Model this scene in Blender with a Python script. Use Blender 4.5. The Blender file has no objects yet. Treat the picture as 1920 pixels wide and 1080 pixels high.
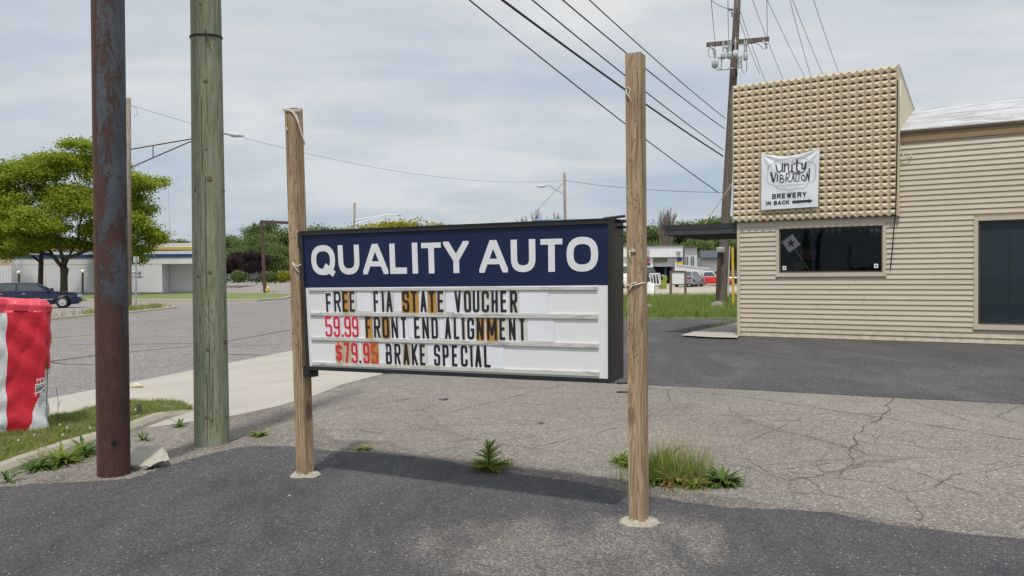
import bpy, bmesh, math, random
import numpy as np
from mathutils import Vector, Matrix
from mathutils.geometry import tessellate_polygon
random.seed(7); RNG = np.random.default_rng(11)
PI = math.pi
scene = bpy.context.scene
COL = scene.collection

# ------------------------------------------------------------------ camera
CAM_H = 1.6; PITCH = math.radians(0.768); ROLL = 0.0061; F = 1493.33
fw = Vector((0, math.cos(PITCH), -math.sin(PITCH)))
u0 = Vector((0, math.sin(PITCH), math.cos(PITCH))); r0 = Vector((1, 0, 0))
rt = r0*math.cos(ROLL) - u0*math.sin(ROLL); up = u0*math.cos(ROLL) + r0*math.sin(ROLL)
EYE = Vector((0, 0, CAM_H))
cd = bpy.data.cameras.new('camera'); cam = bpy.data.objects.new('camera', cd); COL.objects.link(cam)
cd.sensor_width = 36; cd.lens = 28.0; cd.clip_start = 0.05; cd.clip_end = 6000
M = Matrix((rt, up, -fw)).transposed().to_4x4(); M.translation = EYE
cam.matrix_world = M
scene.camera = cam

# ------------------------------------------------------------------ light
SUN_EL = math.radians(66); SUN_AZ = math.atan2(-0.98, -0.20)   # direction towards the sun, seen from above
sdir = Vector((math.cos(SUN_EL)*math.cos(SUN_AZ), math.cos(SUN_EL)*math.sin(SUN_AZ), math.sin(SUN_EL)))
sl = bpy.data.lights.new('sun', 'SUN'); so = bpy.data.objects.new('sun', sl); COL.objects.link(so)
sl.energy = 2.9; sl.angle = math.radians(3.2); sl.color = (1.0, 0.96, 0.90)
so.rotation_euler = (-sdir).to_track_quat('-Z', 'Y').to_euler()
scene.view_settings.view_transform = 'Standard'; scene.view_settings.look = 'None'
scene.view_settings.exposure = 0.14; scene.view_settings.gamma = 1.0

world = bpy.data.worlds.new('World'); scene.world = world; world.use_nodes = True
def build_world():
    nt = world.node_tree; n = nt.nodes; n.clear(); L = nt.links.new
    out = n.new('ShaderNodeOutputWorld'); bg = n.new('ShaderNodeBackground'); bg.inputs[1].default_value = 0.1
    sky = n.new('ShaderNodeTexSky'); sky.sky_type = 'NISHITA'; sky.sun_disc = False
    sky.sun_elevation = SUN_EL; sky.sun_rotation = math.atan2(sdir.x, sdir.y); sky.air_density = 1.0; sky.dust_density = 2.5
    tc = n.new('ShaderNodeTexCoord'); sep = n.new('ShaderNodeSeparateXYZ'); L(tc.outputs['Generated'], sep.inputs[0])
    def math_(op, a, b=None, clamp=False):
        m = n.new('ShaderNodeMath'); m.operation = op; m.use_clamp = clamp
        for i, v in enumerate((a, b)):
            if v is None: continue
            if isinstance(v, (int, float)): m.inputs[i].default_value = v
            else: L(v, m.inputs[i])
        return m.outputs[0]
    zc = math_('MAXIMUM', sep.outputs[2], 0.0); zz = math_('ADD', zc, 0.14)
    cx = math_('DIVIDE', sep.outputs[0], zz); cy = math_('DIVIDE', sep.outputs[1], zz)
    comb = n.new('ShaderNodeCombineXYZ'); L(cx, comb.inputs[0]); L(cy, comb.inputs[1])
    mp = n.new('ShaderNodeMapping'); L(comb.outputs[0], mp.inputs[0])
    mp.inputs['Rotation'].default_value = (0, 0, 0.25); mp.inputs['Scale'].default_value = (0.7, 1.0, 1)
    def noise(sc, det, rough, dist, off):
        m2 = n.new('ShaderNodeMapping'); L(mp.outputs[0], m2.inputs[0]); m2.inputs['Location'].default_value = off
        t = n.new('ShaderNodeTexNoise'); t.inputs['Scale'].default_value = sc; t.inputs['Detail'].default_value = det
        t.inputs['Roughness'].default_value = rough; t.inputs['Distortion'].default_value = dist
        L(m2.outputs[0], t.inputs[0]); return t.outputs[0]
    def ramp(v, stops):
        r = n.new('ShaderNodeValToRGB'); L(v, r.inputs[0]); cr = r.color_ramp
        cr.elements[0].position = stops[0][0]; cr.elements[0].color = (*stops[0][1], 1)
        cr.elements[1].position = stops[-1][0]; cr.elements[1].color = (*stops[-1][1], 1)
        for p, c in stops[1:-1]:
            e = cr.elements.new(p); e.color = (*c, 1)
        return r.outputs[0]
    def mix(f, a, b, typ='MIX'):
        m = n.new('ShaderNodeMix'); m.data_type = 'RGBA'; m.blend_type = typ
        if isinstance(f, (int, float)): m.inputs[0].default_value = f
        else: L(f, m.inputs[0])
        for i, v in ((6, a), (7, b)):
            if isinstance(v, tuple): m.inputs[i].default_value = (*v, 1)
            else: L(v, m.inputs[i])
        return m.outputs[2]
    big = noise(0.8, 5, 0.5, 0.4, (3.1, 0.4, 0)); fine = noise(2.1, 8, 0.58, 0.6, (7.7, 5.2, 0))
    v = math_('ADD', math_('MULTIPLY', big, 0.68), math_('MULTIPLY', fine, 0.32))
    # a veil of stratus: thin blue-grey breaks between pale sheets (values are x10, strength is 0.1)
    veil = ramp(v, [(0.38, (4.4, 5.1, 6.1)), (0.45, (5.2, 5.75, 6.45)), (0.53, (6.2, 6.5, 6.85)), (0.60, (7.3, 7.4, 7.5))])
    low = ramp(zc, [(0.0, (1, 1, 1)), (0.10, (0.55, 0.55, 0.55)), (0.30, (0, 0, 0))])
    veil2 = mix(low, veil, (4.8, 5.9, 6.6))
    veil3 = mix(0.6, veil2, veil)
    # brighter overhead, as a thin overcast with the sun behind it is
    zen = ramp(zc, [(0.0, (0.91, 0.92, 0.93)), (0.35, (1.03, 1.02, 1.00)), (0.75, (1.5, 1.46, 1.42)), (1.0, (1.65, 1.6, 1.55))])
    veil4 = mix(1.0, veil3, zen, 'MULTIPLY')
    fin = mix(0.12, veil4, sky.outputs[0])
    L(fin, bg.inputs[0]); L(bg.outputs[0], out.inputs[0])
build_world()

# ------------------------------------------------------------------ survey helpers (sight lines from the tripod point)
def ray(px, py): return fw + rt*((px-960)/F) - up*((py-540)/F)
def gp(px, py, z=0.0):
    d = ray(px, py); k = (z-CAM_H)/d.z; p = EYE + d*k; return Vector((p.x, p.y, z))
def at(px, py, Y):
    d = ray(px, py); return EYE + d*(Y/d.y)
class Plane:
    """vertical plane with origin o (ground), unit direction u (left to right), outward normal n (towards viewer)"""
    def __init__(s, o, u):
        s.o = Vector((o.x, o.y, 0)); s.u = Vector((u.x, u.y, 0)).normalized(); s.n = Vector((s.u.y, -s.u.x, 0))
    def local(s, px, py, off=0.0):
        d = ray(px, py); p0 = s.o + s.n*off
        k = (p0-EYE).dot(s.n)/d.dot(s.n); p = EYE + d*k
        return (p-s.o).dot(s.u), p.z
    def w(s, t, z, off=0.0): return s.o + s.u*t + s.n*off + Vector((0, 0, z))

# ------------------------------------------------------------------ mesh accumulator
class MB:
    def __init__(s): s.v = []; s.f = []; s.mi = []; s.cur = 0
    def add(s, vs, fs):
        b = len(s.v); s.v += [tuple(v) for v in vs]
        for f in fs: s.f.append([i+b for i in f]); s.mi.append(s.cur)
        return s
    def hexa(s, p):   # 8 points: bottom 4 ccw, top 4
        return s.add(p, [(3,2,1,0),(4,5,6,7),(0,1,5,4),(1,2,6,5),(2,3,7,6),(3,0,4,7)])
    def box(s, a, b):
        x0,y0,z0 = a; x1,y1,z1 = b
        return s.hexa([(x0,y0,z0),(x1,y0,z0),(x1,y1,z0),(x0,y1,z0),(x0,y0,z1),(x1,y0,z1),(x1,y1,z1),(x0,y1,z1)])
    def pbox(s, P, t0, t1, z0, z1, o0, o1):   # box on a Plane frame
        return s.hexa([P.w(t0,z0,o1),P.w(t1,z0,o1),P.w(t1,z0,o0),P.w(t0,z0,o0),P.w(t0,z1,o1),P.w(t1,z1,o1),P.w(t1,z1,o0),P.w(t0,z1,o0)])
    def quad(s, a, b, c, d): return s.add([a,b,c,d], [(0,1,2,3)])
    def tube(s, pts, r, n=6, cap=True):
        pts = [Vector(p) for p in pts]; m = len(pts)
        rs = r if isinstance(r, (list, tuple)) else [r]*m
        vs = []; ref = None
        for i, p in enumerate(pts):
            t = (pts[min(i+1,m-1)] - pts[max(i-1,0)]).normalized()
            if ref is None:
                ref = Vector((0,0,1)) if abs(t.z) < .9 else Vector((1,0,0))
            a = t.cross(ref).normalized(); b = t.cross(a).normalized(); ref = -b if False else ref
            for k in range(n):
                an = 2*PI*k/n; vs.append(p + (a*math.cos(an) + b*math.sin(an))*rs[i])
        fs = []
        for i in range(m-1):
            for k in range(n):
                fs.append((i*n+k, i*n+(k+1)%n, (i+1)*n+(k+1)%n, (i+1)*n+k))
        if cap: fs.append(tuple(range(n-1,-1,-1))); fs.append(tuple((m-1)*n+k for k in range(n)))
        return s.add(vs, fs)
    def lathe(s, prof, c=(0,0,0), n=16, axis=None):
        """prof: list of (r,h)"""
        c = Vector(c); ax = Vector(axis).normalized() if axis else Vector((0,0,1))
        ref = Vector((1,0,0)) if abs(ax.x) < .9 else Vector((0,1,0))
        a = ax.cross(ref).normalized(); b = ax.cross(a).normalized()
        vs = []; fs = []; m = len(prof)
        for r, h in prof:
            for k in range(n):
                an = 2*PI*k/n; vs.append(c + ax*h + (a*math.cos(an)+b*math.sin(an))*r)
        for i in range(m-1):
            for k in range(n): fs.append((i*n+k, (i+1)*n+k, (i+1)*n+(k+1)%n, i*n+(k+1)%n))
        fs.append(tuple(range(n))); fs.append(tuple((m-1)*n+k for k in range(n-1,-1,-1)))
        return s.add(vs, fs)
    def mesh(s, name, mats, smooth=False):
        me = bpy.data.meshes.new(name); me.from_pydata(s.v, [], s.f)
        for m in (mats if isinstance(mats, (list, tuple)) else [mats]): me.materials.append(m)
        if any(s.mi): me.polygons.foreach_set('material_index', s.mi)
        if smooth: me.polygons.foreach_set('use_smooth', [True]*len(me.polygons))
        me.update(); return me

def wpos(o):
    p = Vector((0,0,0))
    while o is not None: p += Vector(o.location); o = o.parent
    return p
def put(name, me, parent=None, local=False):
    o = bpy.data.objects.new(name, me); COL.objects.link(o)
    if parent is not None:
        o.parent = parent
        if not local: o.location = -wpos(parent)
    return o
def part(name, mb, m, parent, smooth=False, local=False, label=None):
    o = put(name, mb.mesh(name, m, smooth), parent, local)
    if label: o['label'] = label
    return o
def tag(o, label, cat, group=None):
    o['label'] = label; o['category'] = cat
    if group: o['group'] = group
    return o
def empty(name, loc, label, cat, group=None, rz=0):
    o = bpy.data.objects.new(name, None); COL.objects.link(o); o.location = loc; o.rotation_euler = (0,0,rz)
    o.empty_display_size = .2
    return tag(o, label, cat, group)
def solo(name, mb, m, label, cat, group=None, smooth=False): return tag(part(name, mb, m, None, smooth), label, cat, group)
def struct(name, mb, m, smooth=False):
    o = part(name, mb, m, None, smooth); o['kind'] = 'structure'; return o
def bevel(o, w=.01, seg=2):
    b = o.modifiers.new('bevel', 'BEVEL'); b.width = w; b.segments = seg; b.limit_method = 'ANGLE'; b.angle_limit = math.radians(35); return o
def npmesh(name, V, Fq, mats):
    """V (n,3), Fq (m,k) arrays"""
    me = bpy.data.meshes.new(name); n = len(V); m, k = Fq.shape
    me.vertices.add(n); me.vertices.foreach_set('co', np.asarray(V, np.float32).ravel())
    me.loops.add(m*k); me.loops.foreach_set('vertex_index', Fq.astype(np.int32).ravel())
    me.polygons.add(m); me.polygons.foreach_set('loop_start', np.arange(0, m*k, k, dtype=np.int32))
    me.polygons.foreach_set('loop_total', np.full(m, k, np.int32))
    for x in (mats if isinstance(mats, (list, tuple)) else [mats]): me.materials.append(x)
    me.update(calc_edges=True); return me

# ------------------------------------------------------------------ materials
class NT:
    def __init__(s, name):
        s.m = bpy.data.materials.new(name); s.m.use_nodes = True; s.t = s.m.node_tree; s.n = s.t.nodes
        s.b = s.n['Principled BSDF']; s.tc = s.n.new('ShaderNodeTexCoord'); s.co = s.tc.outputs['Object']
    def L(s, a, b): s.t.links.new(a, b)
    def map(s, scale=(1,1,1), rot=(0,0,0), loc=(0,0,0), src=None):
        m = s.n.new('ShaderNodeMapping'); s.L(src or s.co, m.inputs[0])
        m.inputs['Scale'].default_value = scale; m.inputs['Rotation'].default_value = rot; m.inputs['Location'].default_value = loc
        return m.outputs[0]
    def noise(s, sc, det=3, rough=.5, dist=0, src=None, color=False):
        t = s.n.new('ShaderNodeTexNoise'); s.L(src or s.co, t.inputs[0]); t.inputs['Scale'].default_value = sc
        t.inputs['Detail'].default_value = det; t.inputs['Roughness'].default_value = rough; t.inputs['Distortion'].default_value = dist
        return t.outputs[1 if color else 0]
    def vor(s, sc, src=None, feature='F1', out=0, rnd=1):
        t = s.n.new('ShaderNodeTexVoronoi'); t.feature = feature; s.L(src or s.co, t.inputs[0]); t.inputs['Scale'].default_value = sc
        t.inputs['Randomness'].default_value = rnd
        return t.outputs[out]
    def ramp(s, v, stops, interp='LINEAR'):
        r = s.n.new('ShaderNodeValToRGB'); s.L(v, r.inputs[0]); cr = r.color_ramp; cr.interpolation = interp
        f = lambda c: (c, c, c, 1) if isinstance(c, (int, float)) else (*c, 1)
        cr.elements[0].position = stops[0][0]; cr.elements[0].color = f(stops[0][1])
        cr.elements[1].position = stops[-1][0]; cr.elements[1].color = f(stops[-1][1])
        for p, c in stops[1:-1]:
            e = cr.elements.new(p); e.color = f(c)
        return r.outputs[0]
    def mix(s, f, a, b, typ='MIX'):
        m = s.n.new('ShaderNodeMix'); m.data_type = 'RGBA'; m.blend_type = typ
        if isinstance(f, (int, float)): m.inputs[0].default_value = f
        else: s.L(f, m.inputs[0])
        for i, v in ((6, a), (7, b)):
            if isinstance(v, (tuple, list)): m.inputs[i].default_value = (*v, 1)
            elif isinstance(v, (int, float)): m.inputs[i].default_value = (v, v, v, 1)
            else: s.L(v, m.inputs[i])
        return m.outputs[2]
    def ma(s, op, a, b=None, clamp=False):
        m = s.n.new('ShaderNodeMath'); m.operation = op; m.use_clamp = clamp
        for i, v in enumerate((a, b)):
            if v is None: continue
            if isinstance(v, (int, float)): m.inputs[i].default_value = v
            else: s.L(v, m.inputs[i])
        return m.outputs[0]
    def sep(s, src=None):
        x = s.n.new('ShaderNodeSeparateXYZ'); s.L(src or s.co, x.inputs[0]); return x.outputs
    def col(s, c): 
        if isinstance(c, (tuple, list)): s.b.inputs['Base Color'].default_value = (*c, 1)
        else: s.L(c, s.b.inputs['Base Color'])
    def rough(s, r):
        if isinstance(r, (int, float)): s.b.inputs['Roughness'].default_value = r
        else: s.L(r, s.b.inputs['Roughness'])
    def bump(s, h, strength=.3, dist=.01):
        b = s.n.new('ShaderNodeBump'); b.inputs['Strength'].default_value = strength; b.inputs['Distance'].default_value = dist
        s.L(h, b.inputs['Height']); s.L(b.outputs[0], s.b.inputs['Normal'])

def simple(name, c, rough=.6, var=.18, sc=6, metal=0, bump=0, bsc=60, dirt=None):
    t = NT(name); n = t.noise(sc, 5, .6)
    lo = tuple(x*(1-var) for x in c); hi = tuple(min(1, x*(1+var)) for x in c)
    k = t.ramp(n, [(.3, lo), (.7, hi)])
    if dirt: k = t.mix(t.ramp(t.noise(sc*.6, 7, .7, .5), [(.5, 0), (.72, 1)]), k, dirt)
    t.col(k); t.rough(rough); t.b.inputs['Metallic'].default_value = metal
    if bump: t.bump(t.noise(bsc, 4, .6), bump, .01)
    return t.m

def asphalt(name, base, light, speck, agg=95, patch=None, crack=0, stain=None, patch_th=(.45,.7)):
    t = NT(name)
    big = t.noise(.35, 5, .6, .4); mid = t.noise(2.3, 5, .65, .2)
    c = t.mix(t.ramp(big, [(.35, 0), (.68, 1)]), base, light)
    c = t.mix(t.ramp(mid, [(.3, .0), (.75, .45)]), c, tuple(x*.72 for x in base))
    if patch: 
        pm = t.ramp(t.noise(.55, 6, .62, .9, src=t.map((1.3, .45, 1), (0, 0, .5), loc=(1.7,.3,0))), [(patch_th[0], 0), (patch_th[1], 1)])
        if name == 'sealed_asphalt':   # the coat is worn through where cars turn in front of the sign
            x_, y_, _z = t.sep(); dx = t.ma('MULTIPLY', t.ma('SUBTRACT', x_, .35), .62); dy = t.ma('SUBTRACT', y_, 4.7)
            d_ = t.ma('SQRT', t.ma('ADD', t.ma('MULTIPLY', dx, dx), t.ma('MULTIPLY', dy, dy)))
            pm = t.ma('MULTIPLY', t.ramp(t.noise(1.6, 6, .65, .5, src=t.map((1.3, .5, 1), (0, 0, .5))), [(.34, .12), (.56, 1)]), t.ramp(t.ma('ADD', d_, t.ma('MULTIPLY', t.noise(1.2, 4), .6)), [(.8, .9), (2.0, .26)]))
        c = t.mix(t.ma('MULTIPLY', pm, t.ramp(t.noise(70, 3, .8), [(.40, .15), (.60, .95)])), c, patch)
    v1 = t.vor(agg, out=1); hs = t.sep(v1)
    sp = t.ramp(hs[0], [(.0, .5), (.5, .92), (.85, 1.3), (1, 1.8)])
    c = t.mix(.8, c, t.mix(1, c, sp, 'MULTIPLY'))
    v2 = t.sep(t.vor(agg*.55, src=t.map(loc=(3, 7, 1)), out=1)); d2 = t.vor(agg*.55, src=t.map(loc=(3, 7, 1)))
    spots = t.ma('MULTIPLY', t.ramp(v2[1], [(.965, 0), (.975, 1)]), t.ramp(d2, [(.25, 1), (.4, 0)]))
    c = t.mix(spots, c, speck)
    h = t.noise(agg*1.2, 3, .6)
    if crack:
        wob = t.mix(.06, t.co, t.noise(1.4, 6, .6, color=True))
        e1 = t.vor(.5, src=t.mix(.22, t.co, t.noise(1.1, 8, .65, color=True)), feature='DISTANCE_TO_EDGE')
        e2 = t.vor(3.6, src=t.mix(.12, t.co, t.noise(3, 8, .65, color=True)), feature='DISTANCE_TO_EDGE')
        gate = t.ramp(t.noise(.45, 3, .5, src=t.map(loc=(4, 1, 0))), [(.48, 0), (.6, 1)])
        k1 = t.ma('MULTIPLY', t.ramp(e1, [(.0, 1), (.009, 0)]), t.ramp(t.noise(.5, 3), [(.42, 0), (.55, .9)]))
        k2 = t.ma('MULTIPLY', t.ramp(e2, [(.0, .8), (.035, 0)]), gate)
        k = t.ma('MULTIPLY', t.ma('MAXIMUM', k1, k2), crack)
        c = t.mix(k, c, tuple(x*.28 for x in base))
        h = t.ma('SUBTRACT', h, k)
    if stain: c = t.mix(t.ramp(t.noise(.9, 7, .6, 1.2, src=t.map(loc=(9, 2, 0))), [(.58, 0), (.74, .7)]), c, stain)
    t.col(c); t.rough(.9); t.b.inputs['Specular IOR Level'].default_value = .25; t.bump(h, .45, .006); return t.m

MAT = {}
MAT['sealed'] = asphalt('sealed_asphalt', (.043,.045,.052), (.062,.062,.066), (.30,.28,.26), 105, patch=(.24,.213,.185), patch_th=(.38,.60))
MAT['sealed2'] = asphalt('sealed_driveway', (.062,.061,.065), (.082,.079,.078), (.22,.21,.2), 60, patch=(.13,.12,.115))
MAT['old'] = asphalt('old_asphalt', (.175,.160,.140), (.245,.222,.19), (.48,.45,.40), 70, crack=.65, stain=(.15,.14,.125))
MAT['road'] = asphalt('road_asphalt', (.20,.185,.175), (.23,.212,.20), (.3,.28,.26), 40)
MAT['lot'] = asphalt('lot_asphalt', (.235,.21,.195), (.275,.25,.23), (.4,.38,.35), 30, stain=(.19,.17,.155))
MAT['gravel'] = asphalt('gravel_dirt', (.125,.112,.098), (.19,.172,.15), (.42,.39,.35), 60, patch=(.24,.215,.18), stain=(.10,.09,.08))
MAT['farlot'] = simple('dusty_lot', (.34,.30,.25), .95, .15, .2)
MAT['earth'] = simple('earth', (.10,.115,.05), .95, .3, .3, bump=.3, bsc=8)
def concrete(name, c, dirt):
    t = NT(name)
    k = t.mix(t.ramp(t.noise(.7, 7, .65, .5), [(.35, 0), (.7, .8)]), c, tuple(x*.83 for x in c))
    k = t.mix(t.ramp(t.noise(7, 8, .75), [(.55, 0), (.75, .6)]), k, dirt)
    k = t.mix(.35, k, t.mix(1, k, t.ramp(t.noise(140, 3, .7), [(.3, .6), (.7, 1.35)]), 'MULTIPLY'))
    t.col(k); t.rough(.9); t.bump(t.noise(90, 4, .7), .35, .005); return t.m
MAT['concrete'] = concrete('concrete', (.385,.358,.31), (.24,.22,.185))
MAT['kerb'] = concrete('kerb_concrete', (.34,.31,.25), (.17,.15,.12))
MAT['rubble'] = concrete('broken_concrete', (.36,.35,.29), (.16,.15,.11))
MAT['footing'] = concrete('footing_concrete', (.37,.34,.28), (.17,.15,.12))

def wood(name, base, dark, light, sc=1.0, knots=True, z_tint=None, crack=.6):
    t = NT(name)
    w = t.noise(1.1, 3, .5, 0, color=True)
    st = t.map((26*sc, 26*sc, 1.15*sc), src=t.mix(.03, t.co, w))
    g = t.noise(1.6, 8, .68, .7, src=st)
    c = t.ramp(g, [(.28, dark), (.46, base), (.58, tuple(a*.5+b*.5 for a, b in zip(base, light))), (.74, light)])
    g2 = t.noise(2.2, 3, .5, 2.2, src=t.map((7*sc, 7*sc, .35*sc), loc=(5, 2, 3)))
    rings = t.ma('SINE', t.ma('MULTIPLY', g2, 46))
    c = t.mix(t.ramp(rings, [(.2, 0), (.9, .75)]), c, dark)
    if crack:
        cr = t.ramp(t.noise(3.0, 3, .6, .4, src=t.map((18*sc, 18*sc, .3*sc), loc=(1, 9, 4))), [(.635, 0), (.66, crack)])
        c = t.mix(cr, c, tuple(x*.3 for x in dark))
    if knots:
        km = t.map((3.2*sc, 3.2*sc, 1.5*sc), loc=(.3, .7, .2)); kd = t.vor(1.1, src=km)
        c = t.mix(t.ramp(kd, [(.07, .85), (.13, .55), (.17, .0)]), c, tuple(x*.6 for x in dark))
    if z_tint:
        z = t.sep()[2]; c = t.mix(t.ramp(t.ma('ADD', z, t.ma('MULTIPLY', t.noise(9, 3), .4)), z_tint[0]), c, z_tint[1])
    blot = t.ramp(t.noise(1.7, 5, .6), [(.35, .84), (.7, 1.1)])
    c = t.mix(1, c, blot, 'MULTIPLY')
    t.col(c); t.rough(.85); t.b.inputs['Specular IOR Level'].default_value = .2; t.bump(g, .5, .006); return t.m
MAT['post'] = wood('weathered_pine', (.37,.27,.17), (.19,.12,.065), (.47,.37,.255))
MAT['green'] = wood('green_treated_wood', (.245,.265,.18), (.15,.165,.105), (.34,.365,.265), .95, knots=False, crack=.25)
MAT['greypole'] = wood('grey_pole_wood', (.27,.235,.19), (.14,.115,.09), (.38,.34,.29), .5, knots=False)
MAT['brownpole'] = wood('brown_pole_wood', (.16,.130,.108), (.06,.048,.042), (.25,.215,.185), .5, knots=False)
MAT['frame_wood'] = wood('board_frame_wood', (.14,.11,.085), (.07,.055,.045), (.21,.17,.13), 1, knots=False)

def rusty():
    t = NT('rusty_painted_steel'); x, y, z = t.sep()
    sp_ = t.noise(42, 10, .85, .2, src=t.map((1.2, 1.2, .55))); blob = t.noise(4.5, 5, .6, .5, src=t.map((1.5, 1.5, .5)))
    def mr(v, a, b, c, d):
        q = t.n.new('ShaderNodeMapRange'); t.L(v, q.inputs[0])
        for i, k in enumerate((a, b, c, d)): q.inputs[i+1].default_value = k
        return q.outputs[0]
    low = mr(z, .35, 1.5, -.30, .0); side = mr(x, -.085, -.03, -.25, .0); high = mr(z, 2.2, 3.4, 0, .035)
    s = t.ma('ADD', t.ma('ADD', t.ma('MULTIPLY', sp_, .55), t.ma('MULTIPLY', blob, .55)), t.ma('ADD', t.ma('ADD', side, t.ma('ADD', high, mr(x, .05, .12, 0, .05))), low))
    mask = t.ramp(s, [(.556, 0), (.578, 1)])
    rust = t.ramp(t.noise(16, 9, .75, src=t.map((1, 1, .4))), [(.3, (.030,.015,.014)), (.55, (.062,.029,.022)), (.75, (.11,.048,.030))])
    warm = mr(x, -.115, -.05, 1, 0); rust = t.mix(warm, rust, (.115,.052,.030))
    paint = t.ramp(t.noise(5, 6, .6), [(.3, (.038,.047,.062)), (.7, (.070,.084,.104))])
    t.col(t.mix(mask, rust, paint)); t.rough(t.ramp(mask, [(0, .85), (1, .55)])); t.bump(t.mix(.5, mask, sp_), .5, .004); return t.m
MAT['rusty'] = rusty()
MAT['rust'] = simple('rust', (.085,.052,.042), .85, .3, 8, bump=.3)
MAT['black'] = simple('black_painted_metal', (.016,.018,.018), .42, .3, 5)
MAT['blackwire'] = simple('black_cable', (.012,.012,.013), .6, .1)
MAT['wire'] = simple('grey_cable', (.05,.055,.06), .6, .1)
def navy_():
    t = NT('navy_sign_face'); n = t.noise(3, 5, .6)
    t.col(t.ramp(n, [(.3, (.0052,.0140,.052)), (.7, (.0070,.0175,.061))])); t.rough(.5); t.b.inputs['Specular IOR Level'].default_value = .3; return t.m
MAT['navy'] = navy_()
MAT['letterwhite'] = simple('white_vinyl_letter', (.68,.69,.71), .5, .04, 3)
def signwhite():
    t = NT('white_sign_face'); z = t.sep()[2]
    c = t.mix(t.ramp(t.noise(1.2, 5, .6), [(.35, 0), (.7, .6)]), (.76,.76,.765), (.70,.695,.68))
    ribs = t.ramp(t.ma('SINE', t.ma('MULTIPLY', z, 420)), [(-1, .955), (1, 1)])
    c = t.mix(1, c, ribs, 'MULTIPLY')
    t.col(c); t.rough(.4); return t.m
MAT['signwhite'] = signwhite()
def rail_():
    t = NT('grimy_clear_track')
    c = t.mix(t.ramp(t.noise(4.2, 8, .72, .8, src=t.map((1, 1, 6))), [(.50, 0), (.66, .75)]), (.56,.55,.51), (.22,.20,.155))
    t.col(c); t.rough(.35); return t.m
MAT['rail'] = rail_()
MAT['tile_clear'] = simple('clear_letter_tile', (.74,.745,.78), .25, .05, 4)
MAT['tile_grey'] = simple('dusty_letter_tile', (.62,.61,.58), .3, .08, 4)
MAT['tile_tan'] = simple('tan_letter_tile', (.52,.43,.29), .3, .12, 6)
MAT['tile_amber'] = simple('amber_letter_tile', (.46,.245,.055), .3, .16, 7)
MAT['let_black'] = simple('black_letter', (.012,.012,.014), .35, .2, 8)
MAT['let_faded'] = simple('faded_black_letter', (.05,.05,.05), .45, .3, 12)
MAT['let_red'] = simple('red_letter', (.62,.018,.045), .4, .1, 8)
MAT['let_red2'] = simple('orange_red_letter', (.60,.06,.04), .4, .1, 8)
MAT['twine'] = simple('white_twine', (.58,.55,.47), .85, .15, 40)
def siding_():
    t = NT('beige_vinyl_siding'); oi = t.n.new('ShaderNodeObjectInfo'); z = t.sep()[2]
    # board meshes carry survey coordinates relative to the building, so z is height above the pavement
    k = t.ramp(t.noise(1.1, 5, .6), [(.3, (.485,.425,.335)), (.7, (.52,.457,.36))])
    k = t.mix(1, k, t.ramp(oi.outputs['Random'], [(0, .945), (1, 1.03)]), 'MULTIPLY')
    sm = t.ramp(t.noise(2.6, 8, .75, .4, src=t.map((1, 1, 3))), [(.54, 0), (.75, .35)]); k = t.mix(sm, k, (.36,.31,.235))
    mr = t.n.new('ShaderNodeMapRange'); t.L(z, mr.inputs[0]); mr.inputs[1].default_value = .05; mr.inputs[2].default_value = .5; mr.inputs[3].default_value = .65; mr.inputs[4].default_value = 0
    sp = t.ma('MULTIPLY', mr.outputs[0], t.ramp(t.noise(7, 7, .75), [(.42, 0), (.62, 1)])); k = t.mix(sp, k, (.26,.22,.165))
    t.col(k); t.rough(.55); t.bump(t.noise(1.4, 3, .5), .25, .03); return t.m
MAT['siding'] = siding_()
MAT['trim'] = simple('beige_trim', (.49,.43,.34), .55, .05, 2)
def facade_():
    t = NT('tan_embossed_metal'); oi = t.n.new('ShaderNodeObjectInfo')
    k = t.ramp(t.noise(1.5, 5, .6), [(.3, (.51,.425,.295)), (.7, (.57,.48,.34))])
    k = t.mix(1, k, t.ramp(oi.outputs['Random'], [(0, .93), (1, 1.04)]), 'MULTIPLY')
    dn = t.ramp(t.noise(5.5, 7, .75, .3, src=t.map((1, 1, .45))), [(.56, 0), (.72, .55)]); k = t.mix(dn, k, (.27,.20,.125))
    t.col(k); t.rough(.55); return t.m
MAT['facade'] = facade_()
MAT['facade_side'] = simple('cream_side_panel', (.62,.53,.38), .6, .06, 2)
MAT['hole'] = simple('dark_opening', (.006,.005,.004), .9, .1)
MAT['fascia'] = simple('brown_fascia', (.235,.165,.085), .6, .08, 2, dirt=(.16,.11,.06))
def roofwhite():
    t = NT('white_roof_coating')
    c = t.mix(t.ramp(t.noise(1.6, 9, .75, .3, src=t.map((.7, 1.6, 1.6), src=t.map(rot=(0,0,.529)))), [(.47, 0), (.60, .8)]), (.45,.46,.48), (.20,.19,.175))
    t.col(c); t.rough(.6); t.bump(t.noise(7, 5, .6), .5, .03); return t.m
MAT['roofwhite'] = roofwhite()
MAT['bronze'] = simple('bronze_window_frame', (.075,.056,.042), .5, .1, 4)
MAT['dark'] = simple('dark_interior', (.018,.016,.015), .9, .3, 2)
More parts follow.
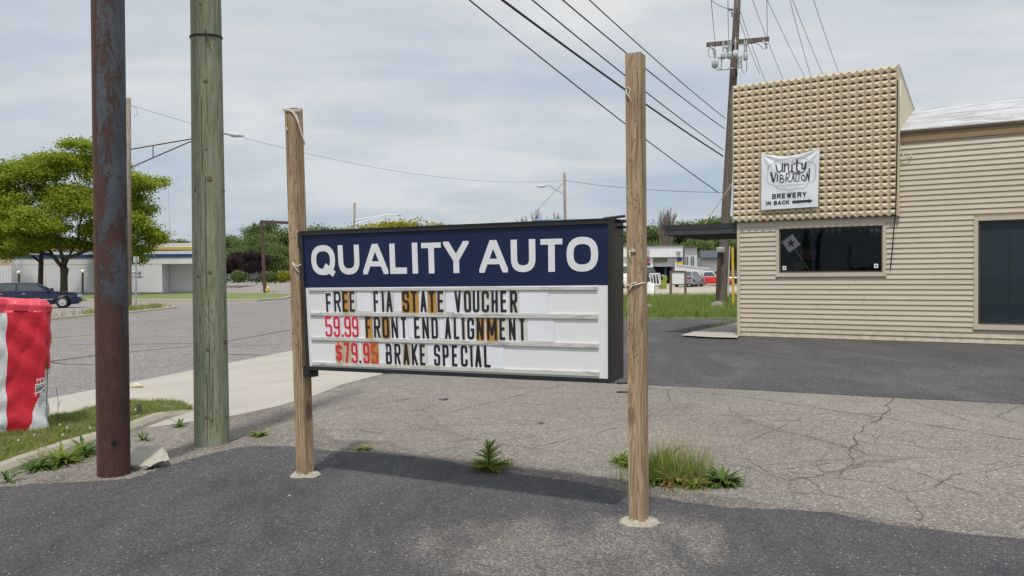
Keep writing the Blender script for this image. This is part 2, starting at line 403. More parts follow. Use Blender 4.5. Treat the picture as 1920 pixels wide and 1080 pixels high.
def glass(name, tint, trans):
    t = NT(name); n = t.n; out = n['Material Output']; n.remove(t.b)
    g = n.new('ShaderNodeBsdfGlossy'); g.inputs['Roughness'].default_value = .03; g.inputs[0].default_value = (.9,.95,1,1)
    tr = n.new('ShaderNodeBsdfTransparent'); tr.inputs[0].default_value = (*trans, 1)
    df = n.new('ShaderNodeBsdfDiffuse'); df.inputs[0].default_value = (*tint, 1)
    m1 = n.new('ShaderNodeMixShader'); m1.inputs[0].default_value = .12 if sum(trans) > 1 else .8; t.L(tr.outputs[0], m1.inputs[1]); t.L(df.outputs[0], m1.inputs[2])
    fr = n.new('ShaderNodeFresnel'); fr.inputs[0].default_value = 1.35
    bp = n.new('ShaderNodeBump'); bp.inputs['Strength'].default_value = .06; bp.inputs['Distance'].default_value = .05
    t.L(t.noise(1.5, 2), bp.inputs['Height']); t.L(bp.outputs[0], g.inputs['Normal'])
    m2 = n.new('ShaderNodeMixShader'); t.L(fr.outputs[0], m2.inputs[0]); t.L(m1.outputs[0], m2.inputs[1]); t.L(g.outputs[0], m2.inputs[2])
    t.L(m2.outputs[0], out.inputs[0]); return t.m
MAT['glass'] = glass('window_glass', (.01,.012,.014), (.75,.78,.8))
MAT['glass_slate'] = glass('slate_window_glass', (.028,.042,.05), (.2,.25,.28))
MAT['carglass'] = simple('car_glass', (.05,.065,.07), .08, .2, 2)
def vinyl(name, c):
    t = NT(name); n = t.noise(5, 4, .55, 1.0, src=t.map((1, 1, .6)))
    t.col(t.ramp(t.noise(2, 4), [(.3, tuple(x*.9 for x in c)), (.7, c)])); t.rough(.45)
    t.bump(n, .3, .05); return t.m
MAT['vred'] = vinyl('red_vinyl', (.60,.018,.040)); MAT['vwhite'] = vinyl('white_vinyl', (.66,.68,.70))
MAT['vtop'] = vinyl('red_vinyl_hem', (.66,.05,.085))
MAT['banner'] = simple('white_banner_cloth', (.70,.72,.75), .55, .04, 3)
MAT['ink'] = simple('charcoal_ink', (.028,.028,.036), .6, .1)
MAT['inkline'] = simple('grey_ink', (.22,.23,.25), .6, .1)
MAT['purple'] = simple('purple_print', (.09,.012,.06), .6, .1)
MAT['paperw'] = simple('white_board', (.55,.52,.50), .6, .05)
MAT['white'] = simple('white_paint', (.70,.71,.72), .6, .06, 1)
MAT['greywhite'] = simple('grey_white_paint', (.52,.53,.54), .7, .1, 1)
MAT['bluepaint'] = simple('blue_paint', (.02,.055,.20), .6, .1, 1)
MAT['yellowpaint'] = simple('yellow_paint', (.62,.42,.035), .6, .12, 2)
MAT['paleyellow'] = simple('pale_yellow_paint', (.62,.42,.14), .6, .08, 1)
MAT['roadyellow'] = simple('worn_yellow_line', (.29,.23,.14), .85, .25, 4)
MAT['tar'] = simple('tar_seal', (.055,.05,.05), .7, .3, 3)
MAT['crack'] = simple('crack_shade', (.075,.067,.058), .95, .3, 9)
MAT['darkroof'] = simple('dark_shingle_roof', (.055,.065,.08), .85, .3, 2)
MAT['tanroof'] = simple('tan_wall', (.36,.28,.17), .8, .2, 1)
MAT['steel'] = simple('galvanised_steel', (.36,.38,.40), .45, .12, 3, metal=.3)
MAT['porcelain'] = simple('grey_porcelain', (.42,.45,.47), .35, .1, 6)
MAT['lamp'] = simple('lamp_head', (.45,.46,.47), .4, .1)
MAT['globe'] = simple('white_globe', (.75,.75,.73), .3, .03)
MAT['navycar'] = simple('navy_car_paint', (.008,.013,.045), .16, .1, 1)
MAT['silver'] = simple('silver_car_paint', (.30,.32,.35), .25, .05, 1, metal=.4)
MAT['carwhite'] = simple('white_car_paint', (.62,.64,.66), .25, .03, 1)
MAT['carred'] = simple('red_car_paint', (.50,.02,.018), .25, .08, 1)
MAT['carblack'] = simple('black_car_paint', (.012,.014,.018), .25, .1, 1)
MAT['carblue'] = simple('blue_car_paint', (.03,.09,.25), .25, .08, 1)
MAT['rubber'] = simple('rubber', (.018,.018,.018), .8, .2)
MAT['chrome'] = simple('chrome', (.55,.56,.58), .25, .05, 3, metal=.6)
MAT['tail'] = simple('red_lens', (.35,.01,.01), .2, .05)
MAT['lime'] = simple('lime_machine', (.20,.24,.03), .6, .15)
MAT['skyblue'] = simple('light_blue_board', (.33,.48,.62), .6, .1, 2)
MAT['billblue'] = simple('billboard_blue', (.06,.24,.62), .5, .25, .3)
MAT['orange'] = simple('orange_print', (.65,.25,.03), .6, .1)
MAT['pink'] = simple('pink_print', (.45,.05,.16), .6, .3, 3)
MAT['olive'] = simple('olive_print', (.12,.15,.06), .6, .3, 4)
MAT['boulder'] = simple('boulder_stone', (.24,.215,.19), .9, .3, 5, bump=.5, bsc=14)
MAT['pebble'] = simple('pebble_stone', (.33,.31,.28), .9, .4, 30)
MAT['slate_bit'] = simple('dark_shard', (.075,.085,.095), .6, .15)
MAT['hydrant'] = simple('yellow_hydrant', (.68,.47,.07), .5, .15, 4)
MAT['bark'] = simple('tree_bark', (.075,.058,.042), .9, .35, 6, bump=.6, bsc=18)
MAT['greybark'] = simple('grey_twigs', (.20,.175,.155), .9, .25, 4)

def leafmat(name, dark, mid, light, trans=.35, nsc=.55):
    t = NT(name); n = t.n; g = n.new('ShaderNodeNewGeometry'); r = g.outputs['Random Per Island']
    v = t.ma('ADD', t.ma('MULTIPLY', r, .6), t.ma('MULTIPLY', t.noise(nsc, 4, .6), .8))
    c = t.ramp(v, [(.3, dark), (.68, mid), (1.0, light)])
    t.col(c); t.rough(.6); t.b.inputs['Specular IOR Level'].default_value = .25
    tr = n.new('ShaderNodeBsdfTranslucent'); t.L(c, tr.inputs[0])
    m = n.new('ShaderNodeMixShader'); m.inputs[0].default_value = trans
    t.L(t.b.outputs[0], m.inputs[1]); t.L(tr.outputs[0], m.inputs[2]); t.L(m.outputs[0], n['Material Output'].inputs[0]); return t.m
MAT['locust'] = leafmat('locust_leaves', (.12,.175,.018), (.27,.34,.03), (.42,.47,.055), .5, 1.1)
MAT['leaf_mid'] = leafmat('green_leaves', (.07,.11,.035), (.14,.195,.06), (.22,.28,.095))
MAT['leaf_dark'] = leafmat('dark_green_leaves', (.042,.078,.028), (.085,.135,.045), (.14,.195,.065))
MAT['leaf_pale'] = leafmat('pale_green_leaves', (.08,.125,.04), (.125,.185,.06), (.19,.255,.09))
MAT['leaf_yellow'] = leafmat('yellow_green_leaves', (.17,.165,.015), (.31,.28,.02), (.44,.39,.035), .45)
MAT['leaf_purple'] = leafmat('purple_leaves', (.016,.009,.014), (.034,.016,.025), (.06,.026,.038), .15)
MAT['grass'] = leafmat('grass_blades', (.09,.15,.025), (.20,.28,.05), (.40,.40,.14), .5, 5)
MAT['tallgrass'] = leafmat('tall_grass_blades', (.10,.17,.03), (.18,.27,.05), (.30,.37,.10), .5, 1.2)
MAT['dry'] = leafmat('dry_stalks', (.24,.19,.08), (.38,.31,.15), (.5,.42,.22), .3)
MAT['weed'] = leafmat('weed_leaves', (.045,.10,.02), (.08,.165,.03), (.15,.24,.05), .4)
MAT['weed2'] = leafmat('bright_weed_leaves', (.09,.15,.025), (.21,.29,.045), (.38,.42,.10), .5)
MAT['reddish'] = leafmat('reddish_stalks', (.12,.05,.03), (.2,.08,.05), (.3,.2,.1), .3)
MAT['lawn'] = simple('lawn', (.10,.15,.03), .95, .3, 1.2, bump=.3, bsc=20)
MAT['lawn_far'] = simple('far_lawn', (.13,.16,.045), .95, .25, .5)
MAT['dirtgrass'] = simple('dirt_under_grass', (.10,.095,.045), .95, .4, 6, bump=.4, bsc=30)

# ------------------------------------------------------------------ ground sheets
def sheet(name, pts, z, m, sub=False):
    mb = MB(); P = [(p[0], p[1], z) for p in pts]
    for tri in tessellate_polygon([[Vector(p) for p in P]]): 
        a, b, c = [Vector(P[i]) for i in tri]
        t = tri if (b-a).cross(c-a).z > 0 else (tri[0], tri[2], tri[1])
        mb.add([P[i] for i in t], [(0,1,2)])
    return struct(name, mb, m)
def px2(l): return [tuple(gp(*p))[:2] for p in l]
def wig(pts, amp, step):
    out = []; n = len(pts)
    for i in range(n-1):
        a = Vector((pts[i][0], pts[i][1])); b = Vector((pts[i+1][0], pts[i+1][1])); d = (b-a); k = max(1, int(d.length/step))
        nr = Vector((-d.y, d.x)).normalized() if d.length else Vector((0,0))
        for j in range(k):
            q = a + d*(j/k) + nr*random.uniform(-amp, amp)*(0 if j == 0 else 1); out.append((q.x, q.y))
    out.append((pts[-1][0], pts[-1][1])); return out

sheet('ground', [(-2500,-300),(2500,-300),(2500,4000),(-2500,4000)], -.06, MAT['earth'])
# old light asphalt of the lot
sheet('parking_lot', [(-5.6,-6),(60,-6),(60,31),(4.0,31),(-2.0,31),(-4.4,17.8),(-5.2,9)], 0.0, MAT['old'])
seal_edge = px2([(-140,921),(0,915),(60,909),(110,906),(185,905),(245,899),(300,880),(350,863),(400,851),(440,841),(480,837),(540,838),(590,843),(640,848),(700,850),(760,856),(830,865),(880,876),(930,885),(1000,894),(1060,902),(1100,908),(1143,917),(1215,933),(1269,941),(1363,954),(1428,956),(1555,962),(1662,986),(1811,1003),(1920,1012),(2300,1060)])
seal_edge = wig(seal_edge, .018, .09)
sheet('sealed_foreground', seal_edge + [(9,-5),(-9,-5)], .008, MAT['sealed'])
strip_near = px2([(716,702),(740,700),(900,708),(1210,722),(1300,726),(1679,746),(1920,758),(2300,778)])
bwall0 = gp(1383,633)
BW = Plane(bwall0, Vector((math.cos(math.radians(-30.3)), math.sin(math.radians(-30.3)), 0)))
far = [tuple(BW.w(14,0,.0))[:2], tuple(BW.w(0,0,.0))[:2], tuple(BW.w(0,0,-9))[:2], (9.6,30.2), (5.5,30.2),(-2.2,30.4),(-3.4,24)]
sheet('sealed_driveway', wig(strip_near, .012, .3) + far, .005, MAT['sealed2'])
# gravel bed between kerb, poles and the sealed edge
grav = px2([(-100,930),(0,915),(110,906),(245,899),(350,863),(440,841),(540,838),(640,848),(760,856),(930,885),(1060,902),(1215,933),(1269,941),(1363,954),(1555,962),(1662,986),(1811,1003)])
gravback = px2([(1560,955),(1430,945),(1320,925),(1230,915),(1130,895),(1060,880),(940,868),(860,852),(770,842),(700,826),(640,826),(590,800),(575,768),(520,762),(455,775),(372,800),(250,850),(100,870),(-40,915)])
sheet('gravel_bed', wig(grav, .02, .12) + wig(gravback, .06, .12), .0035, MAT['gravel'])
# concrete apron
apron = px2([(-260,826),(90,748),(362,694),(545,658),(640,640),(760,660),(745,697),(700,706),(640,722),(590,742),(520,762),(440,779),(380,788),(300,800),(90,820),(-200,900)])
sheet('concrete_apron', apron, .004, MAT['concrete'])
# road: runs past on the left and away behind the sign
RD = Vector((.188, 1, 0)).normalized(); RN = Vector((-RD.y, RD.x, 0))
R0 = Vector((gp(90,748).x, gp(90,748).y, 0))
def rp(off, s): v = R0 + RN*off + RD*s; return (v.x, v.y)
sheet('road', [rp(0,-25), rp(0,330), rp(19.2,330), rp(19.2,-25)], -.004, MAT['road'])
def ribbon(name, pts, w, z, m, struct_=True):
    mb = MB(); n = len(pts); L_ = []; R_ = []
    for i, p in enumerate(pts):
        a = Vector(pts[max(0,i-1)][:2]); b = Vector(pts[min(n-1,i+1)][:2]); d = (b-a).normalized(); nr = Vector((-d.y, d.x))
        ww = (w[i] if isinstance(w, (list, tuple)) else w)/2; q = Vector(p[:2]); zz = p[2] if len(p) > 2 else z
        L_.append((q.x+nr.x*ww, q.y+nr.y*ww, zz)); R_.append((q.x-nr.x*ww, q.y-nr.y*ww, zz))
    for i in range(n-1): mb.quad(R_[i], R_[i+1], L_[i+1], L_[i])
    return struct(name, mb, m)
for off in (7.6, 11.3): ribbon('yellow_lane_line', [rp(off, s) for s in range(-20, 300, 8)], .14, .001, MAT['roadyellow'])
def pxline(l, amp=.05, step=1.2): return wig(px2(l), amp, step)
for l, w in (([(88,678),(190,665),(400,645),(545,618)], .07), ([(85,677),(120,683),(230,684)], .06), ([(215,646),(330,644),(470,645)], .045), ([(130,647),(215,643)], .06), ([(340,665),(420,664),(510,666)], .05), ([(420,650),(470,648),(525,646)], .05), ([(95,602),(230,592),(320,586)], .05), ([(90,634),(170,628),(250,627)], .06)):
    q = pxline(l); ribbon('tar_line', q, [w*random.uniform(.6, 1.3) for _ in q], .002, MAT['tar'])
# cracks in the old asphalt
for l, w in (([(1700,690),(1679,746),(1655,778),(1618,808),(1592,845)], .022), ([(1592,845),(1600,870),(1570,905)], .010), ([(1635,815),(1650,828),(1720,838),(1800,845),(1920,856)], .012), ([(1920,870),(1850,884),(1790,890),(1750,915),(1700,925)], .012), ([(1700,925),(1640,905),(1560,895),(1480,886)], .010), ([(1840,930),(1780,910),(1700,878),(1560,868),(1470,880)], .012), ([(1210,728),(1400,745),(1600,775),(1800,806),(1920,826)], .02), ([(1260,838),(1380,838),(1430,815),(1500,785),(1560,772)], .010), ([(850,772),(960,745),(1060,720)], .016), ([(585,780),(680,760),(790,744)], .012),
             ([(1490,925),(1540,927),(1588,935)], .022), ([(560,800),(700,812),(820,800),(1000,790)], .008), ([(1000,840),(1120,812),(1160,800)], .010), ([(1400,860),(1440,885),(1520,900),(1545,925)], .010), ([(1700,930),(1730,965),(1720,985)], .010), ([(1550,850),(1530,870),(1545,890)], .008)):
    q = wig(wig(px2(l), .05, .35), .015, .09); ribbon('pavement_crack', q, [w*random.uniform(.1, 1.0) for _ in q], .003 if w != .022 else .0065, MAT['crack'])
# kerb beside the near verge
def kerb(name, pts, w, h, m, z0=-.02):
    mb = MB(); n = len(pts); rows = []
    for i, p in enumerate(pts):
        a = Vector(pts[max(0,i-1)][:2]); b = Vector(pts[min(n-1,i+1)][:2]); d = (b-a).normalized(); nr = Vector((-d.y, d.x)); q = Vector(p[:2])
        hh = h[i] if isinstance(h, (list, tuple)) else h; b_ = min(.03, w*.2)
        zz = p[2] if len(p) > 2 else 0
        rows.append([(q.x+nr.x*k, q.y+nr.y*k, zz+z) for k, z in ((w/2, z0), (w/2, hh-b_*.7), (w/2-b_, hh), (-w/2+b_*1.4, hh), (-w/2, hh-b_*1.2), (-w/2-.02, z0))])
    for i in range(n-1):
        for k in range(5): mb.quad(rows[i][k], rows[i+1][k], rows[i+1][k+1], rows[i][k+1])
    mb.add(rows[0], [tuple(range(6))]); mb.add(rows[-1], [tuple(range(5,-1,-1))])
    return struct(name, mb, m)
kp = [(-140,925),(-40,902),(20,880),(70,862),(125,842),(180,826),(240,808),(300,786),(335,776),(362,768)]
kq = wig(px2(kp), .012, .12); kn = len(kq)
kerb('kerb', kq, .17, [.075*(1 if i < kn-5 else max(.15, (kn-i)/5)) for i in range(kn)], MAT['kerb'])
verge = px2([(-260,826),(90,788),(180,769),(250,756),(300,756),(340,760),(362,770),(300,788),(240,809),(125,843),(20,881),(-140,927)])
sheet('grass_verge', verge, .03, MAT['dirtgrass'])
# far side: lot, islands, lawns
rs = [rp(19.2, s) for s in (-25, 0, 20, 40, 56, 76, 100, 130, 200, 330)]
sheet('side_lot', [rs[0], rs[-1], (-200, 330), (-200,-10)], -.008, MAT['lot'])
isl = px2([(40,590),(100,581),(225,577),(300,572.5),(318,574),(328,577.5),(300,581),(237,588),(160,593),(95,600),(30,606)])
sheet('traffic_island', isl, .075, MAT['lot'])
kerb('island_kerb', px2([(20,607),(95,600),(160,593.5),(237,588),(300,581),(328,577.5),(322,574),(300,572.5)]), .16, .10, MAT['kerb'])
lawn = px2([(160,564),(300,563.5),(362,564),(425,564.5),(480,564),(530,561),(547,556),(545,552),(500,550.5),(425,550),(360,550),(250,551),(160,553),(-80,556),(-80,560)])
sheet('lawn', lawn, .05, MAT['lawn_far'])
kerb('lawn_kerb', px2([(165,565),(300,564.5),(362,565),(425,565.5),(480,565),(530,562),(548,556.5),(548,552)]), .3, .16, MAT['kerb'])
def slope(name, prof, x0, x1, m, z=0, n=12):
    mb = MB(); xs = [x0+(x1-x0)*i/n for i in range(n+1)]
    for (ya, za), (yb, zb) in zip(prof[:-1], prof[1:]):
        for a, b in zip(xs[:-1], xs[1:]): mb.quad((a,ya,za+z), (b,ya,za+z), (b,yb,zb+z), (a,yb,zb+z))
    return struct(name, mb, m)
def road_x(Y, off): return R0.x + RD.x/RD.y*(Y-R0.y) - off*1.0175
def banked(name, prof, off, side, width, m, z=0, skirt=2.6, n=10):
    # a raised lot that slopes down to the level of the road along its edge
    mb = MB(); rows_ = []; ys = []
    for (ya, za), (yb, zb) in zip(prof[:-1], prof[1:]):
        k = max(1, int((yb-ya)/8)); ys += [(ya+(yb-ya)*i/k, za+(zb-za)*i/k) for i in range(k)]
    ys.append(prof[-1])
    for y, zz in ys:
        e = road_x(y, off); xs = [e, e+side*skirt] + [e+side*(skirt+(width-skirt)*i/n) for i in range(1, n+1)]
        rows_.append([(x, y, (min(zz, -.03) if i == 0 else zz)+z) for i, x in enumerate(xs)])
    for a, b in zip(rows_[:-1], rows_[1:]):
        for i in range(len(a)-1): mb.quad(*((a[i], a[i+1], b[i+1], b[i]) if side > 0 else (a[i+1], a[i], b[i], b[i+1])))
    return struct(name, mb, m)
banked('far_parking_lot', [(88,-.03),(93,.05),(120,1.27),(150,1.3),(230,1.35)], 19.7, -1, 26, MAT['lot'])
banked('far_green', [(118,1.19),(119,1.30),(128,1.36),(200,1.5)], 20.2, -1, 27, MAT['lawn_far'], .02)
def rz(Y): return float(np.interp(Y, [30, 31, 45, 80, 130, 260], [0, .03, .36, .69, .95, 1.2]))
def berm():
    mb = MB()
    ys = [30,31,34,38,42,45]; xsf = lambda y: [road_x(y, -.3)+i*1.5 for i in range(28)]
    for ya, yb in zip(ys[:-1], ys[1:]):
        A, B = xsf(ya), xsf(yb)
        for i in range(27): q = lambda X, y, j: (X[j], y, (rz(y) if j > 1 else -.02)+.01); mb.quad(q(A,ya,i), q(A,ya,i+1), q(B,yb,i+1), q(B,yb,i))
    return struct('grass_berm', mb, MAT['lawn'])
berm()
banked('gravel_lot', [(44.5,.345),(60,.50),(80,.69),(130,.95),(260,1.2)], -.3, 1, 85, MAT['farlot'])

# ------------------------------------------------------------------ glyphs: stroke lettering
def rnd(pts, r, closed=False, seg=5):
    out = []; n = len(pts)
    for i in range(n):
        p = Vector(pts[i][:2]); ri = (pts[i][2] if len(pts[i]) > 2 else 1)*r
        if (not closed and i in (0, n-1)) or ri <= 0: out.append(p); continue
        a = Vector(pts[i-1][:2]); b = Vector(pts[(i+1) % n][:2]); da = (a-p); db = (b-p)
        k = min(ri, da.length*.5, db.length*.5); p0 = p+da.normalized()*k; p1 = p+db.normalized()*k
        for j in range(seg+1):
            t = j/seg; out.append(p0*(1-t)**2 + p*2*t*(1-t) + p1*t*t)
    res = []
    for p in out:
        if not res or (p-res[-1]).length > 1e-4: res.append(p)
    if closed and (res[0]-res[-1]).length < 1e-4: res.pop()
    return res
N = 0   # sharp corner flag
G = {
 'A': ([], [[(-.04,-.1),(.5,1.13)],[(1.04,-.1),(.5,1.13)]], [[(.18,.30),(.82,.30)]]),
 'V': ([], [[(-.04,1.1),(.5,-.13)],[(1.04,1.1),(.5,-.13)]], []),
 'B': ([('c', [(0,0,0),(0,1,0),(.94,1),(.94,.53),(0,.53,0)]), ('c', [(0,0,0),(0,.53,0),(1,.53),(1,0)])], [], []),
 'C': ([('o', [(1,.68,0),(1,1),(0,1),(0,0),(1,0),(1,.32,0)])], [], []),
 'D': ([('c', [(0,0,0),(0,1,0),(1,1),(1,0)])], [], []),
 'E': ([('o', [(1,1,0),(0,1,0),(0,0,0),(1,0,0)])], [], [[(0,.52),(.86,.52)]]),
 'F': ([('o', [(1,1,0),(0,1,0),(0,-.12,0)])], [], [[(0,.50),(.86,.50)]]),
 'G': ([('o', [(1,.70,0),(1,1),(0,1),(0,0),(1,0),(1,.44,0),(.5,.44,0)])], [], []),
 'H': ([('o', [(0,1.12),(0,-.12)]), ('o', [(1,1.12),(1,-.12)])], [], [[(0,.5),(1,.5)]]),
 'I': ([('o', [(.5,1.2),(.5,-.2)])], [], []),
 'J': ([('o', [(1,1.12,0),(1,0),(0,0),(0,.3,0)])], [], []),
 'K': ([('o', [(0,1.12),(0,-.12)])], [[(1.05,1.1),(.0,.38)],[(.25,.60),(1.05,-.1)]], []),
 'L': ([('o', [(0,1.12,0),(0,0,0),(1,0,0)])], [], []),
 'M': ([('o', [(0,1.12),(0,-.12)]), ('o', [(1,1.12),(1,-.12)])], [[(.04,1.05),(.5,.2)],[(.96,1.05),(.5,.2)]], []),
 'N': ([('o', [(0,1.12),(0,-.12)]), ('o', [(1,1.12),(1,-.12)])], [[(.02,1.08),(.98,-.08)]], []),
 'O': ([('c', [(0,0),(0,1),(1,1),(1,0)])], [], []),
 'P': ([('o', [(0,-.12,0),(0,1,0),(1,1),(1,.46),(0,.46,0)])], [], []),
 'Q': ([('c', [(0,0),(0,1),(1,1),(1,0)])], [[(.56,.26),(1.06,-.10)]], []),
 'R': ([('o', [(0,-.12,0),(0,1,0),(1,1),(1,.50),(0,.50,0)])], [[(.52,.5),(1.04,-.1)]], []),
 'S': ([('o', [(1,.72,0),(1,1),(0,1),(0,.52),(1,.50),(1,0),(0,0),(0,.28,0)])], [], []),
 'T': ([('o', [(.5,1.0),(.5,-.2)])], [], [[(-.1,1),(1.1,1)]]),
 'U': ([('o', [(0,1.12,0),(0,0),(1,0),(1,1.12,0)])], [], []),
 'W': ([], [[(0,1.1),(.26,-.08)],[(.26,-.05),(.5,1.02)],[(.5,1.02),(.74,-.05)],[(1,1.1),(.74,-.08)]], []),
 'X': ([], [[(0,1.1),(1,-.1)],[(1,1.1),(0,-.1)]], []),
 'Y': ([('o', [(.5,.46),(.5,-.2)])], [[(-.02,1.1),(.5,.40)],[(1.02,1.1),(.5,.40)]], []),
 '5': ([('o', [(1,1,0),(0,1,0),(0,.56,.3),(1,.56),(1,0),(0,0),(0,.22,0)])], [], []),
 '9': ([('o', [(0,.22,0),(0,0),(1,0),(1,1),(0,1),(0,.46),(1,.46,0)])], [], []),
 '7': ([('o', [(-.1,1,0),(1,1,0),(.35,-.15,0)])], [], []),
 '$': ([('o', [(1,.68,0),(1,.86),(0,.86),(0,.51),(1,.49),(1,.14),(0,.14),(0,.32,0)])], [], []),
 '.': ([], [], []),
}
def clip(poly, w, h):
    def cut(P, f):
        out = []
        for i in range(len(P)):
            a, b = P[i], P[(i+1) % len(P)]; fa, fb = f(a), f(b)
            if fa >= 0: out.append(a)
            if (fa >= 0) != (fb >= 0):
                t = fa/(fa-fb); out.append((a[0]+(b[0]-a[0])*t, a[1]+(b[1]-a[1])*t))
        return out
    for f in (lambda p: p[0]+1e-9, lambda p: w-p[0]+1e-9, lambda p: p[1]+1e-9, lambda p: h-p[1]+1e-9):
        poly = cut(poly, f)
        if len(poly) < 3: return None
    return poly
def strokequads(P, sw, closed):
    n = len(P); L_ = []; R_ = []
    for i in range(n):
        p = P[i]; a = P[i-1] if (i > 0 or closed) else None; b = P[(i+1) % n] if (i < n-1 or closed) else None
        d1 = (p-a).normalized() if a is not None and (p-a).length > 1e-9 else None
        d2 = (b-p).normalized() if b is not None and (b-p).length > 1e-9 else None
        if d1 is None: d1 = d2
        if d2 is None: d2 = d1
        n1 = Vector((-d1.y, d1.x)); n2 = Vector((-d2.y, d2.x)); m = n1+n2
        if m.length < 1e-6: m = n1
        m = m.normalized(); k = sw/2/max(.35, m.dot(n1))
        L_.append(p+m*k); R_.append(p-m*k)
    q = []
    for i in range(n if closed else n-1):
        j = (i+1) % n; q.append([tuple(R_[i]), tuple(R_[j]), tuple(L_[j]), tuple(L_[i])])
    return q
def glyph(ch, w, h, sw, r=.5, swh=None, diag=None):
    """list of (layer, polygon) in a w x h box"""
    out = []; lay = 0
    if ch == '.': return [(0, [(0,0),(w,0),(w,w*1.1),(0,w*1.1)])]
    curves, diags, bars = G[ch]
    fx = lambda x: sw/2 + x*(w-sw); fy = lambda y: sw/2 + y*(h-sw)
    for typ, pts in curves:
        P = [(fx(p[0]), fy(p[1])) + tuple(p[2:]) for p in pts]
        P = rnd(P, r*(w-sw), typ == 'c')
        for q in strokequads(P, sw, typ == 'c'):
            c = clip(q, w, h)
            if c: out.append((lay, c))
        lay += 1
    for seg in diags:
        P = [Vector((fx(x), fy(y))) for x, y in seg]; dv = (P[1]-P[0]).normalized()*(diag or sw)*1.6
        if ch != 'Q':
            if not -.0 <= seg[0][1] <= 1.0: P[0] = P[0]-dv
            if not -.0 <= seg[1][1] <= 1.0: P[1] = P[1]+dv
        W_, H_ = (w, h) if ch != 'Q' else (w, h*2)
        for q in strokequads(P, diag or sw, False):
            if ch == 'Q': q = [(a, b) for a, b in q]; out.append((lay, q)); continue
            c = clip(q, W_, H_)
            if c: out.append((lay, c))
        lay += 1
    for seg in bars:
        P = [Vector((fx(x), fy(y))) for x, y in seg]
        for q in strokequads(P, swh or sw, False):
            c = clip(q, w, h)
            if c: out.append((lay, c))
        lay += 1
    return out
def glyph_mesh(mb, polys, f, th, base=0.0):
    """f(x,y,off) -> 3D point ; th thickness"""
    for lay, poly in polys:
        n = len(poly); o = base + th + lay*.0004
        ar = sum(poly[i][0]*poly[(i+1)%n][1]-poly[(i+1)%n][0]*poly[i][1] for i in range(n))
        if ar < 0: poly = poly[::-1]
        top = [f(x, y, o) for x, y in poly]; bot = [f(x, y, base) for x, y in poly]
        mb.add(top+bot, [tuple(range(n))] + [((i+1) % n, i, n+i, n+(i+1) % n) for i in range(n)])
def text_line(mb, s, w, h, sw, gap, f, x0=0, y0=0, th=.002, sp=None, **kw):
    x = x0
    for ch in s:
        if ch == ' ': x += (sp or w*.7); continue
        cw = w*(.32 if ch in 'I.' else 1.25 if ch in 'MW' else 1)
        if ch == 'I': cw = sw*1.02
        glyph_mesh(mb, glyph(ch, cw, h, sw, **kw), lambda a, b, o, x=x: f(x+a, y0+b, o), th); x += cw+gap
    return x

# ------------------------------------------------------------------ the roadside sign
pl, pr = gp(573, 893), gp(1198, 982)
SP = Plane(pl, pr-pl); POSTD = (pr-pl).length
def square_post(base, lean, height, w, label, m, top_cut=0):
    e = Vector((base.x, base.y, 0)); mb = MB(); ax = Vector((lean, 0, 1)); hw = w/2; nseg = 10
    ring = lambda z, s=1: [tuple(e + SP.u*(a*hw*s + lean*z) + SP.n*(b*hw*s) + Vector((0,0,z))) for a, b in ((-1,1),(1,1),(1,-1),(-1,-1))]
    rows = [ring(-.1)] + [ring(height*i/nseg) for i in range(nseg)] + [ring(height)]
    top = rows[-1]; top[2] = (top[2][0], top[2][1], top[2][2]+top_cut); top[3] = (top[3][0], top[3][1], top[3][2]+top_cut)
    for a, b in zip(rows[:-1], rows[1:]):
        for k in range(4): mb.quad(a[k], a[(k+1) % 4], b[(k+1) % 4], b[k])
    mb.quad(*top)
    return bevel(solo('wooden_post', mb, m, label, 'post', 'square posts carrying the roadside sign'), .006, 2)
tl = SP.local(546, 201)[1]; trz = SP.local(1187, 103)[1]
square_post(pl, -.030, tl-.02, .10, 'weathered square post at the left end of the navy sign, twine round its top', MAT['post'], .008)
square_post(pr, -.004, trz, .102, 'taller looking square post at the right end of the navy sign, near the weed clump', MAT['post'], 0)
def staples(base, lean, spots, label):
    mb = MB()
    for a, z in spots:
        p = Vector((base.x, base.y, 0)) + SP.u*(a+lean*z) + SP.n*.0505; mb.box((p.x-.006, p.y-.002, z-.0015), (p.x+.006, p.y+.002, z+.0015)); 
    o = part('staple', mb, MAT['black'], None); o['kind'] = 'stuff'; o['label'] = label
_r = random.Random(14)
staples(pr, -.004, [(_r.uniform(-.04,.04), _r.uniform(.9,2.7)) for _ in range(26)], 'rusty staples and nail heads left in the right sign post')
staples(pl, -.030, [(_r.uniform(-.04,.04), _r.uniform(.9,2.7)) for _ in range(16)], 'rusty staples and nail heads left in the left sign post')
def footing(c, label, r):
    mb = MB(); n = 44; vs = [(c.x, c.y, .035)]
    rr = [r*random.uniform(.72, 1.28) for _ in range(n)]; rr = [(rr[i-2]+rr[i-1]*2+rr[i]*2+rr[(i+1) % n]*2+rr[(i+2) % n])/8 for i in range(n)]
    for k, (s, z) in enumerate(((.55, .034), (.85, .026), (1.0, .006))):
        for i in range(n): an = 2*PI*i/n; vs.append((c.x+rr[i]*s*math.cos(an)*1.25, c.y+rr[i]*s*math.sin(an), z*random.uniform(.55, 1.35)))
    fs = [(0, 1+i, 1+(i+1) % n) for i in range(n)]
    for k in range(2):
        for i in range(n): fs.append((1+k*n+i, 1+(k+1)*n+i, 1+(k+1)*n+(i+1) % n, 1+k*n+(i+1) % n))
    mb.add(vs, fs); solo('concrete_footing', mb, MAT['footing'], label, 'footing', 'crumbly concrete collars at the sign posts')
footing(pl, 'crumbly pale concrete collar around the foot of the left sign post', .095)
footing(pr, 'crumbly pale concrete collar around the foot of the right sign post', .098)

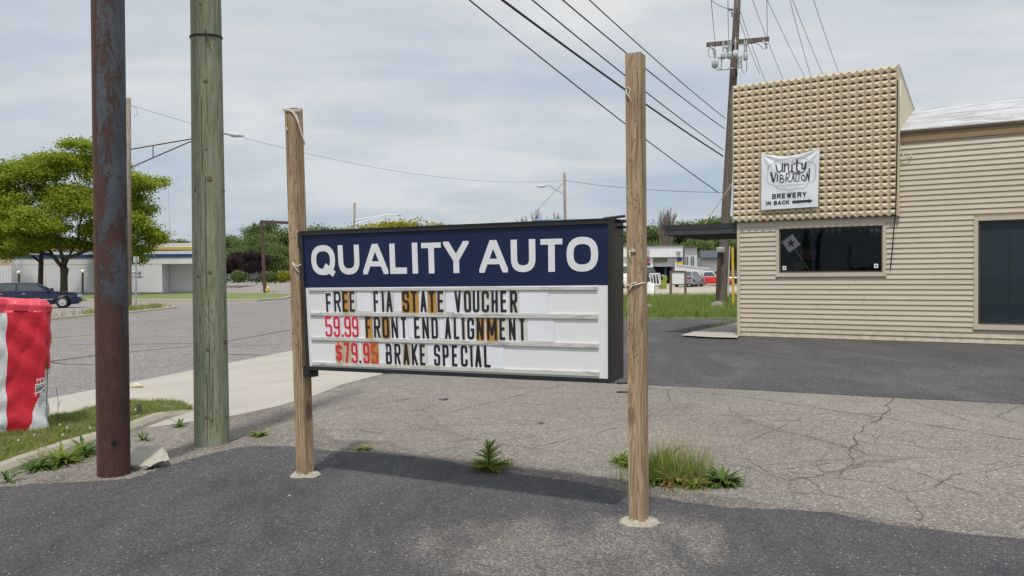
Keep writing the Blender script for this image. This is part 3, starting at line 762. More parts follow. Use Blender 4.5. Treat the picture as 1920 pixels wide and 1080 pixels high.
CF = .065    # cabinet front stands this far before the post centre line
cor = {k: SP.local(*p, CF) for k, p in dict(tl=(568.5,441.5), tr=(1141,419), bl=(581,686.5), br=(1141.5,710)).items()}
def SF(p, q, o=0.0):
    """sign face: p 0..1 left to right, q 0..1 bottom to top"""
    a = [(1-q)*((1-p)*cor['bl'][i]+p*cor['br'][i]) + q*((1-p)*cor['tl'][i]+p*cor['tr'][i]) for i in (0, 1)]
    return SP.w(a[0], a[1], CF+o)
def SI(px, py):
    a, z = SP.local(px, py, CF); p = q = .5
    for _ in range(30):
        A = [(1-q)*((1-p)*cor['bl'][i]+p*cor['br'][i]) + q*((1-p)*cor['tl'][i]+p*cor['tr'][i]) for i in (0, 1)]
        w_ = cor['br'][0]-cor['bl'][0]; h_ = cor['tl'][1]-cor['bl'][1]
        p += (a-A[0])/w_; q += (z-A[1])/h_
    return p, q
SW = cor['br'][0]-cor['bl'][0]; SH = cor['tl'][1]-cor['bl'][1]
sign = empty('roadside_sign', SP.w(POSTD/2, 0, CF), 'wide navy and white changeable letter sign hung between two square posts', 'sign')
def sfbox(mb, p0, p1, q0, q1, o0, o1):
    mb.hexa([SF(p0,q0,o1),SF(p1,q0,o1),SF(p1,q0,o0),SF(p0,q0,o0),SF(p0,q1,o1),SF(p1,q1,o1),SF(p1,q1,o0),SF(p0,q1,o0)])
CD = .235; fx_ = .022/SW; fz = .028/SH
mb = MB(); sfbox(mb, -fx_*.9, 1+fx_*.9, -fz*.85, 1+fz*.85, -CD, -.006); bevel(part('cabinet', mb, MAT['black'], sign), .006, 1)
mb = MB(); sfbox(mb, -fx_, 0, -fz, 1+fz, -.05, .016); part('frame_rail', mb, MAT['black'], sign)
mb = MB(); sfbox(mb, 1, 1+fx_, -fz, 1+fz, -.05, .016); part('frame_rail', mb, MAT['black'], sign)
mb = MB(); sfbox(mb, 0, 1, 1, 1+fz, -.05, .0165); part('frame_rail', mb, MAT['black'], sign)
mb = MB(); sfbox(mb, 0, 1, -fz, 0, -.05, .0165); part('frame_rail', mb, MAT['black'], sign)
mb = MB()  # lip on the top and seams on the end
sfbox(mb, -fx_*1.2, 1+fx_*1.2, 1+fz, 1+fz*1.25, -CD-.01, .022)
part('top_cap', mb, MAT['black'], sign)
mb = MB()
for q in (.12, .42, .68, .93):
    c0 = SF(1+fx_*.9, q, -CD/2)
    for k in (-.8, .75): mb.lathe([(.007, 0), (.005, .006), (0.0005, .008)], SF(1+fx_*.9, q, -CD/2+k*CD*.42), 6, SP.u)
part('rivet', mb, MAT['black'], sign)['kind'] = 'stuff'
qs = (SI(575, 539.5)[1] + SI(1140, 534.5)[1])/2
qa, qb = SI(575, 539.5)[1], SI(1140, 534.5)[1]
def qsplit(p): return qa*(1-p)+qb*p
mb = MB(); mb.hexa([SF(0,qa,.003),SF(1,qb,.003),SF(1,qb,-.02),SF(0,qa,-.02),SF(0,1,.003),SF(1,1,.003),SF(1,1,-.02),SF(0,1,-.02)])
head = part('header_panel', mb, MAT['navy'], sign)
mb = MB(); mb.hexa([SF(0,0,.002),SF(1,0,.002),SF(1,0,-.02),SF(0,0,-.02),SF(0,qa,.002),SF(1,qb,.002),SF(1,qb,-.02),SF(0,qa,-.02)])
part('letter_board', mb, MAT['signwhite'], sign)
# QUALITY AUTO
def letter_on_face(ch, xa, xb, ya, yb, parent, m, sw=None, tile=None, tiltr=0, name='letter', th=.003, base=.004, r=.5, swk=.2, swh=None, diag=None):
    """x extents and y extents sighted on the sign face"""
    ym = (ya+yb)/2; pa, qlo = SI(xa, yb); pb, _ = SI(xb, ym); pa = SI(xa, ym)[0]; qlo = SI((xa+xb)/2, yb)[1]; qhi = SI((xa+xb)/2, ya)[1]
    w = (pb-pa)*SW; h = (qhi-qlo)*SH; s = sw if sw else swk*h
    f = lambda x, y, o: SF(pa + (x + tiltr*y)/SW, qlo + y/SH, o)
    host = parent
    if tile:
        mbt = MB(); gx = min(.009, w*.12); f2 = lambda x, y, o: SF(pa + (x+tiltr*y)/SW, qlo+y/SH, o)
        t0, t1 = .003, .0075+random.uniform(0, .001)
        Pt = [(-gx, -.012), (w+gx, -.012), (w+gx, h+.012), (-gx, h+.012)]
        mbt.hexa([f2(Pt[0][0],Pt[0][1],t1), f2(Pt[1][0],Pt[1][1],t1), f2(Pt[1][0],Pt[1][1],t0), f2(Pt[0][0],Pt[0][1],t0), f2(Pt[3][0],Pt[3][1],t1), f2(Pt[2][0],Pt[2][1],t1), f2(Pt[2][0],Pt[2][1],t0), f2(Pt[3][0],Pt[3][1],t0)])
        host = part('letter_tile', mbt, MAT[tile], parent); base = t1+.0008
    g = MB(); glyph_mesh(g, glyph(ch, w, h, s, r=r, swh=swh and swh*h, diag=diag and diag*h), f, th, base)
    if ch == '$': glyph_mesh(g, [(3, [(w*.43,-.006),(w*.57,-.006),(w*.57,h+.006),(w*.43,h+.006)])], f, th, base)
    o = put(name, g.mesh(name, m), host)
    if host is not parent: o.location = (0, 0, 0)
    return o
top_y = lambda x: 459.6 + (x-634)*(446-459.6)/(1058-634); bot_y = lambda x: 515 + (x-634)*(509.3-515)/(1058-634)
for ch, xa, xb in (('Q',584.5,629),('U',635,674.5),('A',681,728),('L',731.5,768),('I',773,784.5),('T',789,830),('Y',832,880),('A',899,952.5),('U',958.5,1004.5),('T',1011.6,1058),('O',1063,1122)):
    xm = (xa+xb)/2; e = 1.0 if ch in 'QO' else 0
    letter_on_face(ch, xa, xb, top_y(xm)-e, bot_y(xm)+e*.6, head, MAT['letterwhite'], swk=.205, r=.64 if ch in 'QO' else .5, swh=.17, diag=.205, name='letter', th=.0015)
rows = [
 ((545.5, 584.5, 620), (544.0, 585.8, 960), [('F',613,624,'','b'),('R',628,640.5,'','b'),('E',643.5,654.5,'tile_amber','b'),('E',657,668,'tile_grey','b'),('F',702,713,'tile_clear','b'),('I',717.5,721.5,'tile_clear','b'),('A',725.5,737,'tile_grey','b'),('S',756,768.5,'tile_amber','b'),('T',771.5,784,'tile_amber','b'),('A',789.5,801,'tile_clear','b'),('T',805,817.5,'tile_amber','b'),('E',821.5,834.5,'tile_grey','f'),('V',854,866,'tile_clear','b'),('O',871.5,884.5,'tile_grey','b'),('U',887.5,900,'','b'),('C',904.5,918,'tile_grey','f'),('H',922.5,934.5,'','b'),('E',939.5,953,'tile_clear','b'),('R',957.5,971,'tile_grey','f')]),
 ((592.0, 631.5, 620), (596.0, 638.2, 980), [('5',611.5,624,'tile_clear','r'),('9',627,638.5,'','r'),('.',641.5,645,'','r'),('9',647.5,659.5,'','r'),('9',661.5,673.5,'tile_clear','r'),('F',687,697.5,'tile_amber','b'),('R',702.5,714.5,'tile_grey','b'),('O',718.5,730.5,'tile_amber','b'),('N',735.5,747.5,'','b'),('T',752.5,764.5,'tile_clear','b'),('E',778,790,'tile_clear','b'),('N',793.5,805.5,'','b'),('D',810.5,822.5,'tile_clear','b'),('A',835.5,846.5,'','b'),('L',852,864,'tile_clear','b'),('I',868,872,'tile_tan','b'),('G',877.5,890.5,'tile_clear','b'),('N',895,907.5,'tile_amber','b'),('M',914.5,932.5,'tile_amber','b'),('E',937.5,950.5,'tile_grey','b'),('N',955.5,968,'','b'),('T',974,987,'tile_grey','b')]),
 ((641.0, 680.0, 640), (647.2, 689.0, 915), [('$',631.5,642.5,'tile_tan','r'),('7',646,657,'tile_tan','r'),('9',660.5,672,'tile_grey','r'),('.',675,678.5,'','b'),('9',682.5,694,'tile_tan','r'),('5',698,709.5,'tile_amber','o'),('B',725,736,'tile_clear','b'),('R',741,752.5,'','b'),('A',757.5,768.5,'tile_tan','b'),('K',773.5,785,'tile_clear','b'),('E',789,800.5,'tile_grey','b'),('S',815,826.5,'tile_clear','b'),('P',831.5,843,'tile_clear','b'),('E',848.5,860.5,'','b'),('C',865.5,878,'tile_clear','b'),('I',883.5,887.5,'','b'),('A',892,904,'','b'),('L',909,923,'tile_clear','b')]),
]
for (ta, ba, xa0), (tb, bb, xb0), ls in rows:
    for ch, xa, xb, tile, c in ls:
        xm = (xa+xb)/2; k = (xm-xa0)/(xb0-xa0); ya = ta+(tb-ta)*k + .8; yb = ba+(bb-ba)*k - .6
        if ch == 'F' and xa < 620: ya += 3.2; yb += .5
        m = {'b': MAT['let_black'], 'f': MAT['let_faded'] if False else MAT['let_black'], 'r': MAT['let_red'], 'o': MAT['let_red2']}[c]
        w_px = 4.35 if ch not in 'MN' else 3.9
        s = w_px/1493*5.9 * (1 + .1*k)
        letter_on_face(ch, xa, xb, ya, yb, sign, m, sw=s, tile=tile or 'tile_clear', r=.42, name='letter', th=.003, tiltr=random.uniform(-.012, .012))
# blank spacer tiles
for xa, xb, ya, yb in ((671,697,546,584),(740,753,546,584),(838,851,546,585),(975,1028,546,588),(767,776,595,633),(825,833,596,634),(990,1040,598,640),(803,813,645,684),(925,945,649,690),(712,722,642,681)):
    p0, q0 = SI(xa, yb); p1, q1 = SI(xb, ya); mbt = MB(); sfbox(mbt, p0, p1, SI((xa+xb)/2, yb)[1], SI((xa+xb)/2, ya)[1], .003, .006)
    part('blank_tile', mbt, MAT['tile_clear'], sign)
for (xa, y0a, y1a), (xb, y0b, y1b) in (((580,540.8,545.3),(1121,537.2,543.2)), ((583,585.8,591.2),(1122,589.3,597.8)), ((585,631.8,637),(1123,644,652.2)), ((586,678.2,683.6),(1124,697.3,705.2))):
    q = [SI(xa,y1a), SI(xb,y1b), SI(xb,y0b), SI(xa,y0a)]; mb = MB()
    mb.hexa([SF(*q[0],.014),SF(*q[1],.014),SF(*q[1],.002),SF(*q[0],.002),SF(*q[3],.014),SF(*q[2],.014),SF(*q[2],.002),SF(*q[3],.002)])
    part('letter_track', mb, MAT['rail'], sign)
# brackets and bolts
def sbox(px0, py0, px1, py1, o0, o1, host=sign, name='bracket', m='black'):
    t0, z1 = SP.local(px0, py0, o1); t1, z0 = SP.local(px1, py1, o1); mb = MB(); mb.pbox(SP, t0, t1, z0, z1, o0, o1); return part(name, mb, MAT[m], host)
sbox(557.5,436,570,461,-.05,.052); sbox(569,686,581,708,-.05,.052)
sbox(1160,412,1172,417,-.12,-.08); sbox(1160,424,1172,428,-.12,-.08)
def bolt(pxa, pxb, py, off, name='bolt'):
    a = SP.local(pxa, py, off); b = SP.local(pxb, py, off); mb = MB(); mb.tube([SP.w(a[0], a[1], off), SP.w(b[0], b[1], off)], .006, 6); part(name, mb, MAT['black'], sign)
bolt(1157,1176,718.5,.02); bolt(1157,1176,735,.02); bolt(580,592,697,.03); bolt(578,590,700,-.0)
mb = MB(); p0 = SP.local(1132,410,-.05); p1 = SP.local(1172,405,-.05); mb.tube([SP.w(*p0,-.05), SP.w(*p1,-.05)], .010, 6); part('hanger_rod', mb, MAT['black'], sign)
mb = MB(); p0 = SP.local(575,433,.0); p1 = SP.local(590,437,.0); mb.tube([SP.w(*p0,.0), SP.w(*p1,.0)], .006, 6); part('hanger_rod', mb, MAT['steel'], sign)
# twine
def twine(paths, label, r=.0045):
    mb = MB()
    for p in paths: mb.tube([SP.w(*SP.local(x, y, o), o) for x, y, o in p], r, 5)
    solo('twine', mb, MAT['twine'], label, 'string', 'pieces of pale twine tied to the sign posts', True)
twine([[(530,203,.054),(545,207,.056),(564,205,.056)],[(530,207,.054),(548,209,.056),(564,208,.056)],[(531,205,.054),(543,206,.058),(549,211,.06),(556,222,.062),(562,238,.06),(566,252,.056),(570,262,.052),(571,272,.05)],[(548,209,.06),(556,216,.062),(560,228,.062),(561,240,.06)],[(537,239,.056),(539,244,.058),(538,249,.056)]], 'twine wrapped round the top of the left sign post with a loose hanging end')
twine([[(548,494,.055),(552,500,.06),(557,506,.06),(562,513,.055)],[(549,492,.056),(553,498,.06),(560,499,.06),(568,493,.03)]], 'short knotted twine on the left sign post beside the letter Q')
twine([[(1172,166,.06),(1178,163,.06),(1181,168,.062),(1179,178,.062),(1182,188,.062),(1180,197,.06)],[(1174,167,.06),(1175,176,.062),(1180,184,.062)]], 'frayed twine knot near the top of the right sign post', .0038)
twine([[(1178,480,.056),(1181,472,.062),(1185,470,.062),(1190,473,.058)],[(1180,470,.058),(1181,482,.062),(1183,490,.058)],[(1183,470,.06),(1187,467,.062),(1192,473,.056)]], 'small twine bow on the right sign post level with the letter O', .0038)
twine([[(1170,533,.056),(1182,536,.06),(1194,534,.06),(1204,531,.054),(1211,530,.0)],[(1181,536,.062),(1188,531,.064),(1194,530,.06)],[(1185,535,.062),(1180,542,.062),(1177,548,.06)]], 'twine tied right round the right sign post at mid height', .0045)

# ------------------------------------------------------------------ big poles at the left
def round_pole(name, bx, by, wpx, tpx, ztop, m, label, cat='pole', taper=1.0, n=40):
    b = gp(bx, by); d = b.y; r = wpx/F*d/2; r = wpx/F*(d+r)/2; D_ = d+r; b0 = at(bx, by, D_); d2 = at(tpx, 0, D_); lean = (d2.x-b0.x)/(d2.z-b0.z); c = Vector((b0.x-lean*b0.z, D_, 0))
    o = empty(name, c, label, cat); mb = MB(); k = 14
    prof = [(r*(1-(1-taper)*i/k), ztop*i/k) for i in range(k+1)]
    vs = []
    for i, (rr, z) in enumerate([(r, -.1)]+prof):
        for j in range(n):
            an = 2*PI*j/n; q = rr*(1+.006*math.sin(3*an+z*1.7)); vs.append((c.x+lean*z+q*math.cos(an), c.y+q*math.sin(an), z))
    fs = [(i*n+j, i*n+(j+1) % n, (i+1)*n+(j+1) % n, (i+1)*n+j) for i in range(k+1) for j in range(n)]; fs.append(tuple((k+1)*n+j for j in range(n)))
    mb.add(vs, fs)
    return o, c, r, lean, mb
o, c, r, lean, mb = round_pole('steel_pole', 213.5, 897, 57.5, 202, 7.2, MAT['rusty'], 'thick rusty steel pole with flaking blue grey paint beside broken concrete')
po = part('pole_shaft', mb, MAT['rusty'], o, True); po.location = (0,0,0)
po.data.transform(Matrix.Translation(-c))
an = math.radians(-62); hp = gp(228, 826); mb = MB()
hz = 0.235; nx, ny = math.cos(an), math.sin(an)
mb.lathe([(.021, .0), (.021, .004), (.0185, .0045)], (r*nx*.992, r*ny*.992, hz+.05), 12, (nx, ny, 0)); part('drain_hole', mb, MAT['hole'], o, local=True)
o, c, r, lean, mb = round_pole('utility_pole', 397.5, 838, 63, 385.5, 8.2, MAT['green'], 'thick green tinted wooden utility pole with a black tie near its top', 'utility pole', .74)
po = part('pole_shaft', mb, MAT['green'], o, True); po.location = (0,0,0); po.data.transform(Matrix.Translation(-c))
def on_pole(px, py, extra=.004):
    p = at(px, py, c.y-r*.9); dx = p.x-(c.x+lean*p.z); rr = r*(1-.26*p.z/8.2); dx = max(-rr*.98, min(rr*.98, dx)); return Vector((p.x-c.x, -math.sqrt(max(1e-6, rr*rr-dx*dx))-extra, p.z))
for kx, ky, kr in ((375,8,.02),(385,152,.032),(392,335,.04),(364,357,.022),(412,355,.022),(393,510,.03),(371,518,.02),(387,280,.014),(390,655,.026),(415,642,.035),(367,645,.02),(389,782,.03),(398,786,.022),(419,786,.02),(380,572,.012)):
    p = on_pole(kx, ky, .0005); nrm = Vector((p.x - lean*p.z, p.y, 0)).normalized(); mb = MB()
    kr *= .7; mb.lathe([(kr, 0), (kr*.85, .0016), (kr*.35, .0012), (kr*.05, .002)], p, 14, (nrm.x, nrm.y, .05)); kn_ = part('knot', mb, simple('knot_wood', (.13,.10,.065), .9, .4, 60) if 'knot_wood' not in bpy.data.materials else bpy.data.materials['knot_wood'], o, True, local=True)
mb = MB(); zt = at(385, 62, c.y-r).z; rr = r*(1-.26*zt/8.2)+.004
for dz in (0, .011): mb.tube([(lean*zt+rr*math.cos(a*2*PI/30), rr*math.sin(a*2*PI/30), zt+dz+.012*math.sin(a*2*PI/30*1+.4)) for a in range(31)], .0055, 5)
p = on_pole(386, 62, .01); mb.tube([p, p+Vector((.01,-.01,-.04)), p+Vector((.03,-.01,-.075))], .005, 5); mb.tube([p, p+Vector((-.006,-.01,.03))], .005, 5); mb.tube([p, p+Vector((.0,-.01,-.06)), p+Vector((-.005,-.01,-.085))], .004, 5)
part('cable_tie', mb, MAT['blackwire'], o, local=True)
mb = MB()   # long seasoning cracks
for x0, x1, y0, y1 in ((384,388,60,230),(377,380,170,330),(385,388,330,560),(391,394,560,700),(388,391,700,835),(404,407,400,520),(412,414,548,600),(398,399,690,800)):
    pts = []; 
    for i in range(13):
        t = i/12; p = on_pole(x0+(x1-x0)*t+random.uniform(-.5,.5), y0+(y1-y0)*t, .0006); pts.append(p)
    for a, b in zip(pts[:-1], pts[1:]):
        w = .0022*random.uniform(.5, 1.5); mb.quad(a+Vector((-w,0,0)), a+Vector((w,0,0)), b+Vector((w,0,0)), b+Vector((-w,0,0)))
pc = part('seasoning_crack', mb, MAT['hole'], o, local=True); pc['kind'] = 'stuff'

# ------------------------------------------------------------------ striped vinyl cover at the left edge
def cover():
    b = gp(98, 812); Y = b.y; H = at(60, 556, Y).z; W2, D2 = .60, .30; th = math.radians(33)
    ex = Vector((math.cos(th), math.sin(th), 0)); ey = Vector((-math.sin(th), math.cos(th), 0)); C = Vector((b.x, Y, 0)) - ex*(W2+.005) + ey*D2
    o = empty('striped_cover', C, 'tall box shaped vinyl cover in red and white stripes standing on the verge', 'cover')
    n = 420; m = 96; hx, hy = W2, D2
    def prm(s):
        L_ = [2*hx, 2*hy, 2*hx, 2*hy]; T = sum(L_); d = s*T; cs = [(-hx,-hy),(hx,-hy),(hx,hy),(-hx,hy)]; k = 0
        while d > L_[k] and k < 3: d -= L_[k]; k += 1
        return Vector(cs[k]).lerp(Vector(cs[(k+1) % 4]), d/L_[k])
    vs = []; rl = random.Random(3); lim = math.hypot(hx, hy)*.965
    waves = [(rl.uniform(5,16), rl.uniform(2,9), rl.uniform(0,6), rl.uniform(.0015,.006)) for _ in range(10)]
    for j in range(m+1):
        t = j/m; z = .02+(H-.02)*t; taper = 1 - .05*(1-t)**1.5 - .05*math.exp(-((t-.33)/.12)**2) - (.0 if t < .96 else (t-.96)*2.2)
        for i in range(n):
            s = i/n; p = prm(s); rr = p.length; q = p.normalized()*min(rr, lim)
            w = sum(a*math.sin(f1*2*PI*s + f2*z*2 + ph + 2*math.sin(3*z+ph)) for f1, f2, ph, a in waves)
            cr = .013*math.sin(26*z*(1-.25*math.sin(9*s*PI)) + 18*s)*max(0, .55-t)*2 + .008*abs(math.sin(11*z+40*s))*max(0, 1-t) + .012*abs(math.sin(7*z-60*s+1))*t
            k = taper*(1 + (w+cr)/max(.3, rr)); zz = z + (.045*(-q.x/hx)*t if t > .9 else 0) + (.012*math.sin(40*s) if t > .97 else 0)
            vs.append(C + ex*q.x*k + ey*q.y*k + Vector((0, 0, zz)))
    fs = []; mi = []
    for j in range(m):
        t = (j+.5)/m
        for i in range(n):
            s = (i+.5)/n; x = prm(s).x; front = s < hx/(hx+hy)/1.0*.5*1.0
            front = s < (2*hx)/(4*hx+4*hy); d = hx-x; edge = max(0, .46-t)*.46
            fs.append((j*n+i, j*n+(i+1) % n, (j+1)*n+(i+1) % n, (j+1)*n+i))
            if t > .888: mi.append(2)
            elif front and ((edge < d < .385) or d > .88): mi.append(0)
            elif not front and s < .5 and x > hx-.01 and t > .46: mi.append(0)
            else: mi.append(1)
    fs.append(tuple(range(m*n, (m+1)*n))); mi.append(2)
    for k, nm, mm in ((0, 'red_stripe', 'vred'), (1, 'white_panel', 'vwhite'), (2, 'red_hem', 'vtop')):
        mb = MB(); idx = {}
        for f, q in zip(fs, mi):
            if q != k: continue
            ff = []
            for v in f:
                if v not in idx: idx[v] = len(mb.v); mb.v.append(vs[v])
                ff.append(idx[v])
            mb.f.append(ff); mb.mi.append(0)
        part(nm, mb, MAT[mm], o, True)
    FP = Plane(C - ey*(hy+.004), ex)
    def E(px, py, o_=0): t, z = FP.local(px, py, o_); return FP.w(t, z, o_)
    mb = MB()
    for l in ([(69,712),(83,708),(83,722),(67,727),(67,738),(64,738)],[(69,712),(70,724)],[(76,710),(77,722)],[(66,722),(83,718)],[(66,738),(78,733),(83,726)],[(66,743),(70,736)],[(72,714),(75,713),(76,722),(73,722)],[(79,712),(82,711),(82,720)]): mb.tube([E(x, y, .02) for x, y in l], .0035, 4)
    part('emblem_outline', mb, MAT['vwhite'], o)
    mb = MB(); mb.quad(E(66,737,.018),E(83.5,731,.018),E(83.5,718,.018),E(66,722.5,.018)); part('emblem_ground', mb, MAT['vwhite'], o)
    mb = MB()
    for k in range(4):
        y = 724+k*3.3
        for i in range(8):
            xa = 67+i*2.0; ya = y-(i*.55)+(i % 2)*.8; yb = y-((i+1)*.55)+((i+1) % 2)*.8
            mb.quad(E(xa,ya+1.9,.020),E(xa+2.0,yb+1.9,.020),E(xa+2.0,yb,.020),E(xa,ya,.020))
    part('emblem_bars', mb, MAT['ink'], o)
    mb = MB(); mb.tube([E(87,640,-.02),E(88.5,690,.0),E(88.5,730,.0),E(87,760,0)], .004, 4); part('tie_cord', mb, MAT['blackwire'], o)
cover()

# ------------------------------------------------------------------ rocks, stake, stones, debris
def rock(name, c, sx, sy, sz, m, label, cat='rock', group=None, seed=0, cut=None, rot=0):
    rl = random.Random(seed); bm = bmesh.new(); bmesh.ops.create_icosphere(bm, subdivisions=3, radius=1)
    dirs = [Vector((rl.uniform(-1,1), rl.uniform(-1,1), rl.uniform(-1,1))).normalized() for _ in range(9)]
    for v in bm.verts:
        p = v.co.copy()
        for d in dirs:
            k = p.dot(d); 
            if k > .72: p -= d*(k-.72)*.85
        p *= 1+rl.uniform(-.02,.02); v.co = p
    me = bpy.data.meshes.new(name); bm.to_mesh(me); bm.free(); me.materials.append(m)
    me.transform(Matrix.Diagonal((sx, sy, sz, 1))); me.transform(Matrix.Rotation(rot, 4, 'Z'))
    o = put(name, me); o.location = c; return tag(o, label, cat, group)
def slab_rock():
    # broken kerb chunk: a wedge of concrete lying behind the steel pole
    o = None; Y = gp(270, 878).y; g = lambda x, y, dY=0: at(x, y, Y+dY); mb = MB()
    top = [g(236,838,.02), g(296,836,.30), g(284,872,-.02), g(240,876,-.06)]
    A = at(241,878,Y-.02); 
    v = [Vector((A.x-.02, Y-.06, .0)), Vector((gp(272,880).x, Y-.08, .0)), Vector((gp(316,862).x, Y+.10, .0)), Vector((gp(300,850).x, Y+.34, .0)), Vector((A.x, Y+.30, .0)),
         at(238,842,Y+.1), at(297,838,Y+.16), at(318,861,Y+.02), at(280,874,Y-.09), at(240,872,Y-.08)]
    v[5].y = Y+.24; v[5].z = .14; v[6].y = Y+.26; v[6].z = .145
    mb.add(v, [(0,1,8,9), (1,2,7,8), (2,3,6,7), (3,4,5,6), (4,0,9,5), (9,8,6,5), (8,7,6), (4,3,2,1,0)])
    me = mb.mesh('broken_concrete', MAT['rubble']); bm = bmesh.new(); bm.from_mesh(me)
    bmesh.ops.triangulate(bm, faces=bm.faces); bmesh.ops.subdivide_edges(bm, edges=bm.edges, cuts=4, use_grid_fill=True)
    rl = random.Random(2)
    for q in bm.verts:
        rough = .012 if q.co.x > v[8].x-.02 else .003
        if q.co.z > .002: q.co += Vector((rl.uniform(-1,1), rl.uniform(-1,1), rl.uniform(-1,1)))*rough
    bm.to_mesh(me); bm.free(); me.name = 'broken_concrete'
    tag(put('broken_concrete', me), 'wedge of broken concrete lying against the rusty steel pole', 'rubble')
slab_rock()
p = gp(263, 782); mb = MB(); mb.hexa([(p.x-.026,p.y-.012,0),(p.x+.02,p.y-.012,0),(p.x+.02,p.y+.012,0),(p.x-.026,p.y+.012,0),(p.x-.034,p.y-.012,.155),(p.x+.008,p.y-.012,.15),(p.x+.008,p.y+.012,.15),(p.x-.034,p.y+.012,.155)])
solo('stake', mb, simple('dark_stake', (.07,.075,.07), .7, .2, 20), 'short dark stake poking out of the verge between the two thick poles', 'stake')
rock('stone', gp(256, 727)+Vector((0,0,.03)), .10, .06, .045, simple('pale_stone', (.55,.48,.38), .9, .15, 12), 'pale stone lying on the concrete apron beside the road', 'stone', seed=5)
p = gp(830, 750); mb = MB(); mb.add([(p.x-.06,p.y+.03,.012),(p.x+.07,p.y+.03,.02),(p.x+.03,p.y-.05,.025),(p.x-.01,p.y-.04,.01),(p.x-.06,p.y+.03,0),(p.x+.07,p.y+.03,0),(p.x+.03,p.y-.05,0),(p.x-.01,p.y-.04,0)], [(0,3,2,1),(0,1,5,4),(1,2,6,5),(2,3,7,6),(3,0,4,7)])
solo('shard', mb, MAT['slate_bit'], 'dark triangular shard lying on the old asphalt under the sign', 'debris')
for x, y, s, l in ((1014,795,.03,'small dead brown leaf on the old asphalt below the sign'), (293,930,.02,None)):
    if l:
        p = gp(x, y); mb = MB(); mb.add([(p.x-.05,p.y,.01),(p.x-.01,p.y-.03,.02),(p.x+.05,p.y,.01),(p.x+.01,p.y+.035,.025)], [(0,1,2,3)]); solo('dead_leaf', mb, simple('dead_leaf', (.10,.075,.045), .9), l, 'leaf')
rock('boulder', gp(1345,572,.1)+Vector((0,0,.12)), .38, .34, .34, MAT['boulder'], 'rounded boulder in the tall grass near the corner of the beige building', 'rock', 'boulders in the tall grass', 8).location = Vector((at(1345,577,35).x, 35, rz(35)+.05))
rock('boulder', Vector((at(1216,580,35).x, 35, rz(35)+.02)), .42, .3, .26, MAT['boulder'], 'low flat grey boulder in the tall grass beside the right sign post', 'rock', 'boulders in the tall grass', 9)
for k, (x, y, s) in enumerate(((543,931,.014),(1228,903,.010),(1120,897,.012))):
    rock('pebble', gp(x, y)+Vector((0,0,s*.4)), s, s*.8, s*.6, MAT['pebble'], ('white pebble on the dark asphalt in front of the left sign post', 'tan pebble on the gravel right of the right sign post', 'pale pebble on the gravel edge left of the right sign post')[k], 'pebble', seed=20+k)
def scatter_pebbles():
    V = []; Fs = []; rl = random.Random(4); pts = []
    for _ in range(260): pts.append((rl.uniform(-3.6, 4.5), rl.uniform(3.8, 7.2), rl.uniform(.0015, .005)))
    for i in range(len(grav)*14):
        k = rl.randrange(len(grav)-1); a = Vector(grav[k]); b = Vector(grav[k+1]); q = a.lerp(b, rl.random()); pts.append((q.x+rl.gauss(0,.06), q.y+abs(rl.gauss(.08,.12)), rl.uniform(.002,.008)))
    for _ in range(700):
        x = rl.uniform(-3.6,-1.5); y = rl.uniform(6.3,9.6); pts.append((x, y, rl.uniform(.002,.006)))
    for x, y, s in pts:
        b = len(V); an = rl.uniform(0, 6)
        for k in range(4): V.append((x+s*math.cos(an+k*PI/2)*rl.uniform(.7,1.3), y+s*math.sin(an+k*PI/2)*rl.uniform(.7,1.3), .009))
        V.append((x, y, .009+s*.9))
        for k in range(4): Fs.append((b+k, b+(k+1) % 4, b+4))
    me = npmesh('loose_gravel', np.array(V), np.array(Fs), MAT['pebble']); o = put('loose_gravel', me); o['kind'] = 'stuff'; o['label'] = 'loose pale gravel bits strewn over the asphalt'
scatter_pebbles()

# ------------------------------------------------------------------ plants
def blades(pts, hgt, wid, lean, rng, seg=2):
    """pts (n,3) -> V,F of curved tapering blades"""
    n = len(pts); h = hgt[0]+(hgt[1]-hgt[0])*rng.random(n); w = wid[0]+(wid[1]-wid[0])*rng.random(n)
    a = rng.random(n)*2*PI; b = rng.random(n)*2*PI; l = lean*rng.random(n)*h
    dx, dy = np.cos(a), np.sin(a); ex, ey = np.cos(b)*l, np.sin(b)*l
    V = np.zeros((n, 5, 3)); 
    for i, (sx, t) in enumerate(((-1,0),(1,0),(-.7,.55),(.7,.55),(0,1))):
        V[:, i, 0] = pts[:,0]+dx*w*sx*.5+ex*t*t; V[:, i, 1] = pts[:,1]+dy*w*sx*.5+ey*t*t; V[:, i, 2] = pts[:,2]+h*t*(1-.18*t*lean)
    base = (np.arange(n)*5)[:, None]
    Fq = np.concatenate([base+np.array([[0,1,3]]), base+np.array([[0,3,2]]), base+np.array([[2,3,4]])])
    return V.reshape(-1,3), Fq
def in_poly(x, y, P):
    c = np.zeros(len(x), bool); n = len(P)
    for i in range(n):
        x1, y1 = P[i]; x2, y2 = P[(i+1) % n]
        k = ((y1 > y) != (y2 > y)) & (x < (x2-x1)*(y-y1)/(y2-y1+1e-12)+x1); c ^= k
    return c
def stuff(name, V, Fq, m, label):
    o = put(name, npmesh(name, V, Fq, m)); o['kind'] = 'stuff'; o['label'] = label; return o
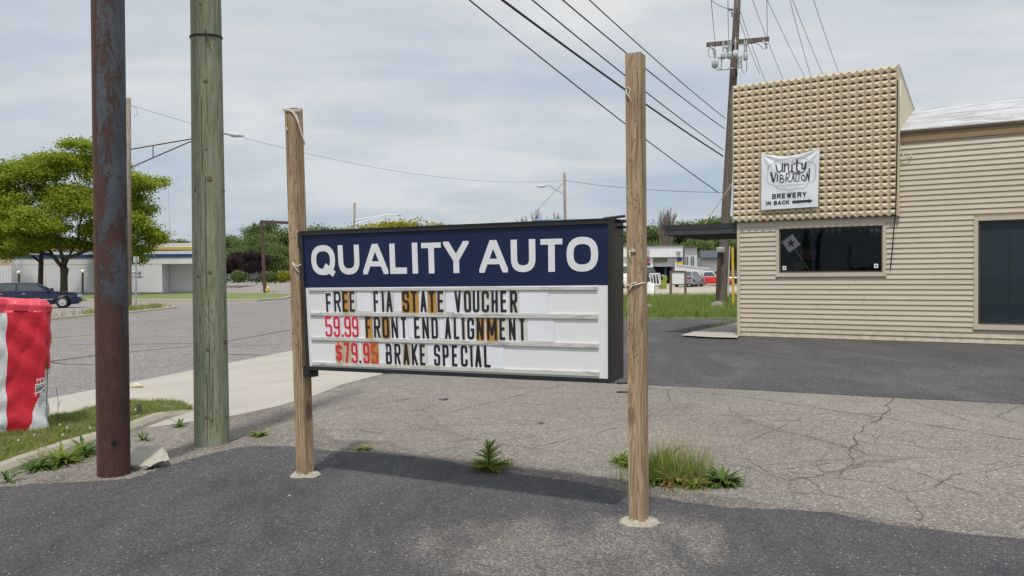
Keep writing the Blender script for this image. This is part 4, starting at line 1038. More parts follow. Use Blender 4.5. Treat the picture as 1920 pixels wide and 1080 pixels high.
def grass_in(name, P, n, z, hgt, wid, lean, m, label, clump=.5):
    xs = [p[0] for p in P]; ys = [p[1] for p in P]
    x = RNG.uniform(min(xs), max(xs), n*3); y = RNG.uniform(min(ys), max(ys), n*3)
    k = in_poly(x, y, P); x, y = x[k][:n], y[k][:n]
    keep = (np.sin(x*5.1+2*np.sin(y*3.7))*np.sin(y*4.3+1.3*np.sin(x*2.9)) > -1+clump*RNG.random(len(x))*1.6)
    x, y = x[keep], y[keep]
    zz = z(x, y) if callable(z) else np.full(len(x), z)
    V, Fq = blades(np.stack([x, y, zz], 1), hgt, wid, lean, RNG); return stuff(name, V, Fq, m, label)
def clover():
    mb = MB(); rl = random.Random(6); n = 0
    while n < 16:
        x = rl.uniform(-6.4, -3.9); y = rl.uniform(7.0, 9.8)
        if in_poly(np.array([x]), np.array([y]), verge)[0]:
            mb.lathe([(.003,0),(.008,.004),(.007,.012),(.003,.02)], (x, y, rl.uniform(.05,.09)), 6); n += 1
    o = part('clover_heads', mb, MAT['letterwhite'], None); o['kind'] = 'stuff'; o['label'] = 'white clover heads dotted over the near verge'
clover()
vis = [(-6.6,6.4)] + [p for p in verge if p[0] > -6.6]
grass_in('verge_grass', verge, 60000, .028, (.02,.085), (.003,.007), 1.3, MAT['grass'], 'short patchy grass and clover on the near verge')
grass_in('verge_dry_grass', verge, 14000, .028, (.02,.085), (.002,.005), 1.5, MAT['dry'], 'dry straw mixed into the near verge')
bp_ = [(-.6,30.15),(14,30.15),(16,46),(3.0,46)]
grass_in('tall_grass', bp_, 75000, lambda x, y: np.array([rz(v) for v in y]), (.12,.46), (.010,.022), .9, MAT['tallgrass'], 'tall green grass on the strip beyond the driveway', .7)
grass_in('tall_grass_seedheads', bp_, 3500, lambda x, y: np.array([rz(v) for v in y]), (.3,.62), (.008,.014), .6, MAT['dry'], 'straw coloured seed heads above the tall grass')
grass_in('island_grass', px2([(150,592),(180,586),(225,583),(300,576),(305,580),(240,587),(180,592)]), 1600, .07, (.1,.32), (.02,.04), .8, MAT['grass'], 'rough tufts of grass on the island across the road')
grass_in('island_dry_grass', px2([(100,596),(160,590),(300,574),(328,577),(240,588),(100,600)]), 600, .07, (.1,.36), (.02,.03), .8, MAT['dry'], 'dry weeds along the island kerb across the road')
slab_left = [tuple(BW.w(-2.6,0,.2))[:2], tuple(BW.w(-.2,0,-3.4))[:2]]

def leaf_geo(mb, base, dirv, L_, w, droop, seg=5, jag=0, rl=random):
    d = Vector(dirv).normalized(); side = d.cross(Vector((0,0,1)));
    if side.length < .01: side = Vector((1,0,0))
    side.normalize(); prev = None; p = Vector(base); dd = d.copy()
    prof = [.25,.8,1,.85,.55,0.04] if seg == 5 else [.3,.9,.9,.04]
    for i in range(seg+1):
        k = prof[i]*w/2*(1+(jag if i % 2 else -jag)*.6); c = p; lift = Vector((0,0,k*.35))
        cur = (c-side*k+lift, c, c+side*k+lift)
        if prev: mb.quad(prev[0], prev[1], cur[1], cur[0]); mb.quad(prev[1], prev[2], cur[2], cur[1])
        prev = cur; dd = (dd+Vector((0,0,-droop/seg))).normalized(); p = p+dd*(L_/seg)
def rosette(name, c, n, L_, w, elev, m, label, group=None, jag=.0, stalks=0, seed=0, seedmat='dry'):
    rl = random.Random(seed); o = empty(name, c, label, 'weed', group); mb = MB()
    for i in range(n):
        a = 2*PI*i/n+rl.uniform(-.4,.4); e = rl.uniform(*elev); l = L_*rl.uniform(.55,1.15)
        leaf_geo(mb, (rl.uniform(-.02,.02), rl.uniform(-.02,.02), .005), (math.cos(a)*math.cos(e), math.sin(a)*math.cos(e), math.sin(e)), l, w*rl.uniform(.7,1.2), rl.uniform(.5,1.3), 5, jag, rl)
    part('leaves', mb, MAT[m], o, local=True)
    if stalks:
        mb = MB()
        for i in range(stalks):
            a = rl.uniform(0, 6.3); s = rl.uniform(.02,.12); h = rl.uniform(.6,1.2)*L_*1.4
            mb.tube([(0,0,0),(math.cos(a)*s*.4,math.sin(a)*s*.4,h*.5),(math.cos(a)*s,math.sin(a)*s,h)], [.002,.0016,.001], 4)
        part('stalks', mb, MAT[seedmat], o, local=True)
    return o
def thistle(c, label):
    rl = random.Random(12); o = empty('thistle', c, label, 'weed'); mb = MB()
    def frond(base, d, l, w, droop):
        leaf_geo(mb, base, d, l, w, droop, 5, .3, rl); side = d.cross(Vector((0,0,1))).normalized()
        for k in range(1, 7):
            f = k/7; q = base+d*l*f; q.z -= droop*l*f*f*.5
            for sg in (-1, 1): leaf_geo(mb, q, d*.75+side*sg*.9+Vector((0,0,.25)), l*.30*(1.15-f*.9), .011, .15, 3, .0, rl)
    for i in range(30):
        a = i*2.4+rl.uniform(-.3,.3); e = rl.uniform(-.02,.40); frond(Vector((0,0,.02)), Vector((math.cos(a)*math.cos(e), math.sin(a)*math.cos(e), math.sin(e))), rl.uniform(.18,.31), .020, rl.uniform(.1,.45))
    for i in range(30):
        t = i/30; a = i*2.4; e = .2+t*.85+rl.uniform(-.15,.15); frond(Vector((0,0,.03+.15*t)), Vector((math.cos(a)*math.cos(e), math.sin(a)*math.cos(e), math.sin(e))), (.19-.09*t)*rl.uniform(.75,1.15), .016, rl.uniform(.0,.4))
    part('leaves', mb, MAT['weed2'], o, local=True)
    mb = MB(); mb.tube([(0,0,0),(0,0,.12),(.005,0,.24)], [.008,.007,.004], 6); part('stem', mb, MAT['weed'], o, local=True)
thistle(gp(917, 880), 'spiky green thistle growing at the asphalt edge below the sign')
rosette('weed', gp(486, 818), 60, .12, .022, (.1,1.0), 'weed2', 'small leafy weed on the gravel right of the green utility pole', jag=.3, stalks=3, seed=1)
rosette('weed', gp(680, 843), 60, .12, .022, (.05,.55), 'weed2', 'flat bright green weed at the asphalt edge right of the left post', jag=.3, seed=2)
rosette('weed', gp(115, 868), 70, .29, .034, (.15,1.1), 'weed2', 'large dandelion rosette against the kerb left of the rusty pole', jag=.35, stalks=2, seed=3)
rosette('weed', gp(160, 853), 54, .22, .030, (.2,1.1), 'weed', 'dandelion rosette against the kerb touching the rusty pole', jag=.35, seed=4)
rosette('weed', gp(74, 880), 56, .24, .028, (.2,.9), 'weed', 'ragged dandelion with dry stalks against the kerb', jag=.35, stalks=9, seed=5)
rosette('weed', gp(16, 905), 9, .15, .03, (.5,1.3), 'weed', 'small upright weed at the foot of the kerb by the left photo edge', seed=6)
rosette('weed', gp(268, 826), 11, .17, .025, (.3,1.2), 'weed', 'thin leaved weed between the two thick poles above the broken concrete', seed=7)
rosette('weed', gp(336, 800), 14, .15, .03, (.3,1.1), 'weed', 'little weed at the end of the kerb beside the green pole', seed=8)
# weed clump right of the right post
rosette('weed', gp(1305, 912), 110, .16, .022, (.02,.8), 'weed2', 'low yellowish weed linking the clump to the dark green weed at its right', 'weeds in the clump by the right sign post', seed=17)
rosette('weed', gp(1222, 905), 80, .16, .026, (.02,.8), 'weed', 'low leafy weed at the foot of the right sign post, front of the clump', 'weeds in the clump by the right sign post', seed=18)
rosette('weed', gp(1262, 905), 150, .20, .032, (.05,.9), 'weed2', 'broad leaved base of the weed clump right of the right sign post', 'weeds in the clump by the right sign post', seed=9, jag=.1)
rosette('weed', gp(1355, 908), 150, .19, .035, (.05,1.1), 'weed', 'dense low dark green weed at the right end of the clump', 'weeds in the clump by the right sign post', seed=10, jag=.2)
rosette('weed', gp(1190, 875), 90, .22, .022, (.05,1.1), 'weed2', 'feathery weed behind the right sign post, left end of the clump', 'weeds in the clump by the right sign post', seed=13)
rosette('weed', gp(1166, 868), 60, .15, .020, (.05,1.2), 'weed2', 'small feathery weed peeping out left of the right sign post', 'weeds in the clump by the right sign post', seed=14)
rosette('weed', gp(1240, 885), 70, .26, .032, (.2,1.2), 'weed', 'dark leafy weed in the middle of the clump by the right post', 'weeds in the clump by the right sign post', seed=15, jag=.1)
def clump_stalks():
    c = gp(1262, 898); n = 900; x = c.x+RNG.normal(-.03,.16,n); y = c.y+RNG.normal(0,.10,n)
    V, Fq = blades(np.stack([x,y,np.full(n,.0)],1), (.08,.36), (.003,.007), .9, RNG); stuff('clump_grass', V, Fq, MAT['weed2'], 'grass blades growing through the weed clump by the right post')
    n = 130; x = c.x+RNG.normal(.05,.16,n); y = c.y+RNG.normal(0,.09,n)
    V, Fq = blades(np.stack([x,y,np.full(n,.0)],1), (.3,.62), (.003,.005), .7, RNG); stuff('clump_stalks', V, Fq, MAT['dry'], 'thin dry flower stalks rising from the weed clump')
    c = gp(1285, 915); n = 70; x = c.x+RNG.normal(0,.14,n); y = c.y+RNG.normal(0,.05,n)
    V, Fq = blades(np.stack([x,y,np.full(n,.0)],1), (.05,.2), (.004,.008), 1.2, RNG); stuff('clump_red_stalks', V, Fq, MAT['reddish'], 'reddish withered stalks at the front of the weed clump')
clump_stalks()
for i, (x, y, s) in enumerate(((1415,903,.06),(1352,938,.06),(1280,955,.05),(1400,835,.05),(1348,722,.05))): pass
for px_, py_, h_, l in ((108,795,.5,'thin bare stalk beside the striped cover'), (1305,820,.0,'')):
    if h_:
        p = gp(px_, py_); mb = MB(); mb.tube([p, p+Vector((.01,0,h_*.5)), p+Vector((-.01,0,h_*.8))], .003, 4); mb.tube([p+Vector((.01,0,h_*.4)), p+Vector((.05,0,h_*.55))], .002, 4); solo('dry_stalk', mb, MAT['bark'], l, 'weed')

# ------------------------------------------------------------------ beige building
BL = BW.local
tF = BL(1682, 300, .16)[0]             # right end of the patterned front
zt_ = (BL(1372,158,.18)[1] + BL(1685,123,.18)[1])/2; zb_ = (BL(1372,417,.18)[1]+BL(1682,404,.18)[1])/2
LEN = 14.0; ze = BL(1684,248)[1]; zf = BL(1684,268)[1]
bld = empty('beige_building', BW.w(3, 0, 0), 'beige clapboard building with a tan pyramid patterned false front', 'building')
w1 = dict(a=BL(1461,470,.0)[0], b=BL(1655,470,.0)[0], z0=BL(1560,511)[1], z1=BL(1560,425.5)[1])
w2 = dict(a=BL(1834,500,.0)[0], z0=BL(1860,609)[1], z1=BL(1860,413)[1]); w2['b'] = w2['a']+2.6
tr1, tr2 = .075, .085
ROW = .1215; o_in, o_out = -.012, .012
def board(t0, t1, z0, zh):
    mb = MB(); k = zh/ROW
    P = [(z0, o_in), (z0, o_out+.006), (z0+.006, o_out+.006), (z0+zh, o_out-.018*k), (z0+zh, o_in)]
    a = [BW.w(t0, z, o) for z, o in P]; b = [BW.w(t1, z, o) for z, o in P]
    mb.add(a+b, [(4,3,2,1,0),(5,6,7,8,9)] + [(i, (i+1) % 5, 5+(i+1) % 5, 5+i) for i in range(5)])
    part('siding_board', mb, MAT['siding'], bld)
zlow_top = zb_-.02; t_c = .075
rows_n = int((zf-.05)/ROW)+1; rj = random.Random(9)
for k in range(rows_n):
    z0 = .05+k*ROW; z1 = min(z0+ROW, zf-.005)
    if z1-z0 < .02: continue
    segs = [(t_c, LEN)] if z0 < zb_-.1 else [(tF+.02, LEN)]
    if z0 < zb_-.1 and z1 > zb_: z1 = zb_ if False else z1
    out = []
    for (a, b) in segs:
        cuts = []
        for wn, tr in ((w1, tr1), (w2, tr2)):
            if z1 > wn['z0']-tr*1.3+.02 and z0 < wn['z1']+tr-.02: cuts.append((wn['a']-tr, wn['b']+tr))
        x = a
        for ca, cb in cuts:
            if ca > x: out.append((x, ca))
            x = max(x, cb)
        if x < b: out.append((x, b))
    for a, b in out:
        if b-a > 3.2:
            j = a+(b-a)*rj.uniform(.35,.65); board(a, j-.003, z0, z1-z0); board(j+.003, b, z0, z1-z0)
        else: board(a, b, z0, z1-z0)
mb = MB()   # wall body behind the boards, with real window openings
H_ = zf+.3
def wallrect(t0, t1, z0, z1): 
    if t1 > t0 and z1 > z0: mb.pbox(BW, t0, t1, z0, z1, -.16, -.014)
xs_ = [0, w1['a'], w1['b'], w2['a'], w2['b'], LEN]
wallrect(0, w1['a'], 0, zt_-.3); wallrect(w1['b'], tF, 0, zt_-.3); wallrect(tF, w2['a'], 0, H_); wallrect(w2['b'], LEN, 0, H_)
wallrect(w1['a'], w1['b'], 0, w1['z0']); wallrect(w1['a'], w1['b'], w1['z1'], zt_-.3); wallrect(w2['a'], w2['b'], 0, w2['z0']); wallrect(w2['a'], w2['b'], w2['z1'], H_)
mb.pbox(BW, 0, .16, 0, zb_, -9, -.16); mb.pbox(BW, .16, LEN, -.1, 0.012, -9, -.16)
part('wall', mb, MAT['trim'], bld)
mb = MB(); mb.pbox(BW, -.004, t_c, .04, zb_, -.1, .026); part('corner_trim', mb, MAT['trim'], bld)
mb = MB(); mb.pbox(BW, t_c, tF, zb_-.12, zb_, -.012, .020); part('frieze_board', mb, MAT['trim'], bld)
mb = MB(); mb.pbox(BW, .01, LEN, -.03, .05, -.1, -.03); part('foundation', mb, MAT['dark'], bld)
# false front strips
NC, NR = 22, 22; FO = .10; cw = (tF-(-.09))/NC; ch_ = (zt_-zb_)/NR; AP = .066
pm = None
def strip_mesh():
    mb = MB(); 
    for r_ in range(NR):
        z0, z1 = r_*ch_, (r_+1)*ch_; a = [(0,0,z0),(cw,0,z0),(cw,0,z1),(0,0,z1)]; ap = (cw/2, -AP, z0+ch_*.50)
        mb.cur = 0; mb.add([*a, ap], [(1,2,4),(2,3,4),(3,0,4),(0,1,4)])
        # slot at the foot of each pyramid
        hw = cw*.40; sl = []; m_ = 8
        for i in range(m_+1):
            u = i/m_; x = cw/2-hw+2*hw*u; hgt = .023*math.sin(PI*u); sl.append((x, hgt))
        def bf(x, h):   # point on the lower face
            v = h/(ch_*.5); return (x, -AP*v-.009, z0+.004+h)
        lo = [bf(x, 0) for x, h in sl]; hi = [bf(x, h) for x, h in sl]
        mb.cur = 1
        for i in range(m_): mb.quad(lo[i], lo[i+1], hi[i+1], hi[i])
    mb.cur = 0
    e = .004  # seam flange and backing
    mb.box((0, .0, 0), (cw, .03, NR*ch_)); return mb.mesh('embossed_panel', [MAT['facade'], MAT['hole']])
sm = strip_mesh(); ang = math.atan2(BW.u.y, BW.u.x)
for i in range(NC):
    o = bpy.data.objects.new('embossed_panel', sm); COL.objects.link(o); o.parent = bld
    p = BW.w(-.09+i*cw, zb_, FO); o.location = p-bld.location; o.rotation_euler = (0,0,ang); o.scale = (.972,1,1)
mb = MB(); mb.pbox(BW, -.09, tF, zb_+.004, zt_-.004, -.012, FO-.032); part('front_backing', mb, MAT['bronze'], bld)
mb = MB(); mb.pbox(BW, tF, tF+.045, zb_-.005, zt_+.015, -.02, FO+.012); part('edge_trim', mb, MAT['facade'], bld)
# sloping side of the false front and the roof
def solve_s(px, py, t, lo=.2, hi=9):
    for _ in range(50):
        s = (lo+hi)/2; p = BW.w(t, 0, -s); q = at(px, py, p.y)
        if q.x > p.x: lo = s       # point must be further back to appear further right
        else: hi = s
    return s
def solve_s2(px, t):
    best = None
    for i in range(400):
        s = .1+i*.02; p = BW.w(t, 0, -s); x = p.x/p.y*F+960
        e = abs(x-px)
        if best is None or e < best[0]: best = (e, s)
    return best[1]
sb = solve_s2(1713.5, tF+.03); pb_ = BW.w(tF+.03, 0, -sb); zbk = at(1712.5, 205, pb_.y).z
mb = MB(); t0_, t1_ = tF+.0, tF+.03
tri = [(ze-.1, -.02), (zt_, -.02), (zbk, -sb), (ze-.1, -sb)]
a = [BW.w(t0_, z, o) for z, o in tri]; b = [BW.w(t1_, z, o) for z, o in tri]
mb.add(a+b, [(0,1,2,3),(7,6,5,4),(0,4,5,1),(1,5,6,2),(2,6,7,3),(3,7,4,0)]); part('side_panel', mb, MAT['facade_side'], bld)
mb = MB(); mb.hexa([BW.w(tF-.3,zt_-.02,-.0),BW.w(t1_+.02,zt_-.02,-.0),BW.w(t1_+.02,zbk-.02,-sb-.1),BW.w(tF-.3,zbk-.02,-sb-.1),BW.w(tF-.3,zt_+.02,-.0),BW.w(t1_+.02,zt_+.02,-.0),BW.w(t1_+.02,zbk+.03,-sb-.1),BW.w(tF-.3,zbk+.03,-sb-.1)]); part('cap_board', mb, MAT['greywhite'], bld)
mb = MB(); mb.hexa([BW.w(t1_,ze-.05,.06),BW.w(LEN,ze-.05,.06),BW.w(LEN,zbk-.06,-sb),BW.w(t1_,zbk-.06,-sb),BW.w(t1_,ze+.0,.06),BW.w(LEN,ze+.0,.06),BW.w(LEN,zbk,-sb),BW.w(t1_,zbk,-sb)])
mb.hexa([BW.w(t1_,zbk-.06,-sb),BW.w(LEN,zbk-.06,-sb),BW.w(LEN,zf,-9),BW.w(t1_,zf,-9),BW.w(t1_,zbk,-sb),BW.w(LEN,zbk,-sb),BW.w(LEN,zf+.06,-9),BW.w(t1_,zf+.06,-9)])
part('roof', mb, MAT['roofwhite'], bld)
mb = MB(); mb.pbox(BW, t1_+.02, LEN, zf, ze-.052, -.01, .04); part('fascia', mb, MAT['fascia'], bld)
mb = MB(); mb.pbox(BW, t1_+.02, LEN, ze-.045, ze+.012, .061, .08); part('drip_edge', mb, MAT['bronze'], bld)
mb = MB(); mb.pbox(BW, -.0, LEN, 0, zf, -9.0, -8.9); mb.pbox(BW, LEN-.1, LEN, 0, zf, -8.9, -.16); part('rear_wall', mb, MAT['siding'], bld)
mb = MB(); mb.pbox(BW, 0, tF, zb_+.3, zb_+.36, -8.9, -.17); part('flat_roof', mb, MAT['darkroof'], bld)
# windows
def window(wn, tr, pane_mat, mull=None):
    a, b, z0, z1 = wn['a'], wn['b'], wn['z0'], wn['z1']; mb = MB()
    for q in ((a-tr, a, z0-tr, z1+tr), (b, b+tr, z0-tr, z1+tr), (a, b, z1, z1+tr), ): mb.pbox(BW, *q, -.012, .030)
    f = part('window', mb, MAT['trim'], bld)
    mb = MB(); mb.pbox(BW, a-tr-.01, b+tr+.01, z0-tr*1.3, z0-.0, -.012, .045); x = part('sill', mb, MAT['trim'], f); x.location = (0,0,0)
    mb = MB(); k = .035
    for q in ((a, a+k, z0, z1), (b-k, b, z0, z1), (a+k, b-k, z1-k, z1), (a+k, b-k, z0, z0+k)): mb.pbox(BW, *q, -.10, -.015)
    x = part('sash', mb, MAT['bronze'], f); x.location = (0,0,0)
    if mull: mb = MB(); mb.pbox(BW, mull-.010, mull+.010, z0+k, z1-k, -.09, -.05); x = part('mullion', mb, MAT['black'], f); x.location = (0,0,0)
    mb = MB(); mb.quad(BW.w(a+k,z0+k,-.06), BW.w(b-k,z0+k,-.06), BW.w(b-k,z1-k,-.06), BW.w(a+k,z1-k,-.06)); x = part('pane', mb, pane_mat, f); x.location = (0,0,0)
    return f
f1 = window(w1, tr1, MAT['glass'])
f2 = window(w2, tr2, MAT['glass_slate'], BL(1892.5, 500)[0])
mb = MB(); mb.pbox(BW, .3, LEN-.3, .02, .03, -3.4, -.2); mb.pbox(BW, .3, LEN-.3, .03, 2.9, -3.4, -3.35); mb.pbox(BW, .17, .3, .03, 2.9, -3.4, -.2); mb.pbox(BW, .3, LEN-.3, 2.8, 2.85, -3.35, -.2); mb.pbox(BW, 5.2, 5.3, .03, 2.8, -3.3, -.2)
part('room_lining', mb, MAT['dark'], bld)
# things inside the first window
def inside(px0, py0, px1, py1, off, th, m, name, label, cat):
    t0, z1 = BL(px0, py0, off); t1, z0 = BL(px1, py1, off); mb = MB(); mb.pbox(BW, t0, t1, z0, z1, off-th, off); solo(name, mb, MAT[m], label, cat)
inside(1500,470,1528,486,-1.0,.4,'rust','orange_carton','orange brown carton in the dim room behind the picket sign','box')
inside(1487,492,1510,511,-.8,.3,'rust','brown_crate','brown crate low behind the left part of the window','box')
pk = empty('picket_sign', BW.w(BL(1484,455,-.12)[0], w1['z0'], -.12), 'tilted square placard with a purple star on a stick inside the window', 'sign')
def PK(px, py, off=-.12): t, z = BL(px, py, off); return BW.w(t, z, off)
mb = MB(); q = [(1465,453),(1485.5,438.5),(1501.5,459),(1480,473.5)]
mb.hexa([PK(*q[3],-.118), PK(*q[2],-.118), PK(*q[2],-.13), PK(*q[3],-.13), PK(*q[0],-.118), PK(*q[1],-.118), PK(*q[1],-.13), PK(*q[0],-.13)]); part('placard', mb, simple('placard_card', (.86,.74,.76), .6, .03), pk)
mb = MB(); mb.tube([PK(1490,466,-.14), PK(1520,511,-.14)], .010, 6); part('stick', mb, simple('pale_stick', (.35,.32,.25), .7), pk)
mb = MB(); cxx, cyy = 1483, 456; st = []
for i in range(10):
    an = -PI/2+.0+i*PI/5; rr = 9.5 if i % 2 == 0 else 3.9; st.append(PK(cxx+rr*math.cos(an)*.95, cyy+rr*math.sin(an), -.1165))
mb.add([PK(cxx, cyy, -.1165)]+st, [(0, 1+(i+1) % 10, 1+i) for i in range(10)]); part('star', mb, MAT['purple'], pk)
mb = MB(); 
for (xa, ya), (xb, yb) in (((1466.5,452),(1483.5,440)), ((1483,471),(1499.5,459.5))):
    for i in range(9):
        t = i/9; x = xa+(xb-xa)*t; y = ya+(yb-ya)*t; dx, dy = (xb-xa)/14, (yb-ya)/14
        mb.quad(PK(x, y+2.0,-.116), PK(x+dx, y+dy+2.0,-.116), PK(x+dx, y+dy,-.116), PK(x, y,-.116))
part('print_line', mb, MAT['ink'], pk)['kind'] = 'stuff'
for x, l in ((1470.8,'left'), (1642.8,'right')):
    y = 502.5 if l == 'left' else 498.5; t, z = BL(x, y, -.058)
    s = tag(put('sticker', MB().add([BW.w(t-.045,z-.05,-.057),BW.w(t+.045,z-.05,-.057),BW.w(t+.045,z+.05,-.057),BW.w(t-.045,z+.05,-.057)], [(0,1,2,3)]).mesh('sticker', MAT['white'])), 'small white square sticker in the lower %s corner of the window' % l, 'sticker', 'stickers on the window')
    mb = MB(); mb.add([BW.w(t-.022,z-.015,-.0555),BW.w(t+.022,z-.015,-.0555),BW.w(t+.022,z+.01,-.0555),BW.w(t,z+.022,-.0555),BW.w(t-.022,z+.01,-.0555)], [(0,1,2,3,4)]); x_ = part('print', mb, MAT['ink'], s); x_.location = (0,0,0)
mb = MB(); rl = random.Random(5)
for i in range(60):
    px_ = rl.choice([rl.uniform(1510,1585), rl.uniform(1632,1652), rl.uniform(1470,1650)]); l = rl.uniform(3, 15); y0 = 427+rl.uniform(0, 3); t, z = BL(px_, y0, -.055); z2 = BL(px_, y0+l, -.055)[1]; w = rl.uniform(.002,.005)
    mb.add([BW.w(t-w,z,-.0575),BW.w(t+w,z,-.0575),BW.w(t,z2,-.0575)], [(0,2,1)])
pz = part('painted_icicle', mb, simple('faded_white_paint', (.16,.18,.18), .7), f1); pz['kind'] = 'stuff'; pz.location = (0,0,0)
# canopy on the left side of the building
cz = BL(1375,418,.0)[1]; cL = -1.93
cn = empty('entrance_canopy', BW.w(cL/2, cz-.26, 0), 'flat black entrance canopy sticking out left of the beige building', 'canopy')
mb = MB(); mb.pbox(BW, cL, -.008, cz-.24, cz-.06, -3.9, .0); part('canopy_deck', mb, simple('black_soffit', (.008,.008,.009), .8), cn)
mb = MB(); mb.pbox(BW, cL-.02, -.008, cz-.265, cz-.13, .0, .02); part('lower_fascia', mb, simple('charcoal_metal', (.045,.047,.052), .5), cn)
mb = MB(); mb.pbox(BW, cL-.03, -.008, cz-.13, cz-.0, -.01, .035); part('upper_fascia', mb, simple('charcoal_metal_dark', (.022,.023,.027), .5), cn)
mb = MB(); mb.pbox(BW, cL-.03, cL, cz-.265, cz, -3.9, -.01); part('side_fascia', mb, bpy.data.materials['charcoal_metal_dark'], cn)
mb = MB(); mb.tube([BW.w(-1.15,cz-.02,-.8), PK(1372,345,-2.5)], .012, 5); mb.tube([BW.w(-1.15,cz-.02,-.8), BW.w(-1.15,cz+.02,-.8)], .03, 6); part('stay_cable', mb, simple('tan_cable', (.30,.22,.16), .7), cn)
# concrete pad by the entrance
pad = px2([(1276,632),(1300,625),(1340,616),(1395,606)]) + [tuple(BW.w(.02,0,-4.0))[:2], tuple(BW.w(.02,0,.03))[:2]] + px2([(1383,637),(1330,635.5)])
sheet('entrance_pad', pad, .05, MAT['concrete'])
grass_in('pad_grass', [tuple(p) for p in px2([(1290,629),(1335,612),(1362,604),(1385,598),(1392,601),(1340,617),(1300,627)])], 900, .0, (.06,.24), (.010,.02), .8, MAT['weed2'], 'weeds sprouting along the entrance pad edge')
# cables on the wall
def wallcable(pts, r, m, label):
    mb = MB(); mb.tube([BW.w(*BL(x, y, o), o) for x, y, o in pts], r, 5); solo('wall_cable', mb, MAT[m], label, 'cable', smooth=True)
wallcable([(1683,150,.13),(1682.5,240,.14),(1681,330,.13),(1679,402,.13),(1676,430,.05),(1673,470,.04),(1669,505,.04)], .013, 'blackwire', 'black cable hanging down the right edge of the patterned front')
wallcable([(1688,150,.05),(1688.5,200,.06),(1690,235,.08),(1686.5,250,.13),(1686,262,.13),(1689,282,.12),(1696,295,.08),(1704,296,.07),(1710,290,.03)], .011, 'twine', 'loose tan cable looping below the eave beside the patterned front')
# banner
bn = empty('banner', BW.w(BL(1482,395,.2)[0], BL(1482,395,.2)[1], .2), 'white cloth banner with hand lettered logo and an arrow, tied to the patterned front', 'banner')
BO = .19; bc = {k: BL(*p, BO) for k, p in dict(tl=(1428,288.5), tr=(1537,278), bl=(1427.5,394), br=(1533.5,387.5)).items()}
def BF(p, q, o=0.0):
    a = [(1-q)*((1-p)*bc['bl'][i]+p*bc['br'][i]) + q*((1-p)*bc['tl'][i]+p*bc['tr'][i]) for i in (0, 1)]
    sag = .11*math.sin(PI*p)*(q**3); t = a[0]; z = a[1]-sag
    # folds radiating from the two upper corners
    dl = math.hypot(p, 1-q); dr = math.hypot(1-p, 1-q); al = math.atan2(1-q, p+1e-6); ar = math.atan2(1-q, 1-p+1e-6)
    f = .020*math.sin(al*9)*math.exp(-dl*2.2)*min(1, dl*8) + .020*math.sin(ar*9+.6)*math.exp(-dr*2.2)*min(1, dr*8) + .014*math.sin(PI*q)*math.sin(PI*p) + .004*math.sin(7*p+9*q)
    return BW.w(t, z, BO+f+o)
mb = MB(); n1, n2 = 44, 44; vs = [BF(i/n1, j/n2) for j in range(n2+1) for i in range(n1+1)] + [BF(i/n1, j/n2, -.003) for j in range(n2+1) for i in range(n1+1)]
K = (n1+1)*(n2+1); fs = []
for j in range(n2):
    for i in range(n1):
        a = j*(n1+1)+i; fs += [(a, a+1, a+n1+2, a+n1+1), (K+a+n1+1, K+a+n1+2, K+a+1, K+a)]
mb.add(vs, fs); part('cloth', mb, MAT['banner'], bn, True)
BWd = bc['br'][0]-bc['bl'][0]; BHt = bc['tl'][1]-bc['bl'][1]
def bpx(px, py):   # sighted point to cloth coordinates (approx.)
    t, z = BL(px, py, BO); p = (t-bc['bl'][0])/BWd; zlo = bc['bl'][1]+(bc['br'][1]-bc['bl'][1])*p; zhi = bc['tl'][1]+(bc['tr'][1]-bc['tl'][1])*p; return p, (z-zlo)/(zhi-zlo)
def unsag(q, p):
    x = q
    for _ in range(20): x = q + .11*math.sin(PI*p)*(max(0, x)**3)/BHt
    return x
def bstroke(mb, zp, w0, w1=None, close=False):
    """zp in zoomed banner sketch coords (0..1329, 0..1080) -> photo px"""
    P = []
    for x, y in zp:
        p, q = bpx(1400+x*160/1329, 270+y*130/1080); P.append(Vector((p*BWd, unsag(q, p)*BHt)))
    P2 = rnd([(v.x, v.y) for v in P], .03, close, 4)
    ww = w0*1.45
    for q in strokequads(P2, ww, close):
        mb.add([BF(x/BWd, y/BHt, .006+random.random()*.0015) for x, y in q], [(0,1,2,3)])
mb = MB()
for s, w in (([(445,320),(470,420),(510,445),(545,400),(548,300)], .022), ([(548,300),(550,400),(560,440)], .018), ([(580,300),(585,440)], .022), ([(585,340),(620,300),(640,330),(645,440)], .018), ([(645,440),(670,445),(690,400),(690,320)], .018), ([(690,320),(700,420),(720,435)], .018), ([(695,275),(712,268)], .012),
             ([(770,240),(765,400),(790,430),(815,420)], .026), ([(700,320),(760,290),(850,300),(865,330)], .015), ([(840,300),(850,380),(880,385),(905,280)], .020), ([(915,275),(905,370),(870,440),(810,450),(710,438),(660,440)], .016),
             ([(370,440),(415,600)], .032), ([(415,600),(455,450)], .018), ([(440,445),(470,455)], .010), ([(480,470),(472,590)], .020), ([(520,480),(515,595)], .018), ([(515,480),(560,490),(560,530),(520,540)], .014), ([(520,540),(580,550),(570,600),(515,598)], .014), ([(610,455),(605,595)], .018), ([(605,455),(660,470),(655,520),(612,530)], .014), ([(625,530),(650,590),(690,585)], .014),
             ([(720,470),(695,580)], .014), ([(720,470),(735,590)], .014), ([(700,540),(735,540)], .010), ([(690,465),(830,470)], .014), ([(765,470),(755,575),(790,590)], .014), ([(805,475),(805,580)], .014), ([(845,500),(870,480),(900,510),(895,560),(860,570),(842,540),(845,500)], .015), ([(925,440),(915,575),(885,580)], .014), ([(925,440),(955,570)], .016), ([(962,380),(955,578)], .022)):
    bstroke(mb, s, w)
part('logo_lettering', mb, MAT['ink'], bn)
